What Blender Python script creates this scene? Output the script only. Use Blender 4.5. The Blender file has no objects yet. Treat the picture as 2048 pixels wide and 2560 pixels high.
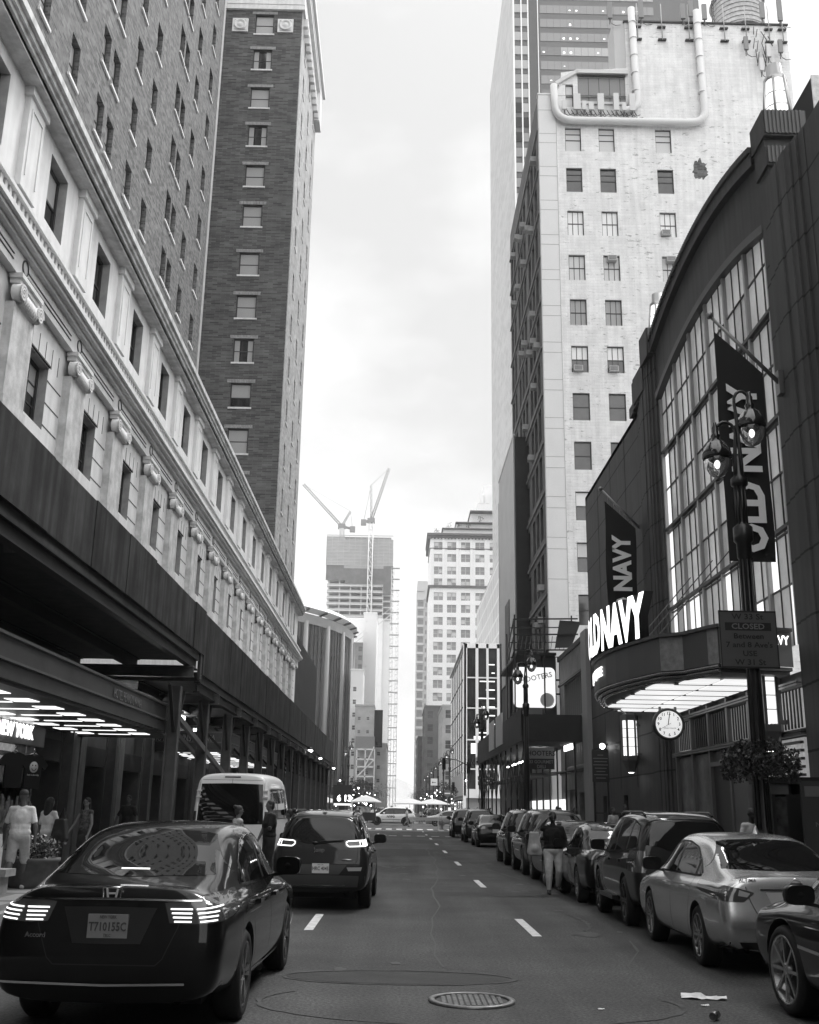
import bpy, bmesh, math, random
import numpy as np
from mathutils import Vector, Matrix
from mathutils.bvhtree import BVHTree
R = math.radians
random.seed(7)
SC = bpy.context.scene
COL = SC.collection
# ------------------------------------------------------------------ camera
FPX = 2600.0
cam_d = bpy.data.cameras.new('camera')
cam = bpy.data.objects.new('camera', cam_d)
COL.objects.link(cam)
_X = Vector((0.99980419, 0.01865084, 0.00661243)); _Y = Vector((-0.01146689, 0.27372583, 0.9617394)); _Z = Vector((0.01612726, -0.96162691, 0.2738861))
m = Matrix.Identity(4)
for i, row in enumerate((_X, _Y, _Z)):
    m[i][0] = row[0]; m[i][1] = -row[1]; m[i][2] = -row[2]
m[2][3] = 1.70
cam.matrix_world = m
cam_d.sensor_fit = 'VERTICAL'; cam_d.sensor_height = 36; cam_d.sensor_width = 28.8
cam_d.lens = FPX / 2560 * 36
cam_d.clip_start = 0.1; cam_d.clip_end = 9000
SC.camera = cam
# ------------------------------------------------------------------ sky and sun
SUN_EL, SUN_AZ = R(50), R(32)      # elevation; azimuth measured from straight ahead towards the right
w = bpy.data.worlds.new('World'); SC.world = w; w.use_nodes = True
nt = w.node_tree; nt.nodes.clear()
def N(t, **k):
    n = nt.nodes.new(t)
    for a, b in k.items(): setattr(n, a, b)
    return n
sky = N('ShaderNodeTexSky', sky_type='NISHITA', sun_disc=False, sun_elevation=SUN_EL, sun_rotation=SUN_AZ, air_density=1.0, dust_density=4.0)
bw = N('ShaderNodeRGBToBW'); tc = N('ShaderNodeTexCoord'); mp = N('ShaderNodeMapping')
mp.inputs['Scale'].default_value = (1, 1, 2.2)
no = N('ShaderNodeTexNoise'); no.inputs['Scale'].default_value = 3.1; no.inputs['Detail'].default_value = 8; no.inputs['Roughness'].default_value = .52
rp = N('ShaderNodeMapRange'); rp.inputs['From Min'].default_value = .38; rp.inputs['From Max'].default_value = .66
rp.inputs['To Min'].default_value = 7.4; rp.inputs['To Max'].default_value = 11.0
mx = N('ShaderNodeMix'); mx.data_type = 'FLOAT'; mx.inputs[0].default_value = .93
bg = N('ShaderNodeBackground'); bg.inputs['Strength'].default_value = .1
ou = N('ShaderNodeOutputWorld')
L = nt.links.new
L(sky.outputs[0], bw.inputs[0]); L(tc.outputs['Generated'], mp.inputs[0]); L(mp.outputs[0], no.inputs[0]); L(no.outputs[0], rp.inputs[0])
sx_ = N('ShaderNodeSeparateXYZ'); L(tc.outputs['Generated'], sx_.inputs[0])      # sky brightened overhead and behind to light the walls, dimmed down the street
gr_ = N('ShaderNodeMapRange'); gr_.interpolation_type = 'SMOOTHSTEP'; gr_.inputs['From Min'].default_value = .1; gr_.inputs['From Max'].default_value = .8
gr_.inputs['To Min'].default_value = 1.35; gr_.inputs['To Max'].default_value = .61; L(sx_.outputs[1], gr_.inputs[0])
mu_ = N('ShaderNodeMath', operation='MULTIPLY'); L(rp.outputs[0], mu_.inputs[0]); L(gr_.outputs[0], mu_.inputs[1])
L(bw.outputs[0], mx.inputs[2]); L(mu_.outputs[0], mx.inputs[3]); L(mx.outputs[0], bg.inputs[0]); L(bg.outputs[0], ou.inputs[0])
sd = bpy.data.lights.new('sun', 'SUN'); sd.energy = 1.9; sd.angle = R(20); sd.color = (1, 1, 1)
so = bpy.data.objects.new('sun', sd); COL.objects.link(so)
_d = Vector((math.sin(SUN_AZ) * math.cos(SUN_EL), math.cos(SUN_AZ) * math.cos(SUN_EL), math.sin(SUN_EL)))
so.rotation_euler = _d.to_track_quat('Z', 'Y').to_euler()
SC.view_settings.view_transform = 'Standard'; SC.view_settings.look = 'None'
SC.view_settings.gamma = 1; SC.view_settings.exposure = 0.8; SC.view_settings.use_curve_mapping = False
SC.cycles.max_bounces = 6; SC.cycles.diffuse_bounces = 3; SC.cycles.glossy_bounces = 3; SC.cycles.transmission_bounces = 4; SC.cycles.transparent_max_bounces = 6
SC.cycles.use_denoising = True
# ------------------------------------------------------------------ materials (all grey: the photograph is black and white)
MATS = {}
def mat(name, v, rough=.7, metal=0., var=0., vs=1., bump=0., bs=30., emit=0., coat=0., streak=0., brick=None, spec=.5, wave=None, alpha=1., trans=0., bd=.02, fleck=0.):
    if name in MATS: return MATS[name]
    m = bpy.data.materials.new(name); MATS[name] = m; m.use_nodes = True
    t = m.node_tree; p = t.nodes['Principled BSDF']
    def n(ty, **k):
        q = t.nodes.new(ty)
        for a, b in k.items(): setattr(q, a, b)
        return q
    l = t.links.new
    p.inputs['Roughness'].default_value = rough; p.inputs['Metallic'].default_value = metal
    p.inputs['Specular IOR Level'].default_value = spec
    if coat: p.inputs['Coat Weight'].default_value = coat; p.inputs['Coat Roughness'].default_value = .03; p.inputs['Coat IOR'].default_value = 1.36
    p.inputs['Base Color'].default_value = (v, v, v, 1)
    if trans: p.inputs['Transmission Weight'].default_value = trans
    if alpha < 1: p.inputs['Alpha'].default_value = alpha
    if emit:
        p.inputs['Emission Color'].default_value = (1, 1, 1, 1); p.inputs['Emission Strength'].default_value = emit
    cur = None
    tc = n('ShaderNodeTexCoord')
    def mul(a, b):
        q = n('ShaderNodeMath', operation='MULTIPLY')
        for i, x in enumerate((a, b)):
            if isinstance(x, (int, float)): q.inputs[i].default_value = x
            else: l(x, q.inputs[i])
        return q.outputs[0]
    def rng(src, a, b, c, d):
        q = n('ShaderNodeMapRange'); l(src, q.inputs[0])
        for i, x in enumerate((a, b, c, d)): q.inputs[1 + i].default_value = x
        return q.outputs[0]
    val = v
    bsrc = None
    if brick:   # (scale, brick width, row height, mortar value, contrast)
        sc_, bw_, rh_, mo_, ct_ = brick
        b = n('ShaderNodeTexBrick'); l(tc.outputs['UV'], b.inputs[0])
        b.inputs['Scale'].default_value = sc_; b.inputs['Brick Width'].default_value = bw_; b.inputs['Row Height'].default_value = rh_
        b.inputs['Mortar Size'].default_value = rh_ * .09; b.inputs['Bias'].default_value = 0
        lo, hi = v * (1 - ct_), v * (1 + ct_)
        b.inputs['Color1'].default_value = (lo, lo, lo, 1); b.inputs['Color2'].default_value = (hi, hi, hi, 1); b.inputs['Mortar'].default_value = (mo_, mo_, mo_, 1)
        cb = n('ShaderNodeRGBToBW'); l(b.outputs[0], cb.inputs[0]); val = cb.outputs[0]; bsrc = b.outputs['Fac']
    if var:
        q = n('ShaderNodeTexNoise'); q.inputs['Scale'].default_value = vs; q.inputs['Detail'].default_value = 6; q.inputs['Roughness'].default_value = .62
        l(tc.outputs['Object'], q.inputs[0])
        val = mul(val, rng(q.outputs[0], .3, .7, 1 - var, 1 + var))
    if streak:
        mpn = n('ShaderNodeMapping'); mpn.inputs['Scale'].default_value = (2.2, .12, 1); l(tc.outputs['UV'], mpn.inputs[0])
        q = n('ShaderNodeTexNoise'); q.inputs['Scale'].default_value = 1.7; q.inputs['Detail'].default_value = 5; l(mpn.outputs[0], q.inputs[0])
        val = mul(val, rng(q.outputs[0], .35, .7, 1 - streak, 1 + streak * .6))
    if fleck:   # flaked paint: sparse dark marks
        mpn = n('ShaderNodeMapping'); mpn.inputs['Scale'].default_value = (1.6, 4.5, 1); l(tc.outputs['UV'], mpn.inputs[0])
        q = n('ShaderNodeTexNoise'); q.inputs['Scale'].default_value = 1.0; q.inputs['Detail'].default_value = 7; q.inputs['Roughness'].default_value = .68; l(mpn.outputs[0], q.inputs[0])
        q3 = n('ShaderNodeTexNoise'); q3.inputs['Scale'].default_value = .16; q3.inputs['Detail'].default_value = 2; l(tc.outputs['UV'], q3.inputs[0])
        ad = n('ShaderNodeMath', operation='ADD'); l(q.outputs[0], ad.inputs[0]); l(rng(q3.outputs[0], .3, .7, -.06, .06), ad.inputs[1])
        val = mul(val, rng(ad.outputs[0], .605, .66, 1, 1 - fleck))
    if wave:   # vertical folds along UV x
        q = n('ShaderNodeTexWave'); q.inputs['Scale'].default_value = wave[0]; q.inputs['Distortion'].default_value = 2.5; q.inputs['Detail'].default_value = 2
        l(tc.outputs['UV'], q.inputs[0]); val = mul(val, rng(q.outputs['Fac'], 0, 1, 1 - wave[1], 1 + wave[1] * .3))
    if not isinstance(val, (int, float)):
        c = n('ShaderNodeCombineColor')
        for i in range(3): l(val, c.inputs[i])
        l(c.outputs[0], p.inputs['Base Color'])
    if bump or bsrc is not None:
        bp = n('ShaderNodeBump'); bp.inputs['Strength'].default_value = bump or .4; bp.inputs['Distance'].default_value = bd
        q = n('ShaderNodeTexNoise'); q.inputs['Scale'].default_value = bs; q.inputs['Detail'].default_value = 4; l(tc.outputs['Object'], q.inputs[0])
        h = q.outputs[0]
        if bsrc is not None:
            s = n('ShaderNodeMath', operation='SUBTRACT'); l(h, s.inputs[0]); l(bsrc, s.inputs[1]); h = s.outputs[0]
        l(h, bp.inputs['Height']); l(bp.outputs[0], p.inputs['Normal'])
    return m
asphalt = mat('asphalt', .047, .82, var=.42, vs=.45, bump=.5, bs=55)
def _asph():   # fine aggregate speckle and tyre-worn bands
    t = asphalt.node_tree; p = t.nodes['Principled BSDF']; l = t.links.new
    src = p.inputs['Base Color'].links[0].from_socket
    tc = t.nodes.new('ShaderNodeTexCoord')
    q = t.nodes.new('ShaderNodeTexNoise'); q.inputs['Scale'].default_value = 30; q.inputs['Detail'].default_value = 6; q.inputs['Roughness'].default_value = .75; l(tc.outputs['Object'], q.inputs[0])
    r = t.nodes.new('ShaderNodeMapRange'); r.inputs[1].default_value = .38; r.inputs[2].default_value = .64; r.inputs[3].default_value = .3; r.inputs[4].default_value = 1.9; l(q.outputs[0], r.inputs[0])
    mp = t.nodes.new('ShaderNodeMapping'); mp.inputs['Scale'].default_value = (.8, .05, 1); l(tc.outputs['Object'], mp.inputs[0])
    q2 = t.nodes.new('ShaderNodeTexNoise'); q2.inputs['Scale'].default_value = 1.6; q2.inputs['Detail'].default_value = 5; l(mp.outputs[0], q2.inputs[0])
    r2 = t.nodes.new('ShaderNodeMapRange'); r2.inputs[1].default_value = .36; r2.inputs[2].default_value = .64; r2.inputs[3].default_value = .7; r2.inputs[4].default_value = 1.25; l(q2.outputs[0], r2.inputs[0])
    a = t.nodes.new('ShaderNodeVectorMath'); a.operation = 'MULTIPLY'; l(src, a.inputs[0]); l(r.outputs[0], a.inputs[1])
    b = t.nodes.new('ShaderNodeVectorMath'); b.operation = 'MULTIPLY'; l(a.outputs[0], b.inputs[0]); l(r2.outputs[0], b.inputs[1])
    l(b.outputs[0], p.inputs['Base Color'])
_asph()
patchm = mat('asphalt_patch', .027, .8, var=.3, vs=2, bump=.5, bs=60)
patchl = mat('asphalt_worn', .062, .85, var=.5, vs=3, bump=.4, bs=60)
concrete = mat('concrete', .22, .85, var=.25, vs=.8, bump=.3, bs=40, brick=(1, 1.5, 1.5, .1, .05))
kerbm = mat('kerb_stone', .25, .8, var=.25, vs=3, bump=.3)
paintm = mat('road_paint', .62, .7, var=.3, vs=8)
lime = mat('limestone', .7, .75, var=.09, vs=1.4, streak=.10, bump=.15, bs=12)
limed = mat('limestone_weathered', .55, .8, var=.3, vs=2.2, streak=.2, bump=.3, bs=9)
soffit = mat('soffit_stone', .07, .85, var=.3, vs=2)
ply = mat('painted_plywood', .042, .75, var=.5, vs=1.1, streak=.6, bump=.15, bs=25, spec=.12)
steel = mat('painted_steel', .02, .55, spec=.2, var=.3, vs=3, bump=.1)
steel2 = mat('painted_steel_light', .075, .5, var=.35, vs=2)
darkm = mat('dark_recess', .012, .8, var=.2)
blackm = mat('black_metal', .012, .32, var=.2, vs=5)
brickd = mat('brick_shaded', .08, .85, var=.3, vs=.5, brick=(1, .75, .14, .13, .5), bump=.5, bs=8)  # camera-facing face of the front wing, its shade put into the brick colour
bricks = mat('brick_side', .1, .85, var=.35, vs=2.2, brick=(1, .42, .14, .14, .6), bump=.5, bs=8)
brickl = mat('brick_lit', .34, .85, var=.2, vs=.8, brick=(1, .6, .2, .38, .25), bump=.3, bs=8)  # street face of the same wing, the stronger light put into the colour
whiteb = mat('white_painted_brick', .76, .7, var=.1, fleck=.5, vs=1.2, brick=(1, .66, .22, .72, .04), bump=.5, bs=6, streak=.09)
whitec = mat('white_cladding', .70, .6, var=.03, vs=1)
greyp = mat('grey_panel', .07, .6, var=.12, vs=.8, streak=.2, spec=.2)
greypd = mat('grey_panel_joint', .012, .8)
greyf = mat('grey_fluting', .095, .6, var=.1, vs=2)
glassd = mat('glass_dark', .012, .06, spec=.9)
glassm = mat('glass_mid', .06, .08, spec=.8, var=.4, vs=.6)
glassl = mat('glass_sky', .42, .12, spec=.6, var=.2, vs=.4)
glassw = mat('glass_lit_sky', .8, .15, spec=.5)
curt = mat('curtain', .42, .55, wave=(9, .35), coat=.4)
blind = mat('roller_blind', .62, .5, coat=.3)
framed = mat('frame_dark', .025, .5)
framew = mat('frame_grey', .2, .5)
litw = mat('lit_panel', .6, .4, emit=.5)
lits = mat('lamp_glass_lit', .8, .3, emit=.62)
litl = mat('glow_lamp', .9, .3, emit=9)
chrome = mat('chrome', .75, .12, metal=1.)
chromed = mat('dark_chrome', .3, .2, metal=1.)
rubber = mat('rubber', .012, .75, bump=.2, bs=80)
plasticd = mat('dark_plastic', .02, .5)
white = mat('white_paint', .8, .45)
offw = mat('off_white', .6, .6)
grey4 = mat('grey_four', .4, .6)
grey2 = mat('grey_two', .2, .6, var=.1)
grey1 = mat('grey_one', .1, .6, var=.1)
# ------------------------------------------------------------------ mesh builder
class MB:
    def __init__(s): s.v = []; s.f = []; s.m = []; s.s = []
    def face(s, pts, m=0, sm=False):
        b = len(s.v); s.v += [tuple(p) for p in pts]; s.f.append(tuple(range(b, b + len(pts)))); s.m.append(m); s.s.append(sm)
    def box(s, x0, y0, z0, x1, y1, z1, m=0):
        if x0 > x1: x0, x1 = x1, x0
        if y0 > y1: y0, y1 = y1, y0
        if z0 > z1: z0, z1 = z1, z0
        b = len(s.v)
        s.v += [(x0, y0, z0), (x1, y0, z0), (x1, y1, z0), (x0, y1, z0), (x0, y0, z1), (x1, y0, z1), (x1, y1, z1), (x0, y1, z1)]
        for q in ((3, 2, 1, 0), (4, 5, 6, 7), (0, 1, 5, 4), (1, 2, 6, 5), (2, 3, 7, 6), (3, 0, 4, 7)):
            s.f.append(tuple(b + i for i in q)); s.m.append(m); s.s.append(False)
        return s
    def bar(s, p0, p1, w, h=None, m=0):     # square bar between two points
        h = h or w; p0 = Vector(p0); p1 = Vector(p1); d = (p1 - p0).normalized()
        up = Vector((0, 0, 1)) if abs(d.z) < .95 else Vector((0, 1, 0))
        a = d.cross(up).normalized() * w / 2; c = a.cross(d).normalized() * h / 2
        q = [p + i * a + j * c for p in (p0, p1) for i, j in ((-1, -1), (1, -1), (1, 1), (-1, 1))]
        b = len(s.v); s.v += [tuple(x) for x in q]
        for t in ((3, 2, 1, 0), (4, 5, 6, 7), (0, 1, 5, 4), (1, 2, 6, 5), (2, 3, 7, 6), (3, 0, 4, 7)):
            s.f.append(tuple(b + i for i in t)); s.m.append(m); s.s.append(False)
        return s
    def ext(s, poly, axis, a, b_, m=0, sm=False):   # polygon given in the other two axes, extruded along axis
        def P(q, t):
            return {'x': (t, q[0], q[1]), 'y': (q[0], t, q[1]), 'z': (q[0], q[1], t)}[axis]
        b = len(s.v); n = len(poly)
        s.v += [P(q, a) for q in poly] + [P(q, b_) for q in poly]
        s.f.append(tuple(b + i for i in range(n))[::-1]); s.m.append(m); s.s.append(False)
        s.f.append(tuple(b + n + i for i in range(n))); s.m.append(m); s.s.append(False)
        for i in range(n):
            j = (i + 1) % n
            s.f.append((b + i, b + j, b + n + j, b + n + i)); s.m.append(m); s.s.append(sm)
        return s
    def tube(s, pts, r, n=8, m=0, sm=True, cap=True, sx=1.):
        pts = [Vector(p) for p in pts]; k = len(pts)
        rs = list(r) if isinstance(r, (list, tuple)) else [r] * k
        b = len(s.v); up = None
        for i, p in enumerate(pts):
            d = (pts[min(i + 1, k - 1)] - pts[max(i - 1, 0)]).normalized()
            if up is None: up = Vector((0, 1, 0)) if abs(d.y) < .9 else Vector((1, 0, 0))
            a = (up - d * up.dot(d)).normalized(); c = d.cross(a); up = a
            for j in range(n):
                t = 2 * math.pi * j / n
                s.v.append(tuple(p + (a * math.cos(t) * sx + c * math.sin(t)) * rs[i]))
        for i in range(k - 1):
            for j in range(n):
                j2 = (j + 1) % n
                s.f.append((b + i * n + j, b + i * n + j2, b + (i + 1) * n + j2, b + (i + 1) * n + j)); s.m.append(m); s.s.append(sm)
        if cap:
            s.f.append(tuple(b + j for j in range(n))[::-1]); s.m.append(m); s.s.append(False)
            s.f.append(tuple(b + (k - 1) * n + j for j in range(n))); s.m.append(m); s.s.append(False)
        return s
    def lathe(s, prof, c=(0, 0, 0), n=16, m=0, sm=True, axis='z', caps=False):
        b = len(s.v); k = len(prof)
        for r, z in prof:
            for j in range(n):
                t = 2 * math.pi * j / n; x, y = r * math.cos(t), r * math.sin(t)
                q = {'z': (x, y, z), 'x': (z, x, y), 'y': (x, z, y)}[axis]
                s.v.append((c[0] + q[0], c[1] + q[1], c[2] + q[2]))
        for i in range(k - 1):
            for j in range(n):
                j2 = (j + 1) % n
                s.f.append((b + i * n + j, b + i * n + j2, b + (i + 1) * n + j2, b + (i + 1) * n + j)); s.m.append(m); s.s.append(sm)
        for i, e in ((0, -1), (k - 1, 1)):
            if caps and prof[i][0] > 1e-4:
                s.f.append(tuple(b + i * n + j for j in range(n))[::e]); s.m.append(m); s.s.append(False)
        return s
    def ell(s, c, r, nu=12, nv=8, m=0, M=None):
        b = len(s.v)
        for i in range(nv + 1):
            ph = math.pi * i / nv - math.pi / 2
            for j in range(nu):
                t = 2 * math.pi * j / nu
                q = Vector((r[0] * math.cos(ph) * math.cos(t), r[1] * math.cos(ph) * math.sin(t), r[2] * math.sin(ph)))
                if M is not None: q = M @ q
                s.v.append((c[0] + q[0], c[1] + q[1], c[2] + q[2]))
        for i in range(nv):
            for j in range(nu):
                j2 = (j + 1) % nu
                s.f.append((b + i * nu + j, b + i * nu + j2, b + (i + 1) * nu + j2, b + (i + 1) * nu + j)); s.m.append(m); s.s.append(True)
        return s
    def cap(s, p0, p1, r0, r1, m=0, n=12):   # tapered capsule
        p0 = Vector(p0); p1 = Vector(p1)
        if (p1 - p0).length < 1e-4: return s.ell(p0, (r0, r0, r0), n, 8, m)
        s.ell(p0, (r0,) * 3, n, 8, m); s.ell(p1, (r1,) * 3, n, 8, m); s.tube([p0, p1], [r0, r1], n, m)
        return s
    def mesh(s, name, mats):
        me = bpy.data.meshes.new(name); me.from_pydata(s.v, [], s.f)
        for q in mats: me.materials.append(q)
        nf = len(s.f)
        me.polygons.foreach_set('material_index', s.m); me.polygons.foreach_set('use_smooth', s.s)
        boxuv(me); me.update()
        return me
    def build(s, name, mats, parent=None, loc=None, rot=None):
        if not isinstance(mats, (list, tuple)): mats = [mats]
        return link(name, s.mesh(name, mats), parent, loc, rot)
def boxuv(me):
    n = len(me.loops)
    if not n: return
    co = np.empty(len(me.vertices) * 3); me.vertices.foreach_get('co', co); co = co.reshape(-1, 3)
    vi = np.empty(n, dtype=np.int32); me.loops.foreach_get('vertex_index', vi)
    nr = np.empty(len(me.polygons) * 3); me.polygons.foreach_get('normal', nr); nr = np.abs(nr.reshape(-1, 3))
    lt = np.empty(len(me.polygons), dtype=np.int32); me.polygons.foreach_get('loop_total', lt)
    ax = np.repeat(np.argmax(nr, axis=1), lt); p = co[vi]
    u = np.where(ax == 0, p[:, 1], p[:, 0]); v = np.where(ax == 2, p[:, 1], p[:, 2])
    uv = me.uv_layers.new(name='UVMap'); uv.data.foreach_set('uv', np.stack([u, v], 1).ravel())
def link(name, me, parent=None, loc=None, rot=None):
    o = bpy.data.objects.new(name, me); COL.objects.link(o)
    if parent is not None: o.parent = parent
    if loc is not None: o.location = loc
    if rot is not None: o.rotation_euler = rot if isinstance(rot, (tuple, list)) else (0, 0, rot)
    return o
def tag(o, label, cat=None, group=None, kind=None):
    if label: o['label'] = label
    if cat: o['category'] = cat
    if group: o['group'] = group
    if kind: o['kind'] = kind
    return o
def thing(name, label, cat, loc=(0, 0, 0), rot=0, group=None):
    o = bpy.data.objects.new(name, None); COL.objects.link(o); o.location = loc; o.rotation_euler = (0, 0, rot)
    o.empty_display_size = .2
    return tag(o, label, cat, group)
def kids(o): return KID.get(o.name, [])
def dup(o, loc=None, rot=None, label=None, parent=None, scale=None):
    c = o.copy(); COL.objects.link(c)
    if parent is not None: c.parent = parent
    if loc is not None: c.location = loc
    if rot is not None: c.rotation_euler = (0, 0, rot)
    if scale is not None: c.scale = scale
    if label: c['label'] = label
    for ch in list(o.children):
        k = ch.copy(); COL.objects.link(k); k.parent = c
        for g in list(ch.children):
            q = g.copy(); COL.objects.link(q); q.parent = k
    return c
def struct(o): o['kind'] = 'structure'; return o
_fonts = {}
def text(s, size, ext=.004, sx=1., bold=False, shear=0., al='CENTER', gap=1.):
    cu = bpy.data.curves.new('lettering', 'FONT'); cu.body = s; cu.size = size; cu.extrude = ext; cu.align_x = al; cu.align_y = 'CENTER'
    cu.resolution_u = 2; cu.shear = shear; cu.space_word = gap
    if bold: cu.offset = size * (.018 if bold is True else bold)
    o = bpy.data.objects.new('lettering', cu); COL.objects.link(o)
    dg = bpy.context.evaluated_depsgraph_get()
    me = bpy.data.meshes.new_from_object(o.evaluated_get(dg)); bpy.data.objects.remove(o)
    for v in me.vertices: v.co.x *= sx
    return me
def put_text(s, size, M, m, parent, name='lettering', ext=.004, sx=1., bold=False, shear=0., al='CENTER'):
    me = text(s, size, ext, sx, bold, shear, al); me.materials.clear(); me.materials.append(m)
    o = link(name, me, parent); o.matrix_local = M
    return o
def frame(o, xa, ya):    # text plane matrix: origin, x axis, y axis
    xa = Vector(xa).normalized(); ya = Vector(ya).normalized(); za = xa.cross(ya)
    M = Matrix.Identity(4)
    for i in range(3): M[i][0] = xa[i]; M[i][1] = ya[i]; M[i][2] = za[i]; M[i][3] = o[i]
    return M
def evalmesh(me, mods):
    o = bpy.data.objects.new('tmp', me); COL.objects.link(o)
    for t, kw in mods:
        md = o.modifiers.new(t, t)
        for a, b in kw.items(): setattr(md, a, b)
    dg = bpy.context.evaluated_depsgraph_get()
    r = bpy.data.meshes.new_from_object(o.evaluated_get(dg)); bpy.data.objects.remove(o)
    return r
# ---- walls on X = const or Y = const planes. P(u, z, d): d is the distance IN FRONT of the wall plane
def plane(ax, c, sg):
    if ax == 'X': return lambda u, z, d: (c + sg * d, u, z)
    return lambda u, z, d: (u, c + sg * d, z)
def pbox(mb, P, u0, u1, z0, z1, d0, d1, m=0):
    a = P(u0, z0, d0); b = P(u1, z1, d1); mb.box(*a, *b, m)
def wall(mb, P, u0, u1, z0, z1, holes, depth, m=0, mr=None):
    mr = m if mr is None else mr
    zs = sorted({z0, z1} | {z for h in holes for z in h[2:4] if z0 < z < z1})
    for a, b in zip(zs, zs[1:]):
        zc = (a + b) / 2; hs = sorted([h for h in holes if h[2] < zc < h[3]], key=lambda h: h[0]); u = u0
        for h in hs:
            if h[0] > u + 1e-5: mb.face([P(u, a, 0), P(h[0], a, 0), P(h[0], b, 0), P(u, b, 0)], m)
            u = h[1]
        if u < u1 - 1e-5: mb.face([P(u, a, 0), P(u1, a, 0), P(u1, b, 0), P(u, b, 0)], m)
    for a, b, c, d in holes:
        mb.face([P(a, c, 0), P(b, c, 0), P(b, c, -depth), P(a, c, -depth)], mr)
        mb.face([P(a, d, 0), P(b, d, 0), P(b, d, -depth), P(a, d, -depth)], mr)
        mb.face([P(a, c, 0), P(a, d, 0), P(a, d, -depth), P(a, c, -depth)], mr)
        mb.face([P(b, c, 0), P(b, d, 0), P(b, d, -depth), P(b, c, -depth)], mr)
def sash(P, u0, u1, z0, z1, dp, style='sash', look=0, sill=None, fw=.06):
    """one window as a mesh: frame bars, rails, panes; material slots 0 frame 1 glass 2 upper filling 3 sill"""
    mb = MB(); d = -dp
    for a in ((u0, u0 + fw, z0, z1), (u1 - fw, u1, z0, z1), (u0 + fw, u1 - fw, z0, z0 + fw), (u0 + fw, u1 - fw, z1 - fw, z1)): pbox(mb, P, *a, d, d + .07, 0)
    zm = z0 + (z1 - z0) * (.5 if style != 'low' else .42)
    if style in ('sash', 'low', 'six', 'three'): pbox(mb, P, u0 + fw, u1 - fw, zm - .03, zm + .03, d, d + .05, 0)
    if style == 'three':
        z3 = z0 + (z1 - z0) * .75; pbox(mb, P, u0 + fw, u1 - fw, z3 - .03, z3 + .03, d, d + .05, 0)
    if style == 'six':
        for k in (1, 2):
            uu = u0 + (u1 - u0) * k / 3; pbox(mb, P, uu - .02, uu + .02, z0 + fw, z1 - fw, d, d + .04, 0)
    if style == 'grid':
        n = 3
        for k in range(1, n): uu = u0 + (u1 - u0) * k / n; pbox(mb, P, uu - .018, uu + .018, z0 + fw, z1 - fw, d, d + .04, 0)
        k2 = max(2, int((z1 - z0) / .55))
        for k in range(1, k2): zz = z0 + (z1 - z0) * k / k2; pbox(mb, P, u0 + fw, u1 - fw, zz - .018, zz + .018, d, d + .04, 0)
    def pane(a, b, c, e, m_): mb.face([P(a, c, d + .02), P(b, c, d + .02), P(b, e, d + .02), P(a, e, d + .02)], m_)
    if look == 0: pane(u0, u1, z0, z1, 1)
    elif look == 1: pane(u0, u1, z0, z1, 2)
    elif look == 2: pane(u0, u1, z0, zm, 1); pane(u0, u1, zm, z1, 2)
    elif look == 3:   # curtains drawn to both sides
        a = u0 + (u1 - u0) * .3; b = u1 - (u1 - u0) * .3
        pane(u0, a, z0, z1, 2); pane(a, b, z0, z1, 1); pane(b, u1, z0, z1, 2)
    elif look == 4: zq = z0 + (z1 - z0) * .3; pane(u0, u1, z0, zq, 1); pane(u0, u1, zq, z1, 2)
    if sill: pbox(mb, P, u0 - .1, u1 + .1, z0 - .14, z0 - .002, -.02, sill, 3)
    return mb
# ================================================================== SETTING
g = MB(); g.face([(-2500, -200, -.02), (2500, -200, -.02), (2500, 4000, -.02), (-2500, 4000, -.02)])
struct(g.build('ground', mat('ground_far', .1, .9, var=.2, vs=.01)))
g = MB(); g.box(-5.6, -12, -.3, 5.8, 700, 0); g.box(-400, 96.5, -.3, -5.6, 126, 0); g.box(5.8, 96.5, -.3, 400, 126, 0)
struct(g.build('road', asphalt))
def sidewalk(x0, x1, y0, y1, kx, ky=None):
    g = MB(); g.box(x0, y0, -.1, x1, y1, .15, 0)
    if kx == x1: g.box(x1 + .002, y0, -.1, x1 + .16, y1, .155, 1)
    else: g.box(x0 - .16, y0, -.1, x0 - .002, y1, .155, 1)
    struct(g.build('pavement', [concrete, kerbm]))
sidewalk(-30, -5.78, -12, 96.3, -5.78); sidewalk(5.98, 40, -12, 96.3, 5.98)
sidewalk(-60, -5.78, 126.3, 700, -5.78); sidewalk(5.98, 60, 126.3, 700, 5.98)
# markings
g = MB()
for k in range(9):
    y = 15.6 + k * 9.35
    if y < 90: g.box(1.93, y, .002, 2.06, y + 2.35 + .1 * (k % 2), .006)
for k in range(7):
    y = 15.95 + k * 9.35
    if y < 90 and k != 1: g.box(-1.30, y, .002, -1.17, y + 2.3, .006)
for k in range(13): g.box(-5.2 + k * .86, 88.5, .002, -4.72 + k * .86, 92.5, .006)      # crossing bars
for k in range(9): g.box(-3.2 + k * .9, 69, .002, -2.7 + k * .9, 69.5, .006)
g.box(-5.3, 84.5, .002, 5.6, 84.9, .006)
for k in range(14): g.box(-6.0 + k * .9, 130, .002, -5.5 + k * .9, 133, .006)
for k in range(12): g.box(-.1, 140 + 14 * k, .002, .1, 144 + 14 * k, .006)
struct(g.build('road_marking', paintm))
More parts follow.
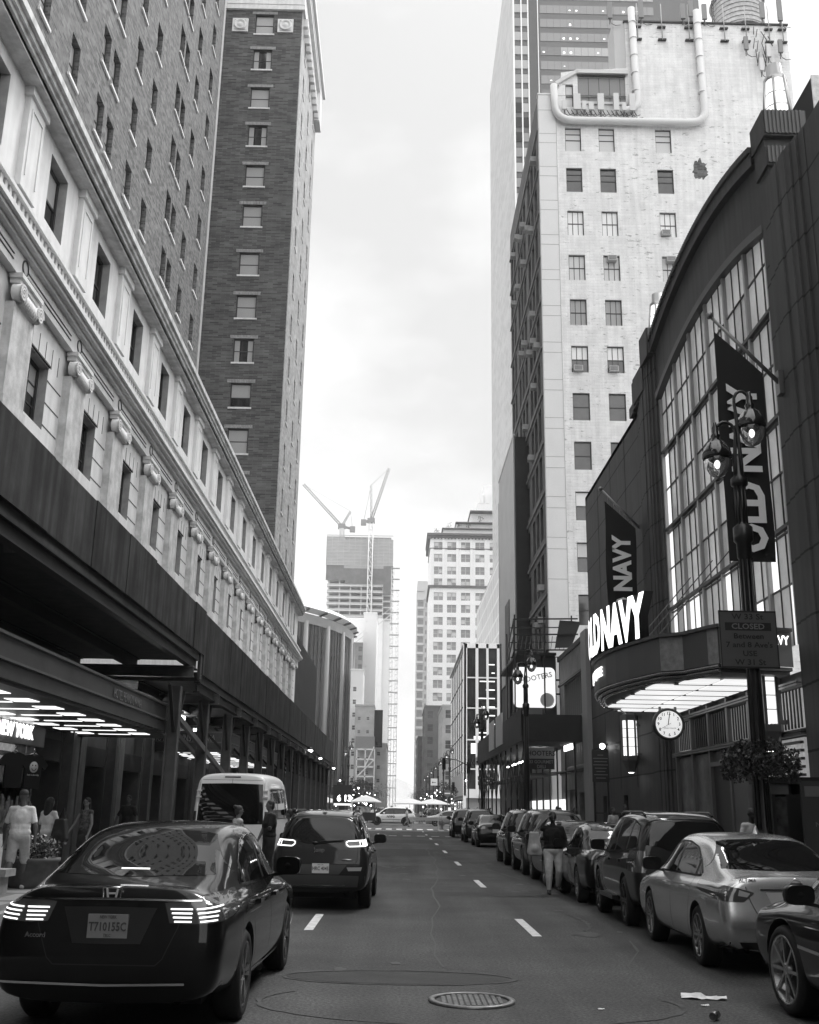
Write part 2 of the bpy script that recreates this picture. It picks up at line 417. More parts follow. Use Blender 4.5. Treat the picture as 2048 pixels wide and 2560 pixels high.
# trench patches and worn rings
def blob(cx, cy, rx, ry, n=28, j=.08, seed=1):
    rr = random.Random(seed); return [(cx + rx * math.cos(2 * math.pi * i / n) * (1 + rr.uniform(-j, j)), cy + ry * math.sin(2 * math.pi * i / n) * (1 + rr.uniform(-j, j))) for i in range(n)]
g = MB()
g.face([(x, y, .0035) for x, y in [(-1.2, 40), (1.4, 40.3), (1.5, 45), (3.2, 45.2), (3.1, 47.3), (-.8, 47)]])
g.face([(x, y, .0035) for x, y in [(-.9, 30), (.6, 30.1), (.7, 33.6), (-.9, 33.5)]])
g.face([(x, y, .0035) for x, y in blob(.05, 11.75, 1.15, .42, seed=3, j=.03)])
g.face([(x, y, .0035) for x, y in [(-2.2, 55), (2.4, 55), (2.5, 60.5), (-2.1, 60)]])
g.face([(x, y, .0035) for x, y in [(.9, 22.5), (3.4, 22.7), (3.4, 23.6), (.9, 23.4)]])
g.face([(x, y, .0035) for x, y in [(-1, 64), (3.8, 64.2), (3.8, 67), (-1, 66.6)]])
struct(g.build('road_patch', patchm))
g = MB(); rr = random.Random(31)      # tar-filled cracks
for x0, y0, dx, dy, n in ((.55, 12.5, .02, 1.1, 34), (-.3, 31, .25, .9, 12), (1.3, 22.5, .9, .05, 3), (-1.5, 52, 1.1, .05, 5), (3.2, 28, -.1, 1.2, 14), (2.6, 12.2, .12, .6, 5)):
    x, y = x0, y0
    for i in range(n):
        x2 = x + dx + rr.uniform(-.09, .09); y2 = y + dy + rr.uniform(-.1, .1); w_ = rr.uniform(.008, .02)
        if abs(dy) > abs(dx): g.face([(x - w_, y, .0045), (x + w_, y, .0045), (x2 + w_, y2, .0045), (x2 - w_, y2, .0045)])
        else: g.face([(x, y - w_ * 2, .0045), (x2, y2 - w_ * 2, .0045), (x2, y2 + w_ * 2, .0045), (x, y + w_ * 2, .0045)])
        x, y = x2, y2
struct(g.build('road_crack', mat('tar', .012, .6)))
g = MB(); rr = random.Random(19)      # oil spots
for i in range(46):
    y = rr.uniform(10, 60); x = rr.choice([-.25, .25, 2.9, 3.1, -2.3, rr.uniform(-2, 3.4)]) + rr.uniform(-.3, .3); r = rr.uniform(.03, .13)
    g.face([(a, b, .0042) for a, b in blob(x, y, r, r * rr.uniform(1, 2.6), 12, .3, i)])
struct(g.build('road_stain', mat('oil', .022, .6)))
g = MB()
def ring(cx, cy, rx, ry, w, n=40, z=.0055, a0=0, a1=2 * math.pi, seed=2):
    rr = random.Random(seed)
    pr = None
    for i in range(n + 1):
        t = a0 + (a1 - a0) * i / n; e = w * rr.uniform(.5, 1.3)
        q = ((cx + rx * math.cos(t), cy + ry * math.sin(t), z), (cx + (rx + e) * math.cos(t), cy + (ry + e * .8) * math.sin(t), z))
        if pr: g.face([pr[0], pr[1], q[1], q[0]])
        pr = q
ring(.05, 11.75, 1.18, .45, .06)
ring(.7, 10.3, 1.9, 1.0, .05, seed=5, a0=2.6, a1=6.6); ring(2.6, 17.8, .4, 1.6, .07, seed=8, a0=-1.2, a1=.8)
g.face([(x, y, .0055) for x, y in blob(2.75, 16.0, .22, .35, 14, .35, 4)]); g.face([(x, y, .0055) for x, y in blob(2.55, 24.2, .15, .9, 14, .3, 6)])
struct(g.build('road_scuff', patchl))
# manhole cover: a ring and a waffle lid
t = thing('manhole_cover', 'round iron manhole cover with a waffle grid set in the street', 'manhole cover', (.72, 10.42, .004))
g = MB(); g.lathe([(.40, .0), (.40, .016), (.345, .018), (.345, .004)], n=40); g.build('rim', mat('worn_iron', .2, .4, metal=.6, var=.4, vs=8), t)
g = MB(); g.lathe([(.34, .002), (.0, .002)], n=40)
for i in range(-6, 7):
    for j in range(-6, 7):
        x, y = i * .052, j * .052
        if x * x + y * y < .31 ** 2: g.box(x - .017, y - .017, .002, x + .017, y + .017, .013, 1)
g.build('lid', [mat('iron_dark', .03, .5, metal=.5), MATS['worn_iron']], t)
# litter
def crumple(name, label, loc, sx, sy, sz, m_, seed):
    g = MB(); rr = random.Random(seed); n = 9
    P = [[(sx * (i / n - .5), sy * (j / 4 - .5) * (1 - .6 * abs(i / n - .4)), sz * rr.random() * (1 - abs(2 * j / 4 - 1) * .7)) for j in range(5)] for i in range(n + 1)]
    for i in range(n):
        for j in range(4): g.face([P[i][j], P[i + 1][j], P[i + 1][j + 1], P[i][j + 1]])
    tag(g.build(name, m_, None, loc, rr.uniform(-.5, .5)), label, 'litter')
crumple('crumpled_paper', 'long crumpled white paper scrap on the asphalt by the black car wheel', (2.95, 10.75, .008), .42, .16, .05, white, 1)
crumple('paper_scrap', 'small pale scrap on the asphalt just beside the long crumpled paper', (2.85, 10.35, .008), .07, .05, .02, white, 2)
crumple('paper_scrap', 'tiny pale scrap lying alone between the manhole cover and the crumpled paper', (1.85, 10.1, .008), .06, .04, .01, white, 3)
g = MB(); g.tube([(0, 0, .03), (.11, .02, .035)], .033, 12); g.lathe([(.034, -.004), (.03, .0)], (.0, 0, .03), 12, axis='x')
tag(g.build('drink_can', mat('can_metal', .18, .3, metal=.8, var=.5, vs=30), None, (2.72, 9.66, .004), .8), 'crushed drink can lying on the asphalt at the bottom edge of the view', 'litter')
# distant river bank
g = MB(); rr = random.Random(5); n = 60; pts = [(-700 + 1400 * i / n, 60 + 22 * math.sin(i * .31) + rr.uniform(-8, 8)) for i in range(n + 1)]
for i in range(n):
    a, b = pts[i], pts[i + 1]; g.face([(a[0], 2400, -1), (b[0], 2400, -1), (b[0], 2600, b[1]), (a[0], 2600, a[1])]); g.face([(a[0], 2600, a[1]), (b[0], 2600, b[1]), (b[0], 3200, b[1] + 10), (a[0], 3200, a[1] + 10)])
struct(g.build('hills', mat('far_hill', .35, .95, var=.3, vs=.01)))
# ------------------------------------------------------------------ which windows show largest (for the 100-part rule)
def px(p):
    d = Vector(p) - Vector((0, 0, 1.7)); z = d.dot(Vector((_X[2], _Y[2], _Z[2]))); 
    if z < .3: return None
    return (1024 + FPX * d.dot(Vector((_X[0], _Y[0], _Z[0]))) / z, 1280 + FPX * d.dot(Vector((_X[1], _Y[1], _Z[1]))) / z)
def inview(pts, mg=60):
    q = [px(p) for p in pts]
    q = [a for a in q if a]
    if not q: return 0
    xs = [a[0] for a in q]; ys = [a[1] for a in q]
    if max(xs) < -mg or min(xs) > 2048 + mg or max(ys) < -mg or min(ys) > 2560 + mg: return 0
    return (max(xs) - min(xs)) * (max(ys) - min(ys)) + 1
class Wins:
    def __init__(s, parent, mats, name='window', most=95): s.l = []; s.p = parent; s.m = mats; s.n = name; s.k = most
    def add(s, P, u0, u1, z0, z1, dp, mats=None, **kw):
        a = inview([P(u0, z0, 0), P(u1, z1, 0), P(u0, z1, 0), P(u1, z0, 0)])
        s.l.append((a, sash(P, u0, u1, z0, z1, dp, **kw), mats or s.m))
    def done(s):
        s.l.sort(key=lambda t: -t[0]); vis = [t for t in s.l if t[0] > 0]
        for a, mb, ms in vis[:s.k]: mb.build(s.n, ms, s.p)
        rest = vis[s.k:]
        if rest:
            g = MB()
            for a, mb, ms in rest:
                b = len(g.v); g.v += mb.v; g.f += [tuple(b + i for i in f) for f in mb.f]; g.m += mb.m; g.s += mb.s
            o = g.build(s.n, s.m, s.p); o['kind'] = 'stuff'
rw = random.Random(11)
# ================================================================== HOTEL (left)
ho = thing('hotel', 'tall brick hotel with pale stone base, ionic pilasters and stepped cornice on the left side', 'hotel', (0, 0, 0))
HM = [framed, glassd, curt, lime]
W = Wins(ho, HM)
Pb = plane('X', -9.2, 1); Y0, Y1 = -6.0, 92.3; BP = 4.33
bays = [k for k in range(-4, 16)]
hs = []
for k in bays:
    y = 23.35 + BP * k
    if y > 3:
        hs.append((y, y + 1.35, 15.9, 17.78)); hs.append((y - .25, y + 1.55, 10.77, 12.45))
wb = MB(); wall(wb, Pb, Y0, Y1, 10.15, 18.3, hs, .38, 0, 1)
wall(wb, Pb, Y0, Y1, 4.3, 10.15, [], .1, 0)
wb.face([(-9.2, Y1, 0), (-14, Y1, 0), (-14, Y1, 18.6), (-9.2, Y1, 18.6)]); wb.face([(-9.0, Y0, 18.7), (-9.0, Y1, 18.7), (-16, Y1, 18.7), (-16, Y0, 18.7)])
wb.build('wall', [lime, mat('reveal_shaded', .34, .85, var=.2, vs=3)], ho)  # window jambs darker than the wall: their shade is put into the colour
rndl = random.Random(3)
for h in hs:
    up = h[2] > 13
    W.add(Pb, h[0], h[1], h[2], h[3], .3, style='sash' if up else 'grid', look=(2 if rndl.random() < .3 else 0), fw=.09)
# ground floor: piers and dark shop openings
gf = MB(); hs2 = []
y = -3.4
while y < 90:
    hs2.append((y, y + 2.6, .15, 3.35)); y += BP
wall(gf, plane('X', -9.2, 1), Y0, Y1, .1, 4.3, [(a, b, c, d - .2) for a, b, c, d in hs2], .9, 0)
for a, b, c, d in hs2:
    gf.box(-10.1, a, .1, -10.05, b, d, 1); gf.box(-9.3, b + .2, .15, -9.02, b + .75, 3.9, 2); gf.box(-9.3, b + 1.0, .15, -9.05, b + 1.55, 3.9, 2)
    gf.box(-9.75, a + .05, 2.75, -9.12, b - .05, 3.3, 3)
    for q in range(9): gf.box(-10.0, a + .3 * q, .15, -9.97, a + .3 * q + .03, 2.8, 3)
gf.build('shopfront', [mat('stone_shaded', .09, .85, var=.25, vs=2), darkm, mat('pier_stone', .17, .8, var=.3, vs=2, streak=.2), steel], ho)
# pilasters with ionic capitals, each its own part
def volute(g, y, z, r):
    n = 22; pr = None
    for i in range(n + 14):
        t = i * .42; rr_ = r * (1 - i / (n + 18)); q = (y + rr_ * math.cos(t), z + rr_ * math.sin(t))
        if pr: g.bar((-8.83, pr[0], pr[1]), (-8.83, q[0], q[1]), .04, .05)
        pr = q
    g.lathe([(r * .98, -9.05), (r * .98, -8.87), (0, -8.86)], (0, y, z), 18, axis='x')
pil = MB(); pil.box(-9.2, 0, 10.15, -8.98, 1.3, 12.75)
pil.box(-9.2, -.06, 10.15, -8.94, 1.36, 10.45)
pm = pil.mesh('pilaster', [limed])
cp = MB(); cp.box(-9.15, -.08, 13.32, -8.84, 1.38, 13.43); cp.box(-9.15, -.02, 13.2, -8.9, 1.32, 13.32)
volute(cp, .06, 12.97, .21); volute(cp, 1.24, 12.97, .21)
cp.ext([(-8.98, 12.7), (-8.9, 12.78), (-8.86, 12.95), (-8.9, 13.12), (-9.1, 13.1), (-9.1, 12.66)], 'y', .2, 1.1)
for i in range(9): cp.tube([(-8.9, .22 + i * .107, 12.74), (-8.85, .22 + i * .107, 12.88), (-8.88, .22 + i * .107, 13.06)], .035, 5)
cm = cp.mesh('capital', [lime]); 
for k in bays:
    y = 21.72 + BP * k
    if y < 1: continue
    p_ = link('pilaster', pm, ho, (0, y, 0)); link('capital', cm, p_)
# rustication joints beside the lower windows, tall pilaster strips and sunk panels above
jt = MB()
for k in bays:
    y = 23.35 + BP * k
    if y < 3: continue
    for z in (10.9, 11.5, 12.1): 
        for a, b in ((y + 1.55, y + 2.62), (y - .32, y - .25)): jt.box(-9.21, a, z, -9.19, b, z + .03)
    for q in range(6): jt.box(-9.21, y - .3 + q * .5, 12.5, -9.192, y - .27 + q * .5, 13.05)
    jt.box(-9.21, y - .3, 12.48, -9.15, y + 1.6, 12.52)
    for q, z in ((y - 1.05, 13.62), (y - 1.05, 13.75)): jt.box(-9.0, q, z, -8.98, q + 3.4, z + .025)
    jt.lathe([(.19, -9.0), (.19, -8.97), (.165, -8.97)], (0, y - 1.25, 13.78), 14, axis='x')
for z in (15.02, 15.47): jt.box(-9.2, Y0, z, -9.13, Y1, z + .035)
jt.build('stone_joint', soffit, ho)
for k in bays:
    y = 21.32 + BP * k
    if y < 1: continue
    up = MB(); up.box(-9.2, y, 15.55, -9.06, y + 1.02, 18.2); up.box(-9.2, y - .08, 17.95, -8.98, y + 1.1, 18.2)
    up.box(-9.06, y + .14, 15.9, -9.035, y + .18, 17.7); up.box(-9.06, y + .84, 15.9, -9.035, y + .88, 17.7); up.box(-9.06, y + .18, 17.66, -9.035, y + .84, 17.7); up.build('wall_panel', lime, ho)
en = MB(); en.box(-9.2, Y0, 13.44, -9.0, Y1, 14.02); en.box(-9.2, Y0, 14.02, -8.86, Y1, 14.12); en.box(-9.2, Y0, 14.12, -8.72, Y1, 14.22); en.box(-9.2, Y0, 14.22, -8.62, Y1, 14.36)
en.build('entablature', lime, ho)
bl = MB(); bl.box(-9.1, Y0, 14.36, -8.8, Y1, 14.46, 0); bl.box(-9.05, Y0, 14.93, -8.8, Y1, 15.03, 0); bl.box(-9.19, Y0, 14.46, -9.12, Y1, 14.93, 1)  # dark sheet behind the balusters stands in for the shade there
y = 8.0
while y < Y1:
    bl.box(-9.0, y, 14.46, -8.88, y + .13, 14.93, 0); y += .27
bl.build('balustrade', [lime, darkm], ho)
sc_ = MB(); sc_.box(-9.2, Y0, 15.03, -9.1, Y1, 15.45)
sc_.build('sill_course', lime, ho)
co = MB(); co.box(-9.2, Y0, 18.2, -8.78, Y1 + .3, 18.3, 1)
for a, z0, z1 in ((-8.78, 18.17, 18.30), (-8.7, 18.30, 18.42), (-8.62, 18.42, 18.56), (-8.52, 18.56, 18.76)): co.box(-9.2, Y0, z0, a, Y1 + .3, z1, 0)
co.build('cornice', [limed, soffit], ho)
# brick wing on the left: X = -14.6 up to y = 67.8
Pl = plane('X', -14.6, 1); rows = [26.0, 29.85, 33.7, 37.5, 41.35, 45.2, 49.5, 53.4, 57.3, 61.1, 65, 68.8]; cols = [23.4, 26.6, 30.2, 33.9, 37.65, 41.5, 43.2, 46.8, 50.2, 55.3, 56.8, 60.0, 64.1]
hl = [(c, c + 1.15, t - 2.1, t) for c in cols for t in rows if inview([(-14.6, c, t), (-14.6, c + 1.2, t - 2.2)], 250)]
bwl = MB(); wall(bwl, Pl, 8, 67.8, 18, 74, hl, .34, 0)
bwl.face([(-14.6, 67.8, 18), (-30, 67.8, 18), (-30, 67.8, 74), (-14.6, 67.8, 74)]); bwl.box(-14.62, 67.2, 18, -14.56, 67.83, 74, 1)
bwl.build('brick_wing', [bricks, mat('brick_edge', .36, .85, var=.2, vs=2)], ho)
for h in hl: W.add(Pl, *h, .3, style='sash', look=rw.choice([1, 4, 2, 0, 1]), sill=.09)
# front wing: face towards the street end at y = 76.1, side along the street at x = -9.64
Pf = plane('Y', 76.13, -1); Pe = plane('X', -9.64, 1)
ft = [68.6, 64.93, 61.06, 57.29, 53.4, 49.62, 45.18, 41.34, 37.49, 33.68, 29.87, 26.11, 22.3]
hf = [(-13.72, -12.09, t - 2.05, t) for t in ft]
bf = MB(); wall(bf, Pf, -30, -9.64, 18, 69.6, hf, .3, 0); bf.build('brick_wing', brickd, ho)
he = [(y, y + .95, t - 2.0, t) for t in ft for y in (79.2, 84.0, 88.6)]
be = MB(); wall(be, Pe, 76.13, 91.6, 18, 69.6, he, .35, 0); be.box(-9.66, 76.15, 18, -9.58, 76.9, 69.6, 0); be.face([(-9.64, 91.6, 18), (-26, 91.6, 18), (-26, 91.6, 72), (-9.64, 91.6, 72)])
be.build('brick_wing', brickl, ho)
for i, h in enumerate(hf): W.add(Pf, *h, .26, style='low' if i == 9 else 'sash', look=[1, 3, 1, 3, 1, 1, 1, 1, 3, 2, 1, 0, 0][i], sill=.1, fw=.09)
for h in he: W.add(Pe, *h, .3, style='sash', look=rw.choice([0, 2, 1]), sill=.07)
W.done()
tr = MB()   # lighter brick lintels and flush quoin streaks are in the material; string courses and top cornice here
for z0, z1, d in ((69.0, 69.3, .25), (69.3, 69.6, .12), (69.6, 71.3, .18), (71.3, 71.8, .5), (71.8, 72.4, .55), (72.4, 73.0, .8)):
    tr.box(-30, 76.13 - d, z0, -9.64 + d, 91.6 + d, z1)
for i in range(14): tr.box(-9.64, 77 + i * 1.05, 68.2, -9.2, 77.4 + i * 1.05, 69.0)
for i in range(12):
    tr.lathe([(.16, 0), (.16, .06), (0, .08)], (-20 + i * .93, 75.8, 70.4), 12, axis='y')
tr.box(-9.64, 89.8, 68, -9.1, 91.8, 74)
tr.build('roof_cornice', lime, ho)
for x in (-15.0, -11.05):
    r_ = MB(); r_.box(x - .68, 75.98, 66.7, x + .68, 76.14, 68.06); r_.lathe([(.46, 76.0), (.56, 75.9), (.46, 75.82), (.36, 75.9), (.3, 75.95), (.2, 75.86), (0, 75.84)], (x, 0, 67.38), 20, axis='y')
    r_.box(x - .5, 75.9, 66.88, x + .5, 75.985, 66.93); r_.box(x - .5, 75.9, 67.83, x + .5, 75.985, 67.88)
    r_.build('roundel', lime, ho)
lm_ = (mat('brick_soldier', .2, .85, var=.25, vs=4, brick=(1, .12, .4, .3, .3)))
for t in ft:
    sx_ = MB(); sx_.box(-14.0, 76.09, t + .02, -11.8, 76.125, t + .3); sx_.build('lintel', lm_, ho)
g = MB(); g.tube([(-8.9, 20.5, 19.0), (-14.3, 25.3, 25.5), (-14.5, 25.5, 40)], .03, 5); g.build('cable', offw, ho)
# ================================================================== SIDEWALK SHED
sh = thing('sidewalk_shed', 'long sidewalk shed with painted plywood parapet on steel posts in front of the hotel', 'sidewalk shed')
g = MB(); y = -6.0
while y < 29.4: q_ = .012 * math.sin(y * 7); g.box(-5.66, y, 5.8, -5.6 + q_, min(y + 2.415, 29.71), 7.05 - .02 * (int(y) % 2)); y += 2.44
g.build('parapet_panel', ply, sh)
g = MB(); y = 29.72
while y < 91.8: q_ = .012 * math.sin(y * 7); g.box(-5.66, y, 5.25, -5.6 + q_, min(y + 2.415, 92.1), 7.0 - .015 * (int(y) % 2)); y += 2.44
g.box(-9.2, 92.05, 5.25, -5.6, 92.1, 7.0); g.build('parapet_panel', ply, sh)
g = MB(); g.box(-9.15, -6, 5.62, -5.67, 29.5, 5.86, 0); g.box(-9.15, 29.7, 5.06, -5.67, 92, 5.32, 0); g.box(-5.7, 29.45, 5.1, -5.62, 29.72, 5.85, 0)
g.build('deck', mat('deck_planks', .035, .85, var=.4, vs=3), sh)
for y0, y1, z in ((-6, 29.4, 5.62), (29.8, 92, 5.06)):
    for x in (-5.75, -7.4, -9.0):
        g = MB(); g.box(x - .09, y0, z - .3, x + .09, y1, z - .27, 0); g.box(x - .015, y0, z - .27, x + .015, y1, z - .03, 0); g.box(x - .09, y0, z - .03, x + .09, y1, z, 0); g.build('beam', steel, sh)
# crossbeams, posts and braces
cb = MB(); cb.box(-9.1, -.1, -.3, -5.55, .1, -.26); cb.box(-9.1, -.02, -.26, -5.55, .02, -.04); cb.box(-9.1, -.1, -.04, -5.55, .1, 0); cbm = cb.mesh('crossbeam', [steel2])
po = MB(); po.box(-.16, -.02, .16, .16, .02, 4.75); po.box(-.16, -.12, .16, -.12, .12, 4.75); po.box(.12, -.12, .16, .16, .12, 4.75); po.box(-.2, -.2, .15, .2, .2, .18); pom = po.mesh('post', [steel2])
br = MB(); br.bar((.05, .1, 3.55), (.05, .95, 4.7), .08, .08); br.bar((.05, -.1, 3.55), (.05, -.95, 4.7), .08, .08); br.bar((0, .1, 3.4), (-1.2, .0, 4.6), .08, .08); brm = br.mesh('brace', [steel])
ys = [12.2, 16.6, 21.2, 24.6, 28.2, 32.5, 37.2, 41.6, 46, 50.4, 54.8, 59.2, 63.6, 68, 72.4, 76.8, 81.2, 85.6, 90.2]
for y in ys:
    z = 5.3 if y < 29.5 else 4.98
    if y > 28: link('crossbeam', cbm, sh, (0, y, z)); link('post', pom, sh, (-6.0, y, 0)); link('brace', brm, sh, (-6.0, y, 0))
    if y > 28: link('post', pom, sh, (-8.7, y, 0))
MB().bar((-5.9, 28.3, 3.95), (-5.9, 37, 2.6), .1, .16).build('brace', steel2, sh); MB().bar((-6.4, 29, 3.9), (-6.4, 36, 2.9), .08, .12).build('brace', steel2, sh); MB().bar((-5.9, 15.2, 5.35), (-5.9, 17.6, 6.1), .14, .14, 0).build('brace', steel2, sh)
for y, x in ((36, -7.6), (43, -8.2), (49, -8), (56, -8.2)): MB().box(x - .1, y, 4.55, x + .1, y + 1.2, 4.66).build('tube_lamp', litl, sh)
for y in (31.5, 33.6): MB().box(-8.6, y, 4.4, -7.5, y + .12, 4.47).build('tube_lamp', litl, sh)
g = MB(); g.box(-9.1, 46.2, 3.6, -9.05, 54, 4.5); g.build('wall_glow', litw, sh)  # upright glowing sheet on the wall, stands in for lamplight falling there
for y, z in ((66, 5.2), (66.8, 5.2), (75, 5.1), (91, 5.0)):   # flood lamps on the outer edge
    t = thing('flood_lamp', {66: 'first lit floodlamp under the shed edge, nearer of the close pair', 66.8: 'second lit floodlamp under the shed edge, farther of the close pair', 75: 'single lit floodlamp under the shed edge, past the close pair', 91: 'bright floodlamp at the far end of the plywood shed'}[y], 'lamp', (-5.45, y, z), group='floodlamps along the sidewalk shed')
    g = MB(); g.lathe([(.03, .05), (.1, 0), (.13, -.12)], n=12); g.tube([(-.25, 0, .15), (0, 0, .05)], .02, 6); g.build('lamp_shade', blackm, t)
    g = MB(); g.ell((0, 0, -.13), (.11, .11, .08), 10, 6); g.build('bulb', litl, t)
# ------------------------------------------------------------------ hotel marquees
def marquee(y0, y1, xo, zb, zt, label, end_text, side_text):
    t = thing('hotel_marquee', label, 'marquee')
    g = MB(); c = 1.0
    out = [(-9.15, y0), (xo + .0, y0), (xo, y1 - .3), (xo - .3, y1), (-9.15, y1)]
    g.ext(out, 'z', zb + .06, zt, 0)
    g.ext([(-9.12, y0 - .06), (xo + .07, y0 - .06), (xo + .07, y1 - .28), (xo - .26, y1 + .06), (-9.12, y1 + .06)], 'z', zb + .32, zb + .36, 1); g.ext([(-9.12, y0 - .05), (xo + .06, y0 - .05), (xo + .06, y1 - .28), (xo - .26, y1 + .05), (-9.12, y1 + .05)], 'z', zt - .01, zt + .04, 1)
    g.build('canopy', [mat('marquee_metal', .055, .4, metal=.3, var=.4, vs=1.2), mat('marquee_trim', .12, .35, metal=.4)], t)
    s = MB(); s.ext([(-9.1, y0 + .05), (xo - .1, y0 + .05), (xo - .1, y1 - .4), (xo - .4, y1 - .1), (-9.1, y1 - .1)], 'z', zb, zb + .058, 0); s.build('soffit', mat('marquee_soffit', .07, .35, metal=.3, var=.1), t)
    y = y0 + .6
    while y < y1 - 1.0:
        l = MB()
        for xa, xb in ((xo - .5, xo - .95), (xo - 2.0, xo - 2.45)): l.box(xa, y, zb - .012, xb, y + .6, zb - .002)
        l.box(xo - 1.05, y + .62, zb - .012, xo - 1.9, y + .74, zb - .002); y += 1.5
        l.build('light_panel', mat('marquee_light', .8, .4, emit=.9), t)
    if end_text: put_text(end_text, .36, frame((xo - 1.65, y0 - .012, (zb + zt) / 2 + .12), (1, 0, 0), (0, 0, 1)), grey4, t, sx=.62, ext=.008)
    if side_text: put_text('HOTEL PENNSYLVANIA', .3, frame((xo + .012, y1 - 6.4 if y1 < 40 else y0 + 5, zt - .22), (0, 1, 0), (0, 0, 1)), mat('gilt_letters', .3, .4, metal=.5), t, sx=.8, ext=.008)
    return t
marquee(12.5, 30.5, -6.2, 3.5, 4.22, 'near grey metal hotel marquee with lit ceiling panels above the souvenir shop', '', True)
marquee(40.0, 57.5, -6.4, 3.62, 4.32, 'farther hotel marquee with serif letters on its end, above the white van', 'HOTEL PENNSYLVANIA', True)
# ------------------------------------------------------------------ souvenir shop
t = thing('souvenir_shop', 'souvenir shop front with lit lettering and a display window under the hotel marquee', 'shop')
g = MB(); g.box(-9.15, 20.5, 3.02, -8.95, 27.0, 3.62, 0); g.box(-9.17, 20.5, .15, -9.1, 26.4, 3.0, 1); g.box(-9.1, 22.4, .3, -9.0, 22.5, 3, 0); g.box(-9.1, 24.2, 2.72, -8.98, 26.4, 2.82, 0)
g.build('shopfront', [mat('shop_fascia', .14, .5), mat('shop_glow', .25, .5, emit=.12, var=.8, vs=6)], t)
put_text('SWEET NEW YORK', .46, frame((-8.93, 24.1, 3.3), (0, 1, 0), (0, 0, 1)), mat('lit_letters', .8, .4, emit=1.3), t, name='sign_letters', sx=.98, bold=True, ext=.01)
g = MB(); rr = random.Random(4)
for i in range(26):
    y = 23.6 + .11 * i; g.box(-9.0, y, .9 + rr.random() * .3, -8.9, y + .1, 1.4 + rr.random() * .5)
for i in range(14): g.box(-8.95, 23.4 + rr.random() * 2.8, 1.5 + rr.random(), -8.93, 23.6 + rr.random() * 2.8, 1.7 + rr.random())
g.build('merchandise', mat('goods', .25, .6, var=.9, vs=7), t)
# hanging T-shirt with a plain smiling face
def tshirt(loc, label, face):
    t = thing('t_shirt', label, 't-shirt', loc, R(62), 'black t-shirts hung at the shop front')
    pts = [(-.24, -.72), (.24, -.72), (.25, -.2), (.36, -.28), (.44, -.16), (.25, .04), (.09, .08), (0, .03), (-.09, .08), (-.25, .04), (-.44, -.16), (-.36, -.28), (-.25, -.2)]
    g = MB(); g.ext([(a * 1.0, b) for a, b in pts], 'y', -.03, .03); g.build('shirt', mat('black_cloth', .012, .9), t)
    g = MB(); g.tube([(-.22, 0, .02), (0, 0, .12), (.22, 0, .02)], .012, 6); g.tube([(0, 0, .12), (0, 0, .22)], .01, 6); g.build('hanger', chrome, t)
    if face:
        g = MB(); g.lathe([(.13, -.034), (.13, -.04), (0, -.04)], (0, 0, -.22), 24, axis='y'); g.build('print', mat('shirt_print', .75, .8), t)
        g = MB()
        for x in (-.045, .045): g.lathe([(.018, -.042), (0, -.044)], (x, 0, -.18), 10, axis='y')
        g.tube([(.07 * math.cos(a), -.045, -.23 + .07 * math.sin(a)) for a in [math.pi * (1.08 + .84 * i / 8) for i in range(9)]], .007, 5); g.build('print_face', MATS['black_cloth'], t)
        put_text('have a nice day', .06, frame((0, -.036, -.4), (1, 0, 0), (0, 0, 1)), MATS['shirt_print'], t, ext=.003)
    return t
tshirt((-8.75, 25.75, 2.72), 'black t-shirt printed with a pale smiling face, hanging at the shop corner', True)
tshirt((-8.8, 24.6, 2.72), 'plain black t-shirt hanging at the left edge beside the smiling face one', False)
# ================================================================== CLOTHING STORE (right)
st = thing('store_building', 'dark grey panelled clothing store with a big arched window, stepped pilasters and bowed entrance canopy', 'store')
Ps = plane('X', 9.2, -1)
def prof(pts, z0, z1, m=0, mb=None, off=0):   # vertical extrusion of a plan profile (y, projection)
    mb = mb or MB()
    for (a, da), (b, db) in zip(pts, pts[1:]): mb.face([(9.2 - da - off, a, z0), (9.2 - db - off, b, z0), (9.2 - db - off, b, z1), (9.2 - da - off, a, z1)], m)
    return mb
P1 = [(35.15, 0), (35.15, .07), (35.5, .07), (35.5, .13), (35.8, .13), (35.8, .18), (36.05, .18), (36.07, .21), (36.4, .21), (36.42, .18), (36.6, .18), (36.62, .21), (36.95, .21), (36.97, .18), (37.25, .18), (37.25, .13), (37.7, .13), (37.7, .07), (38.1, .07), (38.1, 0)]
P2 = [(y - 14.45, d) for y, d in P1]
W1 = [(38.1, 0), (50.2, 0)]; W2 = [(-8, .05), (21.3, .05)]
g = MB()
for pr_, z1 in ((P1, 18.0), (P2, 17.1), (W2, 17.1)): prof(pr_, 0, z1, 0, g)
g.box(9.16, -8, 17.0, 30, 21.4, 17.12, 0)
hs = [(47.2, 48.1, .15, 2.35), (42.9, 43.7, .15, 2.35)]
wall(g, Ps, 38.1, 50.2, 0, 16.9, hs, .3, 0)
g.box(9.2, 38.1, 16.7, 12, 50.2, 16.9, 0); g.face([(9.2, 50.2, 0), (14, 50.2, 0), (14, 50.2, 16.9), (9.2, 50.2, 16.9)]); g.box(9.45, -8, 0, 9.5, 50, 4.0, 1); g.face([(9.3, -8, 0), (9.3, -8, 18), (30, -8, 18), (30, -8, 0)])
g.box(9.48, 42.8, .1, 9.52, 48.2, 2.4, 1)
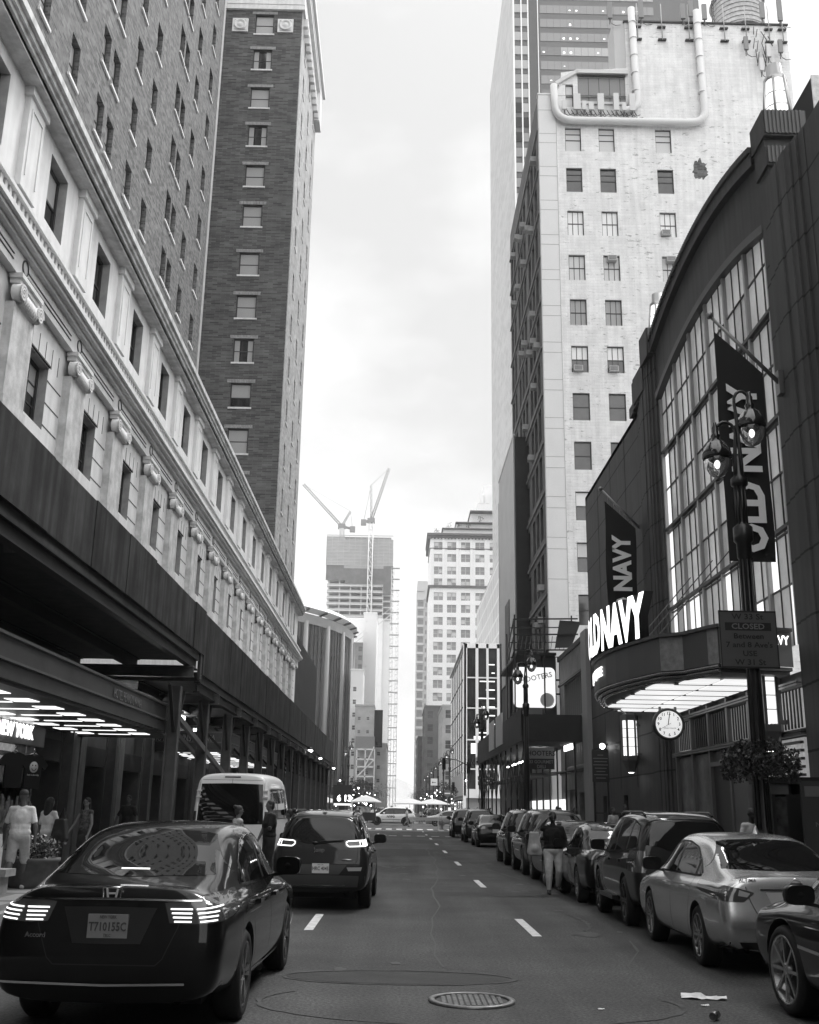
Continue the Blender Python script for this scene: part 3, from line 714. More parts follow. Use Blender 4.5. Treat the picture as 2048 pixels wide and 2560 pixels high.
# stepped shoulder and caps
g.box(9.0, 37.3, 16.9, 11, 38.3, 18.05, 0); g.box(9.05, 38.2, 16.9, 11, 39.1, 17.3, 0)
g.box(8.9, 35.2, 17.9, 10.2, 36.35, 19.02, 0); g.box(8.95, 36.3, 17.0, 10.2, 37.9, 18.06, 0)
g.box(9.0, 22.7, 18.3, 10.12, 23.65, 19.05, 0); g.box(9.05, 22.85, 18.05, 10.0, 23.6, 18.3, 0); g.box(9.05, 22.78, 17.5, 10.05, 23.62, 18.05, 0); g.box(9.12, 22.9, 15.0, 9.9, 23.6, 17.5, 0)
# arch: wall between the curved head of the window and the curved parapet
def ztop(y): return 19.42 - .0262 * (y - 29.3) ** 2
def zgl(y): return 16.95 - .0245 * (y - 29.5) ** 2
ya, yb, n = 23.7, 35.2, 30
for i in range(n):
    a = ya + (yb - ya) * i / n; b = ya + (yb - ya) * (i + 1) / n
    g.face([(9.2, a, zgl(a)), (9.2, b, zgl(b)), (9.2, b, ztop(b)), (9.2, a, ztop(a))], 0)
    g.face([(9.0, a, ztop(a) - .5), (9.0, b, ztop(b) - .5), (9.0, b, ztop(b)), (9.0, a, ztop(a))], 0); g.face([(9.2, a, ztop(a) - .5), (9.2, b, ztop(b) - .5), (9.0, b, ztop(b) - .5), (9.0, a, ztop(a) - .5)], 0)
    g.face([(9.0, a, ztop(a)), (9.0, b, ztop(b)), (10.4, b, ztop(b)), (10.4, a, ztop(a))], 0)
    g.face([(9.2, a, zgl(a)), (9.2, b, zgl(b)), (9.6, b, zgl(b)), (9.6, a, zgl(a))], 1)
    for q in range(3):
        c = a + (b - a) * (q + .15) / 3; g.box(8.93, c, ztop(c) - .12, 9.05, c + .075, ztop(c) + .06, 0)
g.build('wall', [greyp, darkm], st)
# ribs on the pilaster caps
for y0, z0, z1, x0, x1 in ((22.64, 18.35, 19.03, 9.04, 10.08), (22.72, 17.55, 18.02, 9.08, 10.0), (35.14, 18.0, 19.0, 8.95, 10.1)):
    g = MB(); x = x0
    g.box(x0, y0 + .03, z0, x1, y0 + .06, z1)
    while x < x1 - .05: g.box(x, y0, z0, x + .05, y0 + .03, z1); x += .1
    g.build('pilaster_cap', greyf, st)
# panel joints follow the profile
g = MB()
for k in range(13):
    z = 1.6 + 1.43 * k
    for pr_, zt in ((P1, 17.8), (P2, 16.9), (W1, 16.5), (W2, 16.9)):
        if z < zt: prof(pr_, z, z + .055, 0, g, .004)
for y in (41, 44, 47): g.box(9.19, y, 2.6, 9.197, y + .02, 16.9)
for y in (5, 9, 13, 17): g.box(9.14, y, .2, 9.147, y + .02, 18)
g.build('panel_joint', greypd, st)
# arched window: mullions and panes
gw = MB(); gm = MB(); gf = MB()
ym = [23.8, 25.6, 27.45, 29.3, 31.2, 33.1, 35.2]; zr = [5.55, 7.0, 8.4, 9.8, 11.2, 12.65, 14.05, 15.5, 17.2]
rr = random.Random(8)
for a, b in zip(ym, ym[1:]):
    for q in range(3):
        u0 = a + (b - a) * q / 3; u1 = a + (b - a) * (q + 1) / 3
        for z0, z1 in zip(zr, zr[1:]):
            t0, t1 = min(z1, zgl(u0)), min(z1, zgl(u1))
            if t0 <= z0: continue
            lit = u0 > 34.3 and z1 < 14.2 or (z1 < 8.5 and rr.random() < .25)
            gw.face([(9.34, u0, z0), (9.34, u1, z0), (9.34, u1, t1), (9.34, u0, t0)], 1 if lit else (0 if rr.random() < .65 else 2))
        if q: gf.box(9.31, u0 - .018, 5.55, 9.34, u0 + .018, zgl(u0))
    gm.box(9.24, b - .07, 5.55, 9.34, b + .07, zgl(b)) if b < 35 else None
for i, z in enumerate(zr[1:-1]):
    if i % 2 == 1: gm.box(9.22, 23.8, z - .05, 9.34, 35.2, z + .05, 1); gm.box(9.28, 23.8, z - .15, 9.34, 35.2, z - .11, 1)
    else: gf.box(9.3, 23.8, z - .02, 9.34, 35.2, z + .02)
gm.box(9.22, 23.75, 5.5, 9.5, 23.95, 16.1); gm.box(9.22, 35.05, 5.5, 9.5, 35.25, 16.1)
for i in range(n):
    a = ya + (yb - ya) * i / n; b = ya + (yb - ya) * (i + 1) / n
    gm.face([(9.12, a, zgl(a) - .02), (9.12, b, zgl(b) - .02), (9.12, b, zgl(b) + .22), (9.12, a, zgl(a) + .22)], 1); gm.face([(9.12, a, zgl(a) - .02), (9.12, b, zgl(b) - .02), (9.5, b, zgl(b) - .02), (9.5, a, zgl(a) - .02)], 1)
o = gw.build('arched_window', [mat('pane_sky', .72, .2, emit=.07, spec=.6, var=.35, vs=.5), mat('window_bright', .8, .3, emit=.55), mat('pane_sky_pale', .85, .12, spec=.6, var=.2, vs=.9)], st)  # pale glowing pane colours stand in for reflected sky and lit interior
gm.build('mullion', [mat('mullion_metal', .3, .4, metal=.3), mat('transom_dark', .06, .5)], o); gf.build('glazing_bar', mat('bar_dark', .05, .5), o)
# shop front under the canopy
g = MB()
g.box(9.3, 23.8, .15, 9.4, 35.2, 4.9, 2)
for i, a in enumerate([23.8, 25.65, 27.5, 29.35, 31.2, 33.1]):
    g.box(9.22, a, 3.62, 9.3, a + 1.7, 4.5, [1, 0, 0, 3, 3, 1][i])
    for q in range(1, 8): g.box(9.18, a + q * .21, 3.62, 9.23, a + q * .21 + .04, 4.5, 2)
    g.box(9.1, a + 1.7, .15, 9.3, a + 1.85, 4.9, 4)
for z in (3.45, 3.52, 4.55, 4.62): g.box(9.06, 23.8, z, 9.3, 35.2, z + .05, 4)
for a, b, m_ in ((31.3, 32.9, 5), (33.2, 34.8, 5), (27.7, 27.8, 1), (26.3, 26.6, 1), (24.0, 25.4, 1), (29.5, 31.1, 2)): g.box(9.2, a, .6, 9.29, b, 3.4, m_)
g.box(9.15, 28.0, .15, 9.25, 29.2, 3.0, 4); g.box(9.1, 29.0, 3.0, 9.3, 31.1, 3.12, 4); g.box(9.12, 27.0, .15, 9.26, 27.6, 3.2, 4)
for q in range(9): g.box(9.1, 24.0, 2.0 + .18 * q, 9.19, 25.3, 2.06 + .18 * q, 4)
g.build('shop_window', [mat('fluted_glass', .5, .35, wave=(5, .4), emit=.06), mat('shop_lit', .45, .4, emit=.13, var=.5, vs=2.5), mat('shop_dark', .03, .3), mat('fluted_glass_dim', .28, .35, wave=(5, .5)), mat('bronze_trim', .16, .4, metal=.4), mat('poster', .12, .3, var=.9, vs=1.6)], st)
# entrance canopy
cn = [(9.18, 24.2), (7.3, 23.72), (7.15, 24.05), (6.82, 24.95), (6.35, 25.3)]
for i in range(1, 10): 
    t = i / 10; cn.append((6.35 - .75 * math.sin(math.pi * t), 25.3 + 7.9 * t))
cn += [(6.35, 33.2), (6.82, 33.5), (7.15, 34.4), (7.3, 34.8), (9.18, 35.0)]
cv = MB()
for (a, b) in zip(cn, cn[1:]):
    m_ = 1 if (a[1] < 25.4 and b[1] < 25.4 and abs(b[0] - a[0]) > .4 and a[0] < 7) or (a == cn[1]) else 0
    cv.face([(a[0], a[1], 5.0), (b[0], b[1], 5.0), (b[0], b[1], 5.82), (a[0], a[1], 5.82)], m_)
def inset(p, k): cx, cy = 9.18, 29.4; return (cx + (p[0] - cx) * k, cy + (p[1] - cy) * k)
cv.face([(p[0], p[1], 5.82) for p in cn], 0)
for z0, z1, k in ((5.82, 5.9, 1.02), (4.92, 5.0, .985), (4.84, 4.92, .95)):
    q = [inset(p, k) for p in cn]; cv.ext(q, 'z', z0, z1, 2)
for k, z in ((.985, 4.96), (.96, 4.88), (.93, 4.83)):
    q = [inset(p, k) for p in cn[1:-1]]; cv.tube([(a, b, z) for a, b in q], .05, 6, 3)
c_o = cv.build('entrance_canopy', [mat('canopy_fascia', .06, .5, var=.1), mat('canopy_panel', .2, .45, var=.3, vs=6), MATS['transom_dark'], mat('canopy_rail', .4, .25, metal=.8)], st)
for i in range(7):
    g = MB(); g2 = MB()
    y = 25.2 + i * 1.25; xo = 7.0 if i in (0, 6) else 6.45
    for xa, xb in ((xo, 7.75), (7.85, 9.0)):
        g.box(xa, y, 4.79, xb, y + .48, 4.825); g.box(xa, y + .53, 4.79, xb, y + .98, 4.825)
    g2.tube([(xo - .1, y + 1.05, 4.83), (9.1, y + 1.05, 4.83)], .05, 8)
    g.build('light_panel', litw, c_o); g2.build('ceiling_rib', MATS['canopy_rail'], c_o)
def onto(me, origin, du, cyl, s0):   # bend a line of letters (x axis) along the canopy edge
    for v in me.vertices:
        t = (s0 + v.co.x) / 7.9; t = max(-.05, min(1.05, t))
        X = 6.35 - .75 * math.sin(math.pi * (1 - t)); Y = 25.3 + 7.9 * (1 - t)
        nx, ny = -1, 0
        v.co = Vector((X - .02 - v.co.z, Y, origin + v.co.y))
me = text('OLD NAVY', 1.45, .12, 1.0, .055, gap=.35); xs = [v.co.x for v in me.vertices]; k = 4.8 / (max(xs) - min(xs)); mn = min(xs)
for v in me.vertices: v.co.x = (v.co.x - mn) * k
bm = bmesh.new(); bm.from_mesh(me); bm.to_mesh(me); bm.free()
onto(me, 6.42, 1, 1, 2.75)
for p in me.polygons: p.material_index = 0
me.materials.clear(); me.materials.append(mat('lit_sign', .8, .4, emit=1.2)); me.materials.append(darkm)
for p in me.polygons:
    if abs(p.normal.x) < .6: p.material_index = 1
link('canopy_letters', me, c_o)
me = text('HERALD SQUARE', .36, .015, .9, True); xs = [v.co.x for v in me.vertices]; mn = min(xs)
for v in me.vertices: v.co.x -= mn
onto(me, 5.42, 1, 1, 1.9); me.materials.clear(); me.materials.append(MATS['lit_sign']); link('canopy_letters', me, c_o)
put_text('OLD NAVY', .3, frame((8.5, 23.96, 5.6), (1, .25, 0), (0, 0, 1)), MATS['lit_sign'], c_o, name='canopy_letters', sx=.8, bold=True)
for y in (27, 29.4, 31.8): MB().tube([(6.5, y, 5.85), (9.2, y + .5, 8.9)], .018, 5).build('tie_rod', steel2, c_o)
# ------------------------------------------------------------------ banners
def banner(Y, x0, x1, zb, zt0, zt1, root, tip, label, tl, tc_):
    t = thing('banner', label, 'banner', group='store banners on poles')
    n = 16; g = MB()
    F = lambda u, v: (x0 + (x1 - x0) * u + .02 * math.sin(v * 9), Y + .05 * math.sin(3 * v + u * 2), zb + v * ((zt0 + (zt1 - zt0) * u) - zb))
    for i in range(4):
        for j in range(n):
            a, b, c, d = i / 4, (i + 1) / 4, j / n, (j + 1) / n
            g.face([F(a, c), F(b, c), F(b, d), F(a, d)], 0, True); q = [Vector(F(a, c)), Vector(F(b, c)), Vector(F(b, d)), Vector(F(a, d))]
            g.face([p + Vector((0, .012, 0)) for p in q], 0, True)
    g.build('cloth', mat('banner_cloth', .008, .85), t)
    g = MB(); g.tube([root, tip], [.055, .04], 10); g.ell(tip, (.09, .09, .09), 12, 8); g.box(root[0] - .1, root[1] - .12, root[2] - .25, root[0] + .12, root[1] + .12, root[2] + .35)
    for i in range(5):
        u = .1 + .2 * i; p = Vector(F(u, 1)); q = Vector(root).lerp(Vector(tip), (root[0] - p.x) / (root[0] - tip[0])); g.tube([p, q], .012, 5)
    g.build('pole', mat('pole_metal', .22, .35, metal=.6), t)
    me = text('OLD NAVY', 1.0, .002, 1., .045); xs = [v.co.x for v in me.vertices]; ys = [v.co.y for v in me.vertices]
    w_, h_ = max(xs) - min(xs), max(ys) - min(ys)
    for v in me.vertices: v.co.x = (v.co.x - (max(xs) + min(xs)) / 2) * tl / w_; v.co.y = (v.co.y - (max(ys) + min(ys)) / 2) * .74 / h_
    me.materials.clear(); me.materials.append(mat('banner_print', .85, .8)); o = link('lettering', me, t); o.matrix_local = frame(((x0 + x1) / 2, Y - .075, tc_), (0, 0, 1), (-1, 0, 0))
banner(23.1, 7.5, 8.58, 7.26, 13.0, 11.9, (9.05, 23.1, 11.62), (7.42, 23.1, 13.42), 'large black store banner with upright pale lettering, hanging in front of the arched window', 4.15, 9.53)
banner(39.0, 7.9, 9.05, 7.75, 13.4, 12.3, (9.4, 39, 12.15), (7.76, 39, 13.9), 'smaller looking black store banner on the plain grey wall farther down the street', 4.15, 9.95)
# ------------------------------------------------------------------ wall lanterns and roof beacons
def lantern(x, y, z, label):
    t = thing('wall_lantern', label, 'lantern', (x, y, z), group='tall wall lanterns on the store')
    def hexa(g, r, z0, z1, m_=0, r2=None): g.lathe([(r, z0), (r2 or r, z1)], n=6, m=m_, sm=False)
    g = MB(); hexa(g, .29, 0, 1.3); g.build('glass', lits, t)
    g = MB()
    for i in range(6): a = math.pi / 3 * i; g.box(.3 * math.cos(a) - .035, .3 * math.sin(a) - .035, -.02, .3 * math.cos(a) + .035, .3 * math.sin(a) + .035, 1.34)
    for z_ in (.32, .65, .98): g.lathe([(.31, z_), (.31, z_ + .02)], n=6, sm=False)
    hexa(g, .35, -.18, -.02); hexa(g, .14, -.6, -.18, 0, .34); hexa(g, .35, 1.32, 1.5); hexa(g, .28, 1.5, 1.72, 0, .08); g.box(.1, -.08, 0, .42, .08, .1); g.box(.1, -.08, 1.1, .42, .08, 1.2)
    g.build('frame', mat('lantern_metal', .16, .35, metal=.6), t)
    g = MB(); g.lathe([(.12, -.63), (0, -.64)], n=12); g.build('lamp', litl, t)
lantern(8.8, 40.3, 3.75, 'tall lit hexagonal wall lantern left of the hanging clock')
lantern(8.78, 25.0, 3.75, 'tall lit hexagonal wall lantern right of the hanging clock, by the dark pole')
def beacon(x, y, z, label):
    t = thing('roof_beacon', label, 'lantern', (x, y, z), group='glass beacons on the store pilasters')
    g = MB(); g.lathe([(.34, 0), (.26, 1.2)], n=12, sm=False); g.build('glass', lits, t)
    g = MB(); g.lathe([(.29, 1.18), (.29, 1.3), (.22, 1.34), (.2, 1.7), (.05, 1.75)], n=12)
    for i in range(6): a = math.pi / 3 * i; g.tube([(.38 * math.cos(a), .38 * math.sin(a), 0), (.28 * math.cos(a), .28 * math.sin(a), 1.25)], .035, 6)
    for z_ in (.35, .75): g.lathe([(.345 - .065 * z_, z_), (.345 - .065 * z_, z_ + .03)], n=12)
    g.build('frame', mat('beacon_metal', .4, .3, metal=.8), t)
beacon(9.6, 23.15, 19.03, 'glass beacon lamp on top of the nearer store pilaster beside the rooftop box')
beacon(9.55, 35.8, 19.0, 'glass beacon lamp on top of the farther store pilaster, small against the white wall')
# ------------------------------------------------------------------ clock
t = thing('hanging_clock', 'round pale clock in a dark rim hanging under the store canopy', 'clock', (8.17, 32.0, 4.27))
g = MB(); g.lathe([(.47, .14), (.49, -.02), (.47, -.12), (.42, -.14), (.40, -.1)], n=40, axis='y'); g.build('rim', mat('clock_rim', .03, .4), t)
g = MB(); g.lathe([(.41, -.10), (0, -.10)], n=40, axis='y'); g.build('dial', mat('clock_dial', .75, .5, emit=.35), t)  # dial emission stands in for canopy light falling on it
for i in range(1, 13):
    a = math.pi / 2 - math.pi / 6 * i; put_text(str(i), .13, frame((.32 * math.cos(a), -.105, .32 * math.sin(a)), (1, 0, 0), (0, 0, 1)), blackm, t, name='numeral', bold=True, ext=.002)
g = MB(); g.bar((-.03, -.115, -.02), (.035, -.115, .33), .022, .008); g.bar((.06, -.12, .03), (-.24, -.12, -.13), .028, .008); g.build('hand', blackm, t)
put_text('HERALD SQUARE', .05, frame((.02, -.105, -.12), (1, 0, 0), (0, 0, 1)), blackm, t, ext=.001)
g = MB(); g.box(-.27, -.03, .36, -.2, .03, .64); g.box(.2, -.03, .36, .27, .03, .64); g.build('hanger', MATS['lantern_metal'], t)
# rooftop box at the right edge
t = thing('rooftop_box', 'dark rooftop plant box with a pale end panel behind the right store pilaster', 'rooftop box')
g = MB(); g.box(10.6, 23.25, 17.0, 15, 25.6, 20.5, 0); g.box(10.6, 23.2, 17.0, 15, 23.249, 20.55, 1); g.build('housing', [darkm, mat('stucco', .7, .9, var=.2, vs=6)], t)
g = MB(); g.tube([(9.9, 24.5, 19.6), (10.7, 24.3, 19.6)], .06, 6); g.tube([(9.9, 24.5, 19.3), (10.7, 24.3, 19.3)], .03, 6); g.build('pipe', white, t)
# ------------------------------------------------------------------ directory sign and wall lamp
t = thing('directory_sign', 'dark two-post directory sign standing against the grey store wall under a bare lamp', 'sign', (8.25, 43.6, .15), R(0))
g = MB(); g.box(-.32, -.05, 2.7, .36, .05, 3.95); g.build('panel', mat('sign_panel', .02, .4), t)
g = MB(); g.box(-.3, -.04, 0, -.22, .04, 4.0); g.box(.26, -.04, 0, .34, .04, 4.0); g.build('post', blackm, t)
g = MB(); 
for i, wd in enumerate((.12, .3, .26, .3, .24, .18, .28, .2)): g.box(-wd + .02, -.056, 3.75 - .13 * i, wd + .02, -.052, 3.78 - .13 * i)
g.build('lettering', grey2, t)
t = thing('wall_lamp', 'bare bright lamp on the grey store wall above the directory sign', 'lamp', (8.95, 46.6, 4.45))
g = MB(); g.ell((0, 0, 0), (.12, .12, .12)); g.build('bulb', litl, t); g = MB(); g.tube([(.05, 0, .05), (.25, 0, .1)], .03, 6); g.build('bracket', blackm, t)
# ================================================================== LOW GREY BUILDING next door
t = thing('low_building', 'low grey building with a tall gridded window between the store and the scaffold', 'building')
g = MB(); wall(g, Ps, 51.6, 60.2, 0, 10.1, [(52.6, 58.4, 3.9, 8.45), (52.4, 54.4, .15, 2.6), (55.5, 59, .15, 2.8)], .25, 0)
g.face([(9.2, 50.2, 10.1), (9.2, 60.2, 10.1), (20, 60.2, 10.1), (20, 50.2, 10.1)]); g.box(8.98, 50.2, 0, 9.3, 51.6, 10.25, 1); g.box(9.1, 51.6, 9.95, 9.25, 60.2, 10.2, 2); g.box(9.12, 51.6, 8.5, 9.2, 60.2, 8.62, 2); g.box(9.12, 51.6, 3.6, 9.2, 60.2, 3.75, 2)
g.box(9.6, 51.7, 0, 9.65, 60, 3, 3); g.build('wall', [mat('stucco_grey', .2, .8, var=.2, vs=2), mat('pier_grey', .28, .7), mat('trim_dark', .04, .6), darkm], t)
g = MB()
for i in range(9):
    a = 52.6 + 5.8 * i / 9
    for z0, z1, mm in ((3.9, 6.4, 1), (6.4, 8.45, 0)): g.face([(9.4, a, z0), (9.4, a + .645, z0), (9.4, a + .645, z1), (9.4, a, z1)], mm if rr.random() < .7 else 2)
    g.box(9.3, a - .03, 3.9, 9.42, a + .03, 8.45, 3)
g.box(9.28, 52.6, 6.35, 9.42, 58.4, 6.47, 3); g.box(9.28, 52.6, 3.9, 9.42, 58.4, 4.0, 3)
g.build('window', [mat('win_pale', .36, .2), mat('win_grey', .14, .15), mat('win_bright', .6, .3), framew], t)
put_text('HOOTERS', .62, frame((8.8, 55.0, 4.9), (0, -1, 0), (0, 0, 1)), MATS['lit_sign'], t, name='sign_letters', bold=True, ext=.05, sx=.9)
# ================================================================== WHITE BUILDING
wh = thing('white_building', 'white painted brick building facing the street with rooftop ducts, antennas and rows of sash windows', 'building')
Pw = plane('Y', 63.83, -1); tops = [48.66, 45.36, 41.94, 38.5, 35.13, 31.68, 28.28, 24.87, 21.47, 18.09, 14.72, 11.3]
hs = [(x, x + 1.13, z - 1.93, z) for x in (11.08, 13.47, 17.52) for z in tops]
hp = [(11.2, 11.75, 50.4, 52.3), (12.1, 15.55, 50.85, 53.0)]
g = MB(); wall(g, Pw, 10.45, 15.7, 0, 51.4, [h for h in hs if h[0] < 15] + [(hp[0][0], hp[0][1], 50.4, 51.4), (hp[1][0], hp[1][1], 50.85, 51.4)], .28, 0)
wall(g, Pw, 15.7, 27.7, 0, 57.8, [h for h in hs if h[0] > 15], .28, 0)
wall(g, Pw, 10.9, 15.7, 51.4, 53.3, [(11.2, 11.75, 51.4, 52.3), (12.1, 15.55, 51.4, 53.0)], .28, 0)
g.face([(10.45, 63.83, 51.4), (10.9, 63.83, 51.4), (10.9, 63.83, 52.3)]); g.face([(10.9, 63.83, 53.3), (15.7, 63.83, 53.3), (15.7, 63.83, 53.8), (12, 63.83, 53.5)])
g.face([(27.7, 63.83, 0), (27.7, 83, 0), (27.7, 83, 57.8), (27.7, 63.83, 57.8)]); g.face([(15.7, 63.83, 51), (15.7, 83, 51), (15.7, 83, 57.8), (15.7, 63.83, 57.8)])
g.face([(15.7, 63.8, 57.8), (27.7, 63.8, 57.8), (27.7, 83, 57.8), (15.7, 83, 57.8)]); g.face([(9.2, 63.8, 51.35), (15.7, 63.8, 51.35), (15.7, 83, 51.35), (9.2, 83, 51.35)]); g.face([(10.9, 63.83, 51.4), (10.9, 70, 51.4), (10.9, 70, 53), (10.9, 63.83, 53)])
g.box(15.6, 63.7, 57.78, 27.8, 63.9, 57.9, 1)
g.build('wall', [whiteb, framed], wh)
# corner strip with joints
g = MB(); g.box(9.2, 63.74, 0, 10.45, 64.2, 51.3, 0)
for k in range(26): z = 50 - 1.35 * k - .6 * (k % 2); g.box(9.2, 63.73, z, 10.46, 63.745, z + .035, 1)
g.box(10.43, 63.72, 0, 10.46, 63.75, 51.3, 1); g.box(9.15, 63.7, 51.3, 10.5, 64.2, 51.42, 0); g.build('corner_strip', [whitec, grey4], wh)
Wn = Wins(wh, [framed, glassm, offw, white], most=95)
lk = {0: (1, 'three'), 1: (0, 'three'), 2: (1, 'six'), 3: (1, 'six'), 4: (1, 'six'), 5: (2, 'six'), 6: (0, 'sash'), 7: (0, 'sash'), 8: (2, 'sash'), 9: (2, 'sash'), 10: (0, 'sash'), 11: (0, 'sash')}
for i, h in enumerate(hs):
    l_, s_ = lk[i % 12]
    Wn.add(Pw, *h, .2, look=l_, style=s_, fw=.05, mats=[framed, glassm, [offw, mat('shade_grey', .35, .6), white][(i * 7) % 3], white])
Wn.add(Pw, 11.2, 11.75, 50.4, 52.3, .2, look=1, style='sash', fw=.05)
g = MB(); g.box(12.1, 64.0, 50.85, 15.55, 64.05, 53.0, 0); g.box(12.05, 63.78, 53.0, 15.6, 63.9, 53.15, 1); g.box(12.0, 63.6, 53.15, 15.75, 63.95, 53.45, 2); g.bar((10.5, 63.7, 52.25), (12.1, 63.7, 53.35), .2, .25, 2); g.box(12, 63.7, 50.6, 15.7, 63.8, 50.8, 2)
for i in range(40): g.box(12.12 + i * .085, 63.97, 50.9, 12.15 + i * .085, 64.0, 53.0, 1 if i % 9 == 0 else 0)
g.build('louvre_panel', [mat('louvre', .3, .5), framed, offw], wh)
# street side with spandrels, windows
Pq = plane('X', 9.2, -1); g = MB(); sp = []
ycs = [65.4, 67.35, 69.3, 72.2, 74.15, 76.1, 79.0, 80.95]
for z in tops + [51.0 - 48.66 + 48.66 + .9 - 3.4 * 0]:
    pass
hq = [(y, y + 1.35, z - 1.2, z + 1.2) for y in ycs for z in [x - 1.6 for x in tops] if z < 50]
wall(g, Pq, 64.2, 83, 0, 51.3, hq, .3, 0); g.build('side_wall', mat('side_render', .12, .8, var=.2, vs=.8), wh)
for h in hq: Wn.add(Pq, *h, .25, look=rr.choice([0, 0, 2, 1, 0]), style='sash', fw=.07, mats=[framed, glassd, curt, white])
Wn.done()
g = MB()
for z in [x - .05 for x in tops]: g.box(9.1, 64.2, z + .0, 9.2, 83, z + .18)
g.build('string_course', mat('course_grey', .2, .8), wh)
# air conditioners: things resting in the windows
acm = MB(); acm.box(-.3, -.22, 0, .3, .28, .38, 0); acm.box(-.25, -.23, .05, .25, -.22, .33, 1)
for q in range(5): acm.box(-.25, -.236, .08 + q * .05, .25, -.23, .1 + q * .05, 0)
acm = acm.mesh('air_conditioner', [mat('ac_case', .45, .5, var=.2), framed])
first = True
def ac(loc, rot, label):
    o = link('air_conditioner', acm, None, loc, rot); tag(o, label, 'air conditioner', 'window air conditioners')
nth = ['topmost', 'second', 'third', 'fourth', 'fifth', 'sixth', 'seventh', 'eighth', 'ninth', 'tenth', 'eleventh', 'twelfth']
for x, z, l_ in ((11.48, 29.78, 'left of the pair in one row on the white front'), (13.85, 29.78, 'right of the pair in one row on the white front'), (17.85, 40.05, 'alone in the third column of the white front, lower pane'), (14.05, 38.0, 'high in the middle column of the white front'), (18.1, 38.0, 'high in the third column of the white front'), (14.9, 17.5, 'low on the white front just beside the store wall')): ac((x, 63.75, z), 0, 'pale window air conditioner ' + l_)
rr2 = random.Random(21); byrow = {}
for h in hq:
    if rr2.random() < .32 and inview([(9, h[0], h[2])], 0): byrow.setdefault(round(h[2], 1), []).append(h)
for ri, z in enumerate(sorted(byrow, reverse=True)):
    for k, h in enumerate(byrow[z]):
        ac((9.05, h[0] + .6, h[2] + (.05 if rr2.random() < .7 else 1.3)), R(-90), 'side-wall air conditioner of the white building, %s row down, %s from the corner' % (nth[min(ri, 11)], ['nearest', 'second', 'third', 'fourth', 'fifth', 'sixth', 'seventh', 'eighth'][k]))
g = MB(); g.face([(x, 63.826, z) for x, z in blob(20.6, 45.4, .5, .8, 30, .3, 4)]); g.build('bare_patch', bricks, wh)
# ducts
def bend(a, b, c, r, n=7):
    a, b, c = map(Vector, (a, b, c)); p0 = b + (a - b).normalized() * r; p1 = b + (c - b).normalized() * r
    return [p0.lerp(b, t).lerp(b.lerp(p1, t), t) for t in [i / n for i in range(n + 1)]]
g = MB(); yq = 63.45
g.tube([(20.95, yq, 58.6)] + bend((20.95, yq, 58.6), (21.1, yq, 49.0), (11, yq, 49.0), 1.2) + bend((21, yq, 49.0), (10.35, yq, 49.0), (10.35, yq, 51.8), 1.3) + [(10.3, yq, 51.9)], .26, 12)
g.tube([(16.15, yq, 58.7)] + bend((16.15, yq, 58.6), (16.3, yq, 49.95), (14, yq, 49.95), .9) + [(15.2, yq, 49.95)], .26, 12)
for z in (51.5, 53, 54.5, 56, 57.4): g.tube([(20.97, yq, z), (20.97, yq, z + .06)], .3, 12); g.tube([(16.2, yq, z), (16.2, yq, z + .06)], .3, 12)
g.build('duct', mat('duct_white', .7, .5), wh)
# antennas
def antenna(x, y, z, h, w_, dk, label):
    t = thing('antenna', label, 'antenna', (x, y, z), group='cell antennas on the white building')
    g = MB(); g.box(-w_ / 2, -.12, 0, w_ / 2, .06, h); g.build('panel', mat('antenna_pale', .6, .5) if not dk else mat('antenna_grey', .22, .5), t)
    g = MB(); g.tube([(0, .12, -.4), (0, .12, h + .1)], .035, 6); g.box(-.05, .05, .2, .05, .2, .3); g.tube([(0, 0, 0), (.1, .1, -.3), (.4, .1, -.5), (.8, .2, -.35)], .03, 5); g.build('bracket', framew, t)
for i, (x, h, w_) in enumerate(((11.0, .75, .35), (11.9, 1.3, .5), (12.4, .7, .3), (12.9, .6, .35), (13.6, 1.35, .45), (14.7, 1.4, .38), (15.25, .6, .3), (16.0, 1.4, .42))):
    antenna(x if i < 7 else 15.85, 63.3, 49.75, h, w_, False, 'pale antenna panel below the roof louvre, %s from the left in its row' % ['first', 'second', 'third', 'fourth', 'fifth', 'sixth', 'seventh', 'eighth'][i])
for i, (x, z, h) in enumerate(((14.6, 57.9, 1.4), (16.9, 58.0, 1.6), (20.0, 58, 1.3), (20.6, 58.2, 1.5), (21.6, 58, 1.3), (25.9, 58.2, 1.4), (27.2, 58, 1.9))):
    antenna(x, 63.6, z, h, .34, True, 'grey rooftop antenna on the parapet of the white building, %s from the left' % nth[i].replace('topmost', 'first'))
for i, (x, z) in enumerate(((24.4, 55.2), (26.0, 54.6), (26.9, 55.0), (25.4, 53.4))): antenna(x, 63.35, z, 1.1, .3, i % 2 == 0, 'antenna fixed to the upper right wall of the white building, ' + ['leftmost', 'third from left', 'rightmost', 'second from left and lowest'][i])
g = MB()
for x in (16.6, 18.4, 20.4, 23.0, 24.6, 26.3, 27.3): g.tube([(x, 63.6, 56.2), (x, 63.6, 59.3)], .04, 5, 0); g.box(x - .3, 63.62, 56.2, x + .3, 63.82, 56.3, 1); g.box(x - .3, 63.62, 57.3, x + .3, 63.82, 57.4, 1)
for i in range(14): a = 25.2 + .25 * (i % 5); g.tube([(a, 63.65, 57.5 - .2 * i), (a + rr.uniform(-.3, .4), 63.6, 56.8 - .25 * i)], .03, 5, 1)
for i in range(16): a = 11.2 + .32 * i; g.tube([(a, 63.5, 49.9), (a + .2, 63.45, 49.45), (a + .45, 63.5, 49.6)], .03, 5, 1)
g.build('cable', [grey4, framed], wh)
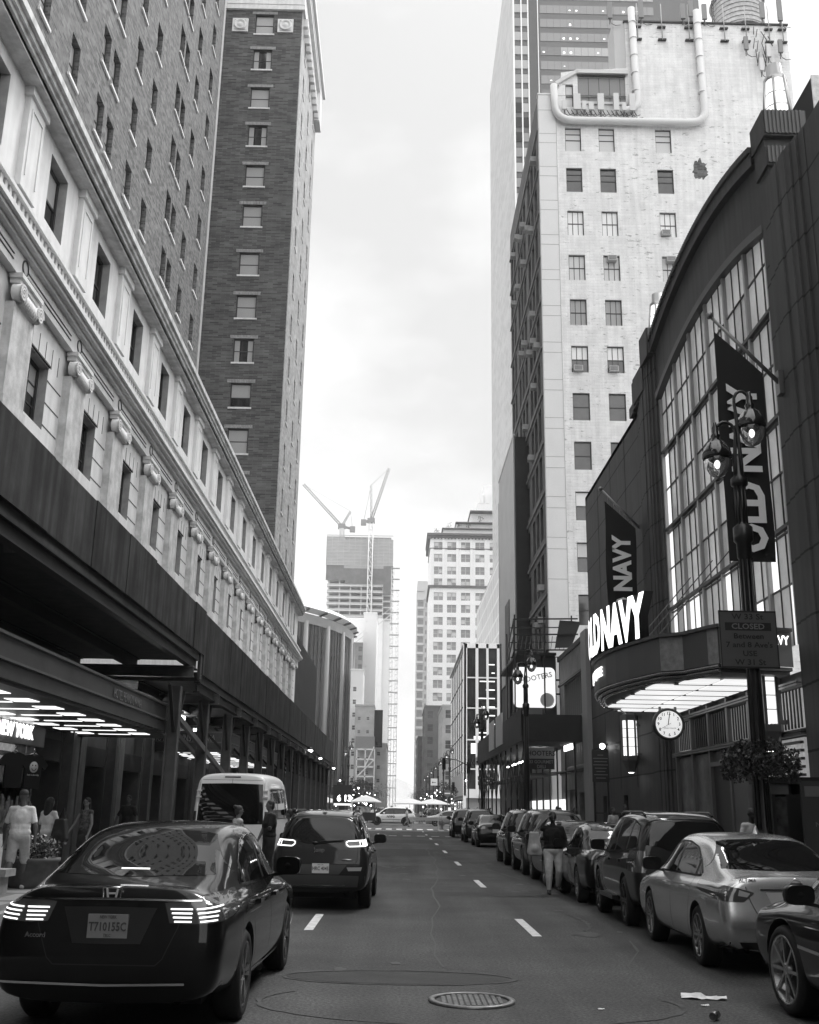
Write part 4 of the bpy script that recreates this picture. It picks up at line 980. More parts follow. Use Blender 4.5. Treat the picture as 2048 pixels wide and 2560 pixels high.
MB().box(18.3, 66, 57.9, 20, 68, 59.3).build('roof_housing', mat('housing', .5, .6), wh); MB().box(14.9, 63.9, 53.8, 15.9, 66, 58, 0).build('roof_housing', mat('housing', .5, .6), wh)
# water tank
t = thing('water_tank', 'round wooden rooftop water tank with hoops on the white building', 'water tank', (26.1, 69, 60.6))
g = MB(); g.lathe([(2.05, .4), (1.95, 3.6)], n=32, sm=False); g.build('barrel', mat('tank_wood', .45, .8, var=.25, vs=3, wave=(4, .12)), t)
g = MB(); g.lathe([(2.15, 3.6), (.15, 4.5), (.15, 4.75), (0, 4.8)], n=32); g.build('lid', mat('tank_lid', .4, .7), t)
g = MB()
for i in range(8): z = .5 + .42 * i; g.lathe([(2.06 - .03 * z + .03, z), (2.06 - .03 * z + .03, z + .05)], n=32)
g.build('hoop', framed, t)
g = MB()
for a in (0.8, 2.4, 3.9, 5.5): g.tube([(1.7 * math.cos(a), 1.7 * math.sin(a), -2.8), (1.7 * math.cos(a), 1.7 * math.sin(a), .5)], .1, 6)
for k in (-.2, .2): g.tube([(-2.2, -.6 + k, -.1), (-2.15, -.6 + k, 3.7)], .03, 5)
for i in range(10): g.tube([(-2.2, -.8, .2 + .35 * i), (-2.2, -.4, .2 + .35 * i)], .02, 4)
g.build('ladder', framed, t)
# ================================================================== BILLBOARD and the dark building behind it
t = thing('billboard_building', 'narrow dark building carrying a tall pale billboard along the street', 'building')
g = MB(); g.box(8.3, 73.3, 0, 10.6, 85.2, 28.6, 0); g.box(9.2, 83.05, 0, 22, 96, 30, 0); g.build('wall', mat('dark_cladding', .02, .6, var=.3, vs=1), t)
g = MB(); g.box(8.2, 73.5, 11.0, 8.29, 85.1, 28.7, 0); g.box(8.16, 73.4, 10.9, 8.2, 73.55, 28.8, 1); g.box(8.16, 73.4, 28.7, 8.3, 85.2, 28.85, 1); g.box(8.15, 77.3, 7.5, 8.19, 80.4, 17.0, 2); g.build('billboard', [mat('billboard_face', .5, .5, var=.08, vs=.5), white, mat('billboard_figure', .05, .5, var=.4, vs=2)], t)
for s_, z, sz in (('LIVE', 24.6, .9), ('ONE', 22.0, .9), ('NIGHT', 18.8, 1.5)): put_text(s_, sz, frame((8.14, 80, z), (0, -1, 0), (0, 0, 1)), grey4, t, ext=.004) if False else None
# scaffold with shed over the pavement
t = thing('scaffold', 'dark steel scaffold and sidewalk shed in front of the billboard building', 'scaffold')
g = MB()
for y in (53, 56, 59, 62, 65, 68, 71, 74, 77, 80):
    for x in (6.25, 8.8): g.tube([(x, y, .15), (x, y, 5.2)], .05, 6)
    g.tube([(6.25, y, 3.4), (8.8, y, 3.6)], .03, 5); g.tube([(6.25, y, 2.2), (6.25, y + 3, 4.8)], .025, 5); g.tube([(6.25, y + 3, 2.2), (6.25, y, 4.8)], .025, 5)
g.build('pole', blackm, t)
g = MB(); g.box(6.1, 52.5, 5.0, 9.1, 82, 5.25, 0); g.box(6.1, 52.5, 5.25, 6.16, 82, 6.6, 0); g.box(6.1, 52.5, 5.25, 9.1, 52.6, 6.3, 0); g.box(6.05, 62, 5.4, 6.1, 66, 7.2, 1); g.box(6.05, 67.5, 5.4, 6.1, 71, 7.2, 1); g.build('deck', [mat('shed_dark', .025, .7, var=.3), mat('canvas_pale', .5, .8)], t)
g = MB()
for z in (10.6, 11.5, 12.4): g.bar((6.6, 60, z), (10.2, 59.2, z - .05), .08); g.bar((6.6, 60, z), (7.5, 72, z + .2), .08); g.bar((6.7, 63, z), (10, 62.5, z), .06)
for x in (6.6, 8.3, 9.9): g.bar((x, 59.8, 7), (x, 59.6, 12.6), .08)
for i in range(12): g.bar((6.7 + .25 * i, 59.9, 10.6), (6.9 + .25 * i, 60.4, 11.5), .03)
for y in (62, 66, 70): g.bar((6.8, y, 6.6), (6.8, y, 12.5), .08); g.bar((6.8, y, 6.6), (8.9, y, 10), .06)
g.box(6.8, 60.4, 10.4, 9.1, 71, 10.55); g.box(8.3, 61, 6.6, 9.15, 72.8, 10.4, 0)
g.build('gantry', blackm, t)
g = MB(); g.face([(9.8, 59.4, 10.7), (10.4, 59.3, 12.2), (9.2, 59.5, 12.3), (8.9, 59.6, 10.7)]); g.build('netting', mat('net_dark', .04, .9), t)
for y in (58, 61, 64, 67, 70, 73): MB().box(9.0, y, .9, 9.1, y + 1.9, 2.3, 0).build('lit_window', mat('lit_shops', .5, .5, emit=.7, var=.9, vs=4), t); MB().ell((8.0, y, 4.7), (.1, .1, .07), 8, 6).build('bulb', litl, t); MB().box(7.5, y, 4.5, 7.6, y + .8, 4.56).build('tube_lamp', litl, t)
# round-cornered lit sign
t = thing('lit_box_sign', 'square white lit restaurant sign with rounded corners projecting over the pavement', 'sign', (7.72, 60, 8.46))
def rrect(w_, h_, r, n=6):
    q = []
    for cx, cy, a0 in ((w_ - r, h_ - r, 0), (-w_ + r, h_ - r, 90), (-w_ + r, -h_ + r, 180), (w_ - r, -h_ + r, 270)):
        q += [(cx + r * math.cos(R(a0 + 90 * i / n)), cy + r * math.sin(R(a0 + 90 * i / n))) for i in range(n + 1)]
    return q
g = MB(); g.ext(rrect(1.2, 1.14, .3), 'y', -.14, .14); g.build('box', mat('sign_lit_face', .7, .4, emit=.5, var=.06, vs=2), t)
g = MB(); g.ext(rrect(1.23, 1.17, .32), 'y', -.1, .1); g.build('rim', grey2, t)
g = MB(); g.lathe([(.4, -.145), (.4, -.16), (.37, -.16)], (.72, 0, -.7), 28, axis='y'); g.lathe([(.37, -.142), (.0, -.143)], (.72, 0, -.7), 28, axis='y'); g.ell((-.1, -.13, -.15), (.55, .03, .35), 14, 8, 1); g.build('print', [mat('print_ring', .6, .6), mat('print_white', .8, .5, emit=.6)], t)
put_text('HOOTERS', .42, frame((.1, -.15, .55), (1, 0, .22), (-.22, 0, 1)), grey4, t, bold=True, ext=.002, sx=1.0)
g = MB(); g.box(1.2, -.05, -.4, 1.5, .05, -.3); g.box(1.2, -.05, .4, 1.5, .05, .5); g.build('bracket', blackm, t)
# hung vinyl banner
t = thing('vinyl_banner', 'small two-tone restaurant and deli banner tied to the scaffold', 'banner', (7.65, 57, 4.36))
g = MB(); g.box(-.71, -.01, .0, .71, .01, .55, 0); g.box(-.71, -.01, -.55, .71, .01, -.001, 1); g.build('sheet', [mat('vinyl_pale', .5, .6), mat('vinyl_dark', .08, .6)], t)
put_text('HOOTERS', .36, frame((0, -.015, .27), (1, 0, 0), (0, 0, 1)), mat('ink', .06, .6), t, bold=True, sx=.92, ext=.002)
put_text('33 GOURMET', .24, frame((0, -.015, -.17), (1, 0, 0), (0, 0, 1)), grey4, t, bold=True, sx=.9, ext=.002); put_text('DELI', .24, frame((0, -.015, -.42), (1, 0, 0), (0, 0, 1)), grey4, t, bold=True, ext=.002)

# the street goes on behind the camera: blocks on both sides, seen only in reflections
for x0, x1, y0, y1, z, lb in ((-26, -9.2, -75, -6.2, 60, 'brick block continuing the hotel side of the street behind the camera'), (9.2, 28, -75, -8.2, 22, 'stone block continuing the store side of the street behind the camera'), (-30, 30, -150, -120, 34, 'wide dark block closing the street far behind the camera')):
    t = thing('street_block', lb, 'building')
    hs = []
    if x0 > -28 and x1 < 29:
        xs_ = x1 if x0 < 0 else x0; yy = y0 + 1.5
        while yy < y1 - 2:
            zz = 5.5
            while zz < z - 3: hs.append((yy, yy + 1.5, zz, zz + 2.2)); zz += 3.8
            yy += 3.6
        g = MB(); wall(g, plane('X', xs_, 1 if x0 < 0 else -1), y0, y1, 0, z, hs, .3, 0); g.box(x0 + .6, y0, 0, x1 - .6, y1, z, 1); g.build('wall', [bricks if x0 < 0 else mat('side_render', .12), mat('block_window', .085, .6)], t)
    else:
        g = MB(); wall(g, plane('Y', y1, 1), x0, x1, 0, z, [], .3, 0); g.box(x0, y0, 0, x1, y1 - .1, z, 0)
        for i in range(14):
            for j in range(7): g.box(x0 + 2 + i * 4, y1, 5 + j * 4, x0 + 3.8 + i * 4, y1 + .05, 7.2 + j * 4, 1)
        g.build('wall', [mat('end_block', .05, .8), mat('end_window', .03, .6)], t)
# ================================================================== FAR RIGHT: office tower, podium, glass block, corniced tower
t = thing('office_tower', 'very tall glass office tower with banded windows rising behind the white building', 'office tower')
g = MB(); g.box(26.4, 224.6, 0, 75, 292.5, 229, 0); g.build('body', mat('tower_spandrel', .09, .5, var=.06, vs=.2), t)
g = MB(); g.face([(26.27, 224.4, 0), (26.27, 292.5, 0), (26.27, 292.5, 229), (26.27, 224.4, 229)]); g.build('glass_side', mat('tower_side', .40, .5, brick=(1, 4.6, 1.44, .52, .16), spec=.4), t)  # pale pattern stands in for sky reflected in the small panes
g = MB()
for x0, x1 in ((26.2, 26.55), (28.2, 28.5), (29.95, 30.25), (32.55, 32.75)): g.box(x0, 224.0, 30, x1, 224.6, 231)
g.box(26.15, 224.0, 228, 75, 224.6, 231); g.build('mullion', mat('tower_mullion', .75, .5), t)
rr = random.Random(12)
g = MB(); g.box(30.3, 224.2, 30, 32.5, 224.6, 230); g.build('dark_shaft', mat('tower_shaft', .05, .4), t)
tg = [mat('tower_glass_a', .2, .12, spec=.6), mat('tower_glass_b', .33, .15, spec=.5), mat('tower_glass_c', .13, .12, spec=.6), darkm, mat('office_lamp', .9, .4, emit=1.2)]
k = 0
for i in range(42):
    z = 229 - 6 - 4.33 * i
    if z < 45: break
    if not inview([(33, 224, z), (45, 224, z)], 100) : continue
    g = MB(); md = rr.random(); x = 33.3; j = 0
    for x0, x1 in ((26.55, 28.2), (28.5, 29.95)): g.box(x0, 224.3, z, x1, 224.55, z + 2.6, rr.choice([1, 1, 0]) if rr.random() < .85 else 3); g.box(x0, 224.25, z + 2.6, x1, 224.56, z + 2.7, 3)
    while x < 62:
        c = (0 if md < .4 else 1) if not (md > .7 and x < 38) else 2
        g.box(x, 224.45, z, x + 1.68, 224.58, z + 2.5, c); x += 1.75; j += 1
        if rr.random() < .22: g.box(x - 1.2, 224.42, z + .3 + rr.random() * .8, x - .75, 224.44, z + 1.1, 4)
    g.build('window_band', tg, t)
t = thing('podium', 'lower glass block with slanting reflections next to the tall office tower', 'building')
g = MB(); g.box(22.1, 225, 0, 26.2, 300, 57, 0); g.build('glass_side', mat('podium_glass', .5, .25, brick=(.3, 1.9, 1.2, .7, .1), spec=.5), t)
t = thing('glass_block', 'four storey dark glass corner block with white mullions across the avenue', 'building')
g = MB(); g.box(9.35, 149.3, 3.5, 40, 190, 24.3, 0); g.build('glass', mat('block_glass', .03, .08, spec=.8, var=.8, vs=.25), t)
g = MB()
for x0, x1 in ((9.2, 9.65), (10.85, 11.25), (12.39, 12.72), (13.92, 14.4), (15.7, 16.1), (17.4, 17.8), (19.1, 19.5)): g.box(x0, 149.0, 3.5, x1, 149.3, 24.6)
g.box(9.1, 149, 24.0, 40, 149.4, 24.7); g.box(9.05, 149, 24.5, 9.4, 190, 24.7); g.box(9.1, 149.0, 0, 9.5, 149.4, 24); g.box(9.3, 149.1, 3.2, 40, 149.3, 4.4)
for z in (19.7, 15.4, 11.0, 7.0): g.box(9.3, 149.15, z, 40, 149.3, z + .18)
g.build('mullion', white, t)
g = MB(); 
for i in range(9): g.box(10.9 + rr.random() * 2.5, 149.24, 12 + i * 1.2, 13.6, 149.28, 12.15 + i * 1.2)
g.box(10.2, 149.2, 9.2, 13.8, 149.27, 10.6); g.box(10.6, 149.2, 11.0, 12.8, 149.27, 11.6); g.build('interior_light', mat('lobby_light', .7, .4, emit=.7), t)
g = MB()
for i in range(7): y = 152 + 5.3 * i; g.box(9.3, y, 4, 9.36, y + .12, 24)
for z in (8, 12, 16, 20): g.box(9.3, 149.5, z, 9.36, 190, z + .1)
g.build('panel_joint', framed, t)
g = MB(); g.box(9.3, 150, 0, 40, 190, 3.5, 0); g.box(9.15, 150, 3.5, 9.35, 190, 6.6, 1)
for i in range(8): g.box(9.2, 151 + 4.8 * i, .4, 9.3, 154 + 4.8 * i, 3.0, 2)
g.build('ground_floor', [mat('gf_grey', .3, .7), mat('gf_panel', .45, .7), glassd], t)
# corniced tower on the far avenue
t = thing('corniced_tower', 'pale tall office building with heavy dark cornices and paired sash windows in the distance', 'building')
P4 = plane('Y', 400, -1); g = MB(); xs = [12.8, 18.0, 23.45, 29.1, 34.8, 40.5]; zt = [103.5, 98.6, 93.5, 88.7] + [83.15 - 4.87 * i for i in range(17)]
hs = [(x, x + 3.55, z - 3.1, z) for x in xs for z in zt if z > 4]
wall(g, P4, 11.2, 46, 0, 106.2, hs, .5, 0); g.face([(11.2, 400, 0), (11.2, 430, 0), (11.2, 430, 106), (11.2, 400, 106)]); g.face([(11.2, 400, 106.2), (46, 400, 106.2), (46, 430, 106.2), (11.2, 430, 106.2)])
g.box(16.3, 401, 106, 46, 425, 109.3); g.box(21.5, 402, 109, 46, 424, 111.9); g.box(27.4, 403, 111.8, 46, 423, 116.6); g.box(30.2, 404, 116.5, 46, 422, 121); g.box(32.8, 405, 121, 46, 421, 129)
for x in (31, 33.5): g.box(x, 403.8, 121, x + 1.5, 404.2, 125)
g.build('wall', mat('pale_terracotta', .84, .8, var=.04, vs=.2), t)
g = MB(); 
for z0, z1, d in ((106.0, 106.9, 1.3), (105.2, 106.0, .7), (85.0, 85.9, .7), (100.6, 101.0, .3), (108.9, 109.3, .5), (111.5, 111.9, .3), (116.2, 116.7, .4)):
    x0 = 11.2 if z0 < 107 else (16.3 if z0 < 110 else (21.5 if z0 < 112 else 27.4)); g.box(x0 - d, 400 - d, z0, 46, 425, z1)
for i in range(26): g.box(11.4 + i * 1.35, 398.9, 104.7, 11.9 + i * 1.35, 400, 105.3)
g.box(10.2, 399, 104.6, 11.3, 430, 106.9); g.box(10.6, 399.5, 84.8, 11.3, 430, 85.9); g.build('cornice', mat('cornice_dark', .13, .8, var=.2), t)
g = MB()
for x in [12.2] + [x - 1.2 for x in xs[1:]]:
    for z0, z1 in ((86, 100.6), (101, 105)): g.box(x - .8, 399.6, z0, x + .3, 400, z1)
g.build('pilaster', mat('pale_pilaster', .8, .8), t)
Wf = Wins(t, [mat('far_frame', .5, .6), mat('far_glass', .3, .2), offw, offw])
for h in hs:
    mb = MB(); xm = (h[0] + h[1]) / 2
    if not inview([(h[0], 400, h[2]), (h[1], 400, h[3])]): continue
    z0, z1 = h[2], h[3]
    mb.box(h[0], 400.4, z0, h[1], 400.45, z1, 1); mb.box(xm - .15, 400.3, z0, xm + .15, 400.4, z1, 0); mb.box(h[0], 400.3, z0 + 1.5, h[1], 400.4, z0 + 1.65, 0)
    for a, b in ((h[0], xm - .15), (xm + .15, h[1])):
        q = rr.random(); mb.box(a + .1, 400.36, z0 + (1.65 if q < .5 else .6), b - .1, 400.39, z1 - .1 if q < .8 else z0 + 2.0, 2 if q < .35 else (3 if q > .85 else 1))
        if q > .9: mb.box(a + .3, 400.2, z0, b - .3, 400.35, z0 + .9, 0)
    Wf.l.append((inview([(h[0], 400, z0), (h[1], 400, z1)]), mb, Wf.m))
Wf.done()
for i, (x, z) in enumerate(((13.6, 107), (18.5, 109.4), (22.5, 109.4), (26.5, 109.4), (31, 112))):
    g = MB(); q = random.Random(i)
    for _ in range(60):
        a = q.uniform(0, 6.28); r = q.uniform(0, 1.2); zz = q.uniform(0, 2.4); c = Vector((x + r * math.cos(a), 400.6 + .4 * r * math.sin(a), z + zz)); s_ = .28
        d1 = Vector((q.uniform(-1, 1), q.uniform(-1, 1), q.uniform(-1, 1))) * s_; d2 = Vector((q.uniform(-1, 1), q.uniform(-1, 1), q.uniform(-1, 1))) * s_; g.face([c - d1, c + d2, c + d1])
    tag(g.build('terrace_shrub', mat('shrub_far', .1, .9), None), 'small bushy shrub on the terrace ledge of the distant corniced tower, %s from the left' % ['first', 'second', 'third', 'fourth', 'fifth'][i], 'shrub', 'terrace shrubs')
t = thing('slim_tower', 'slim grey apartment tower with balconies far behind the corniced tower', 'apartment tower')
g = MB(); g.box(8.0, 500, 0, 13.5, 530, 109, 0)
for i in range(22):
    z = 104 - 4.4 * i; g.box(7.9, 499.2, z - .2, 11.2, 500, z + .9, 2); g.box(8.3, 499.9, z + 1.0, 11, 499.99, z + 3.6, 1); g.box(11.9, 499.9, z + .8, 12.7, 499.99, z + 2.8, 1)
g.box(8, 499.8, 100, 13.5, 500, 109, 2); g.build('body', [mat('slim_wall', .42, .8), mat('slim_glass', .2, .3), mat('slim_balcony', .5, .8)], t)
def block(name, label, x0, x1, y0, y1, z, mw, mg, fx=3.2, fz=3.6, ww=1.5, wh_=1.9, side=True, z0=4, top=None):
    t = thing(name, label, 'building')
    hs = []; zz = z0
    while zz + fz < z:
        x = x0 + .8
        while x + ww < x1: hs.append((x, x + ww, zz + .8, zz + .8 + wh_)); x += fx
        zz += fz
    P_ = plane('Y', y0, -1); panes = [(P_, h) for h in hs]
    g = MB(); wall(g, P_, x0, x1, 0, z, hs, .25, 0)
    xs_ = x0 if x0 > 0 else x1; sg = -1 if x0 > 0 else 1; hs = []; zz = z0
    while zz + fz < z:
        y = y0 + 1
        while y + ww < y1: hs.append((y, y + ww, zz + .8, zz + .8 + wh_)); y += fx
        zz += fz
    P_ = plane('X', xs_, sg); panes += [(P_, h) for h in hs]
    wall(g, P_, y0, y1, 0, z, hs, .25, 0); g.face([(x0, y0, z), (x1, y0, z), (x1, y1, z), (x0, y1, z)]); xo_ = x1 if x0 > 0 else x0; g.face([(xo_, y0, 0), (xo_, y1, 0), (xo_, y1, z), (xo_, y0, z)])
    g.build('wall', mw, t)
    MB().box(min(x0, x1) - .15, y0 - .15, z - .5, max(x0, x1) + .15, y1, z - .1, 0).build('cornice', top or mw, t)
    vis = sorted([(inview([P(h[0], h[2], 0), P(h[1], h[3], 0)]), P, h) for P, h in panes], key=lambda q: -q[0])
    for a_, P, h in vis[:60]:
        if a_ < 4: continue
        g = MB(); g.face([P(h[0], h[2], -.2), P(h[1], h[2], -.2), P(h[1], h[3], -.2), P(h[0], h[3], -.2)], 0); pbox(g, P, h[0], h[1], (h[2] + h[3]) / 2 - .04, (h[2] + h[3]) / 2 + .04, -.2, -.14, 1); g.build('window', [mg, mw], t)
    g = MB()
    for a_, P, h in [v_ for v_ in vis[60:]] + [v_ for v_ in vis[:60] if v_[0] < 4]: g.face([P(h[0], h[2], -.2), P(h[1], h[2], -.2), P(h[1], h[3], -.2), P(h[0], h[3], -.2)], 0)
    if g.f: g.build('window', mg, t)['kind'] = 'stuff'
    return t
mgl = mat('far_pane', .12, .25, var=.6, vs=.3)
block('brownstone_block', 'brown mid-rise block at the right end of the street, next to the slim tower', 7.4, 16, 300, 330, 30, mat('far_brown', .17, .85, var=.2, vs=.3), mgl)
block('brick_loft', 'dark brick loft building at the very end of the right hand side', 6.3, 9, 340, 370, 24, mat('far_brick', .12, .85, var=.2, vs=.3), mgl)
block('pale_loft', 'pale low building with a dark cornice below the corniced tower', 12.5, 30, 215, 226, 20.0, mat('far_pale', .6, .85, var=.1, vs=.3), mgl, fx=4.5, ww=2.6, wh_=2.6, top=mat('cornice_dark', .13))
block('stone_block', 'mid grey stone building just past the dark glass corner block', 10.5, 20, 255, 280, 26, mat('far_stone', .4, .85, var=.2, vs=.3), mgl)
# ================================================================== FAR LEFT: drum arena, dark slab, building site
t = thing('arena', 'round drum-shaped arena clad in dark ribbed panels with pale piers, beyond the hotel', 'arena')
ar = Vector((-76, 320)); RA = 61.0
g = MB(); gp = MB(); gr = MB(); nf = 220
for i in range(nf):
    a = -math.pi * .75 + i * (math.pi * 1.1) / nf; a2 = a + math.pi * 1.1 / nf; am = (a + a2) / 2
    pier = i % 11 in (0,)
    r = RA + (.25 if i % 2 else 0); q = [(ar.x + r * math.cos(u), ar.y + r * math.sin(u)) for u in (a, a2)]
    (g if not pier else gp).face([(q[0][0], q[0][1], 0), (q[1][0], q[1][1], 0), (q[1][0], q[1][1], 50.4), (q[0][0], q[0][1], 50.4)], 0)
    if pier: gp.tube([(ar.x + (RA + .4) * math.cos(am), ar.y + (RA + .4) * math.sin(am), 0), (ar.x + (RA + .4) * math.cos(am), ar.y + (RA + .4) * math.sin(am), 51)], .75, 10)
    elif i % 3 == 0: gr.box(ar.x + (RA + .3) * math.cos(a) - .1, ar.y + (RA + .3) * math.sin(a) - .1, 0, ar.x + (RA + .3) * math.cos(a) + .1, ar.y + (RA + .3) * math.sin(a) + .1, 50.2)
gt = MB(); gt.lathe([(RA + .6, 50.3), (RA + .6, 53.0), (RA - 1, 53.0), (0, 55)], (ar.x, ar.y, 0), 120, sm=False)
g.build('panel', mat('arena_panel', .06, .7, var=.2, vs=.2), t); gp.build('pier', mat('arena_pier', .3, .7), t); gr.build('rib', mat('arena_rib', .11, .6), t); gt.build('roof_rim', mat('arena_rim', .28, .7, var=.1, vs=.2), t)
gc = MB(); gc.lathe([(RA - .5, 53.6), (RA + 1.6, 54.6), (RA + .2, 56.0), (RA - 2, 56.2)], (ar.x, ar.y, 0), 120, sm=False)
for i in range(26):
    a = -math.pi * .75 + i * (math.pi * 1.1) / 26; gc.tube([(ar.x + (RA - 2) * math.cos(a), ar.y + (RA - 2) * math.sin(a), 53), (ar.x + (RA + 2) * math.cos(a), ar.y + (RA + 2) * math.sin(a), 54.2)], .3, 5, 1)
gc.build('canopy', [mat('arena_canopy', .75, .6), framed], t)
t = thing('dark_slab', 'dark glass office slab between the hotel corner and the round arena', 'building')
g = MB(); g.box(-60, 150, 0, -15.0, 190, 25.6, 0); g.build('glass', mat('slab_glass', .006, .5, spec=.15), t)
g = MB(); 
for i in range(22): g.box(-15.02, 150.5 + i * 1.8, 0, -14.9, 150.75 + i * 1.8, 25.6)
for i in range(20): g.box(-16.2 - i * 1.8, 149.9, 0, -16.0 - i * 1.8, 150.02, 25.6)
g.build('mullion', mat('slab_mullion', .03, .5), t)
# building under construction
t = thing('construction_tower', 'unfinished concrete tower wrapped in grey netting with open floors, far down the street', 'tower under construction')
g = MB(); g.box(-34.5, 600, 0, -10.4, 640, 108, 0); g.box(-10.4, 602, 0, -5.6, 640, 108, 1)
for i in range(10): g.box(-34.5, 599.9, 96 - 9 * i, -5.6, 600, 96.15 - 9 * i, 1)
g.build('cladding', [mat('site_white', .85, .6), mat('site_pale', .7, .6)], t)
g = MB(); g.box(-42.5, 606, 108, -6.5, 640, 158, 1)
for i in range(11):
    z = 108.3 + 3.65 * i; g.box(-43.6, 600, z, -10.6, 640, z + .5, 0); g.box(-10.6, 601, z - 1.2, -5.3, 640, z - .8, 0)
    for j in range(6): g.box(-43 + 6.4 * j, 601, z, -42.4 + 6.4 * j, 602, z + 3.65, 0)
    g.box(-43.6, 600.05, z + .5, -10.6, 600.15, z + 1.5, 2)
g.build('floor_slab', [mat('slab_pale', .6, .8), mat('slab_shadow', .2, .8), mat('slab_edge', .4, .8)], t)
g = MB(); g.box(-44.7, 599.5, 139, -34, 640, 156.5, 0); g.box(-34, 599.6, 137.3, -5.2, 640, 155, 0); g.box(-44.5, 599.7, 130, -33, 600.0, 143, 1); g.box(-33, 599.7, 128, -5.3, 600.1, 139, 1); g.box(-10.6, 599.2, 122, -5.0, 601, 139, 1)
for i in range(12): g.box(-44.8 + i * 3.4, 599.3, 139, -44.65 + i * 3.4, 599.5, 157.5, 2)
for i in range(9): g.box(-44.7, 599.3, 139 + 2 * i, -5.2, 599.45, 139.15 + 2 * i, 2)
g.box(-44.7, 599, 157.0, -5.2, 599.5, 157.5, 2); g.build('netting', [mat('net_grey', .33, .9, var=.1, vs=.3), mat('net_dark_grey', .13, .9, var=.25, vs=.3), mat('net_line', .5, .8)], t)
def lattice(g, p0, p1, w_, n, r=.12, m=0):
    p0 = Vector(p0); p1 = Vector(p1); d = (p1 - p0).normalized(); up = Vector((0, 1, 0)); a = d.cross(up).normalized() * w_ / 2; b = up * w_ / 2
    cs = [(-1, -1), (1, -1), (1, 1), (-1, 1)]
    for i, j in cs: g.tube([p0 + i * a + j * b, p1 + i * a + j * b], r, 4, m)
    for k in range(n):
        q0 = p0.lerp(p1, k / n); q1 = p0.lerp(p1, (k + 1) / n)
        g.tube([q0 - a - b, q1 + a - b], r * .7, 4, m); g.tube([q0 - a + b, q0 + a + b], r * .7, 4, m); g.tube([q0 - a - b, q0 + a - b], r * .7, 4, m); g.tube([q0 + a - b, q1 + a + b], r * .7, 4, m)
def crane(label, base, top, tip, tail, aframe):
    t = thing('tower_crane', label, 'crane')
    g = MB(); lattice(g, base, top, 2.4, 26, .3); g.build('mast', mat('crane_pale', .65, .5), t)
    g = MB(); lattice(g, top, tip, 1.3, 16, .2); g.build('jib', mat('crane_grey', .35, .5), t)
    g = MB(); T = Vector(top); g.box(T.x - 2.2, T.y - 1.5, T.z - 1.5, T.x + 2.2, T.y + 1.5, T.z + 1.2); g.bar(T, T + Vector(tail), 1.4, 1.2); q = T + Vector(tail); g.box(q.x - 1.6, q.y - 1, q.z - 2, q.x + 1.6, q.y + 1, q.z + 1.4); g.build('cab', mat('crane_dark', .2, .5), t)
    g = MB(); A = T + Vector(aframe); lattice(g, T, A, 1.0, 6, .16); g.tube([A, Vector(tip)], .1, 4); g.tube([A, T + Vector(tail)], .14, 4); g.build('a_frame', MATS['crane_grey'], t)
crane('tall tower crane with a raised jib standing against the unfinished tower', (-18.4, 597, 20), (-18.6, 597, 166), (-8.6, 597, 199), (-4.5, 0, -1), (-.6, 0, 22))
crane('smaller luffing crane on the left roof corner of the unfinished tower', (-36, 604, 157), (-36.4, 604, 164), (-60.5, 604, 190), (6.5, 0, -1.5), (5, 0, 9.5))
t = thing('hoist_tower', 'thin open lattice hoist tower beside the unfinished tower', 'hoist')
g = MB(); 
for i in range(20): g.box(-6.2, 590, 12 + 6.5 * i, -.9, 592, 12.5 + 6.5 * i)
g.build('landing', mat('hoist_grey', .3, .6), t)
g = MB(); lattice(g, (-4.9, 591, 0), (-4.9, 591, 135), 1.6, 50, .16); lattice(g, (-1.8, 591, 0), (-1.8, 591, 122), 1.6, 46, .16); g.build('frame', mat('hoist_pale', .6, .6), t)
g = MB(); g.bar((-5, 596, 110), (-34, 596, 86), .5, .5); g.bar((-5, 596, 114), (-34, 596, 88), .3, .3); tag(g.build('loading_chute', MATS['hoist_pale'], None), 'long pale chute slanting down across the foot of the unfinished tower', 'chute')
# left hand blocks beyond the avenue
block('balcony_block', 'narrow white block with stacked balconies right beside the arena', -14.0, -10.4, 300, 312, 40, mat('far_white', .78, .8), mgl, fx=4.4, ww=.9, wh_=1.2)
block('white_gable', 'plain white windowless slab behind the small grey building', -11.8, -7.6, 330, 350, 62, mat('far_white2', .85, .8), mat('far_white3', .7, .8), fx=9, ww=.3, wh_=.3)
block('grey_gable', 'small grey building with a black side banner near the street end on the left', -12, -6.8, 290, 300, 29, mat('far_mid', .38, .85, var=.15, vs=.4), mgl, fx=2.4, ww=.7, wh_=.8, z0=6)
g = MB(); g.box(-6.7, 289.6, 17.5, -4.4, 290.4, 27.5); tag(g.build('side_banner', darkm, None), 'tall black banner panel hung on the grey gable building', 'banner')
block('tan_block', 'tan stone building at the very end of the left side, in front of the hoist', -6.6, -3.2, 295, 330, 19, mat('far_tan', .42, .85, var=.15, vs=.4), mgl, fx=6, ww=.8, wh_=.9)
t = thing('steel_frame', 'pale bare steel frame with stair landings in front of the tan building', 'steel frame')
g = MB()
for z in (9.5, 12, 14, 16.6): g.box(-11.4, 287, z, -6.4, 289, z + .35)
for x in (-11.3, -9, -6.5): g.box(x, 287, 4, x + .3, 287.3, 17)
g.bar((-11, 287, 9.5), (-6.5, 287, 14), .3, .3); g.bar((-6.5, 287, 17.5), (-9, 287, 12), .4, .3); g.box(-11.6, 287.5, 17, -6.4, 288, 20.2, 1); g.box(-11.4, 288, 0, -6.4, 289, 8, 2); g.build('frame', [mat('frame_pale', .65, .6), mat('frame_mesh', .2, .8), darkm], t)
block('brown_block', 'brown building with big round marks directly behind the arena edge', -24, -13, 420, 440, 66, mat('far_brown2', .25, .85, var=.2, vs=.3), mgl)
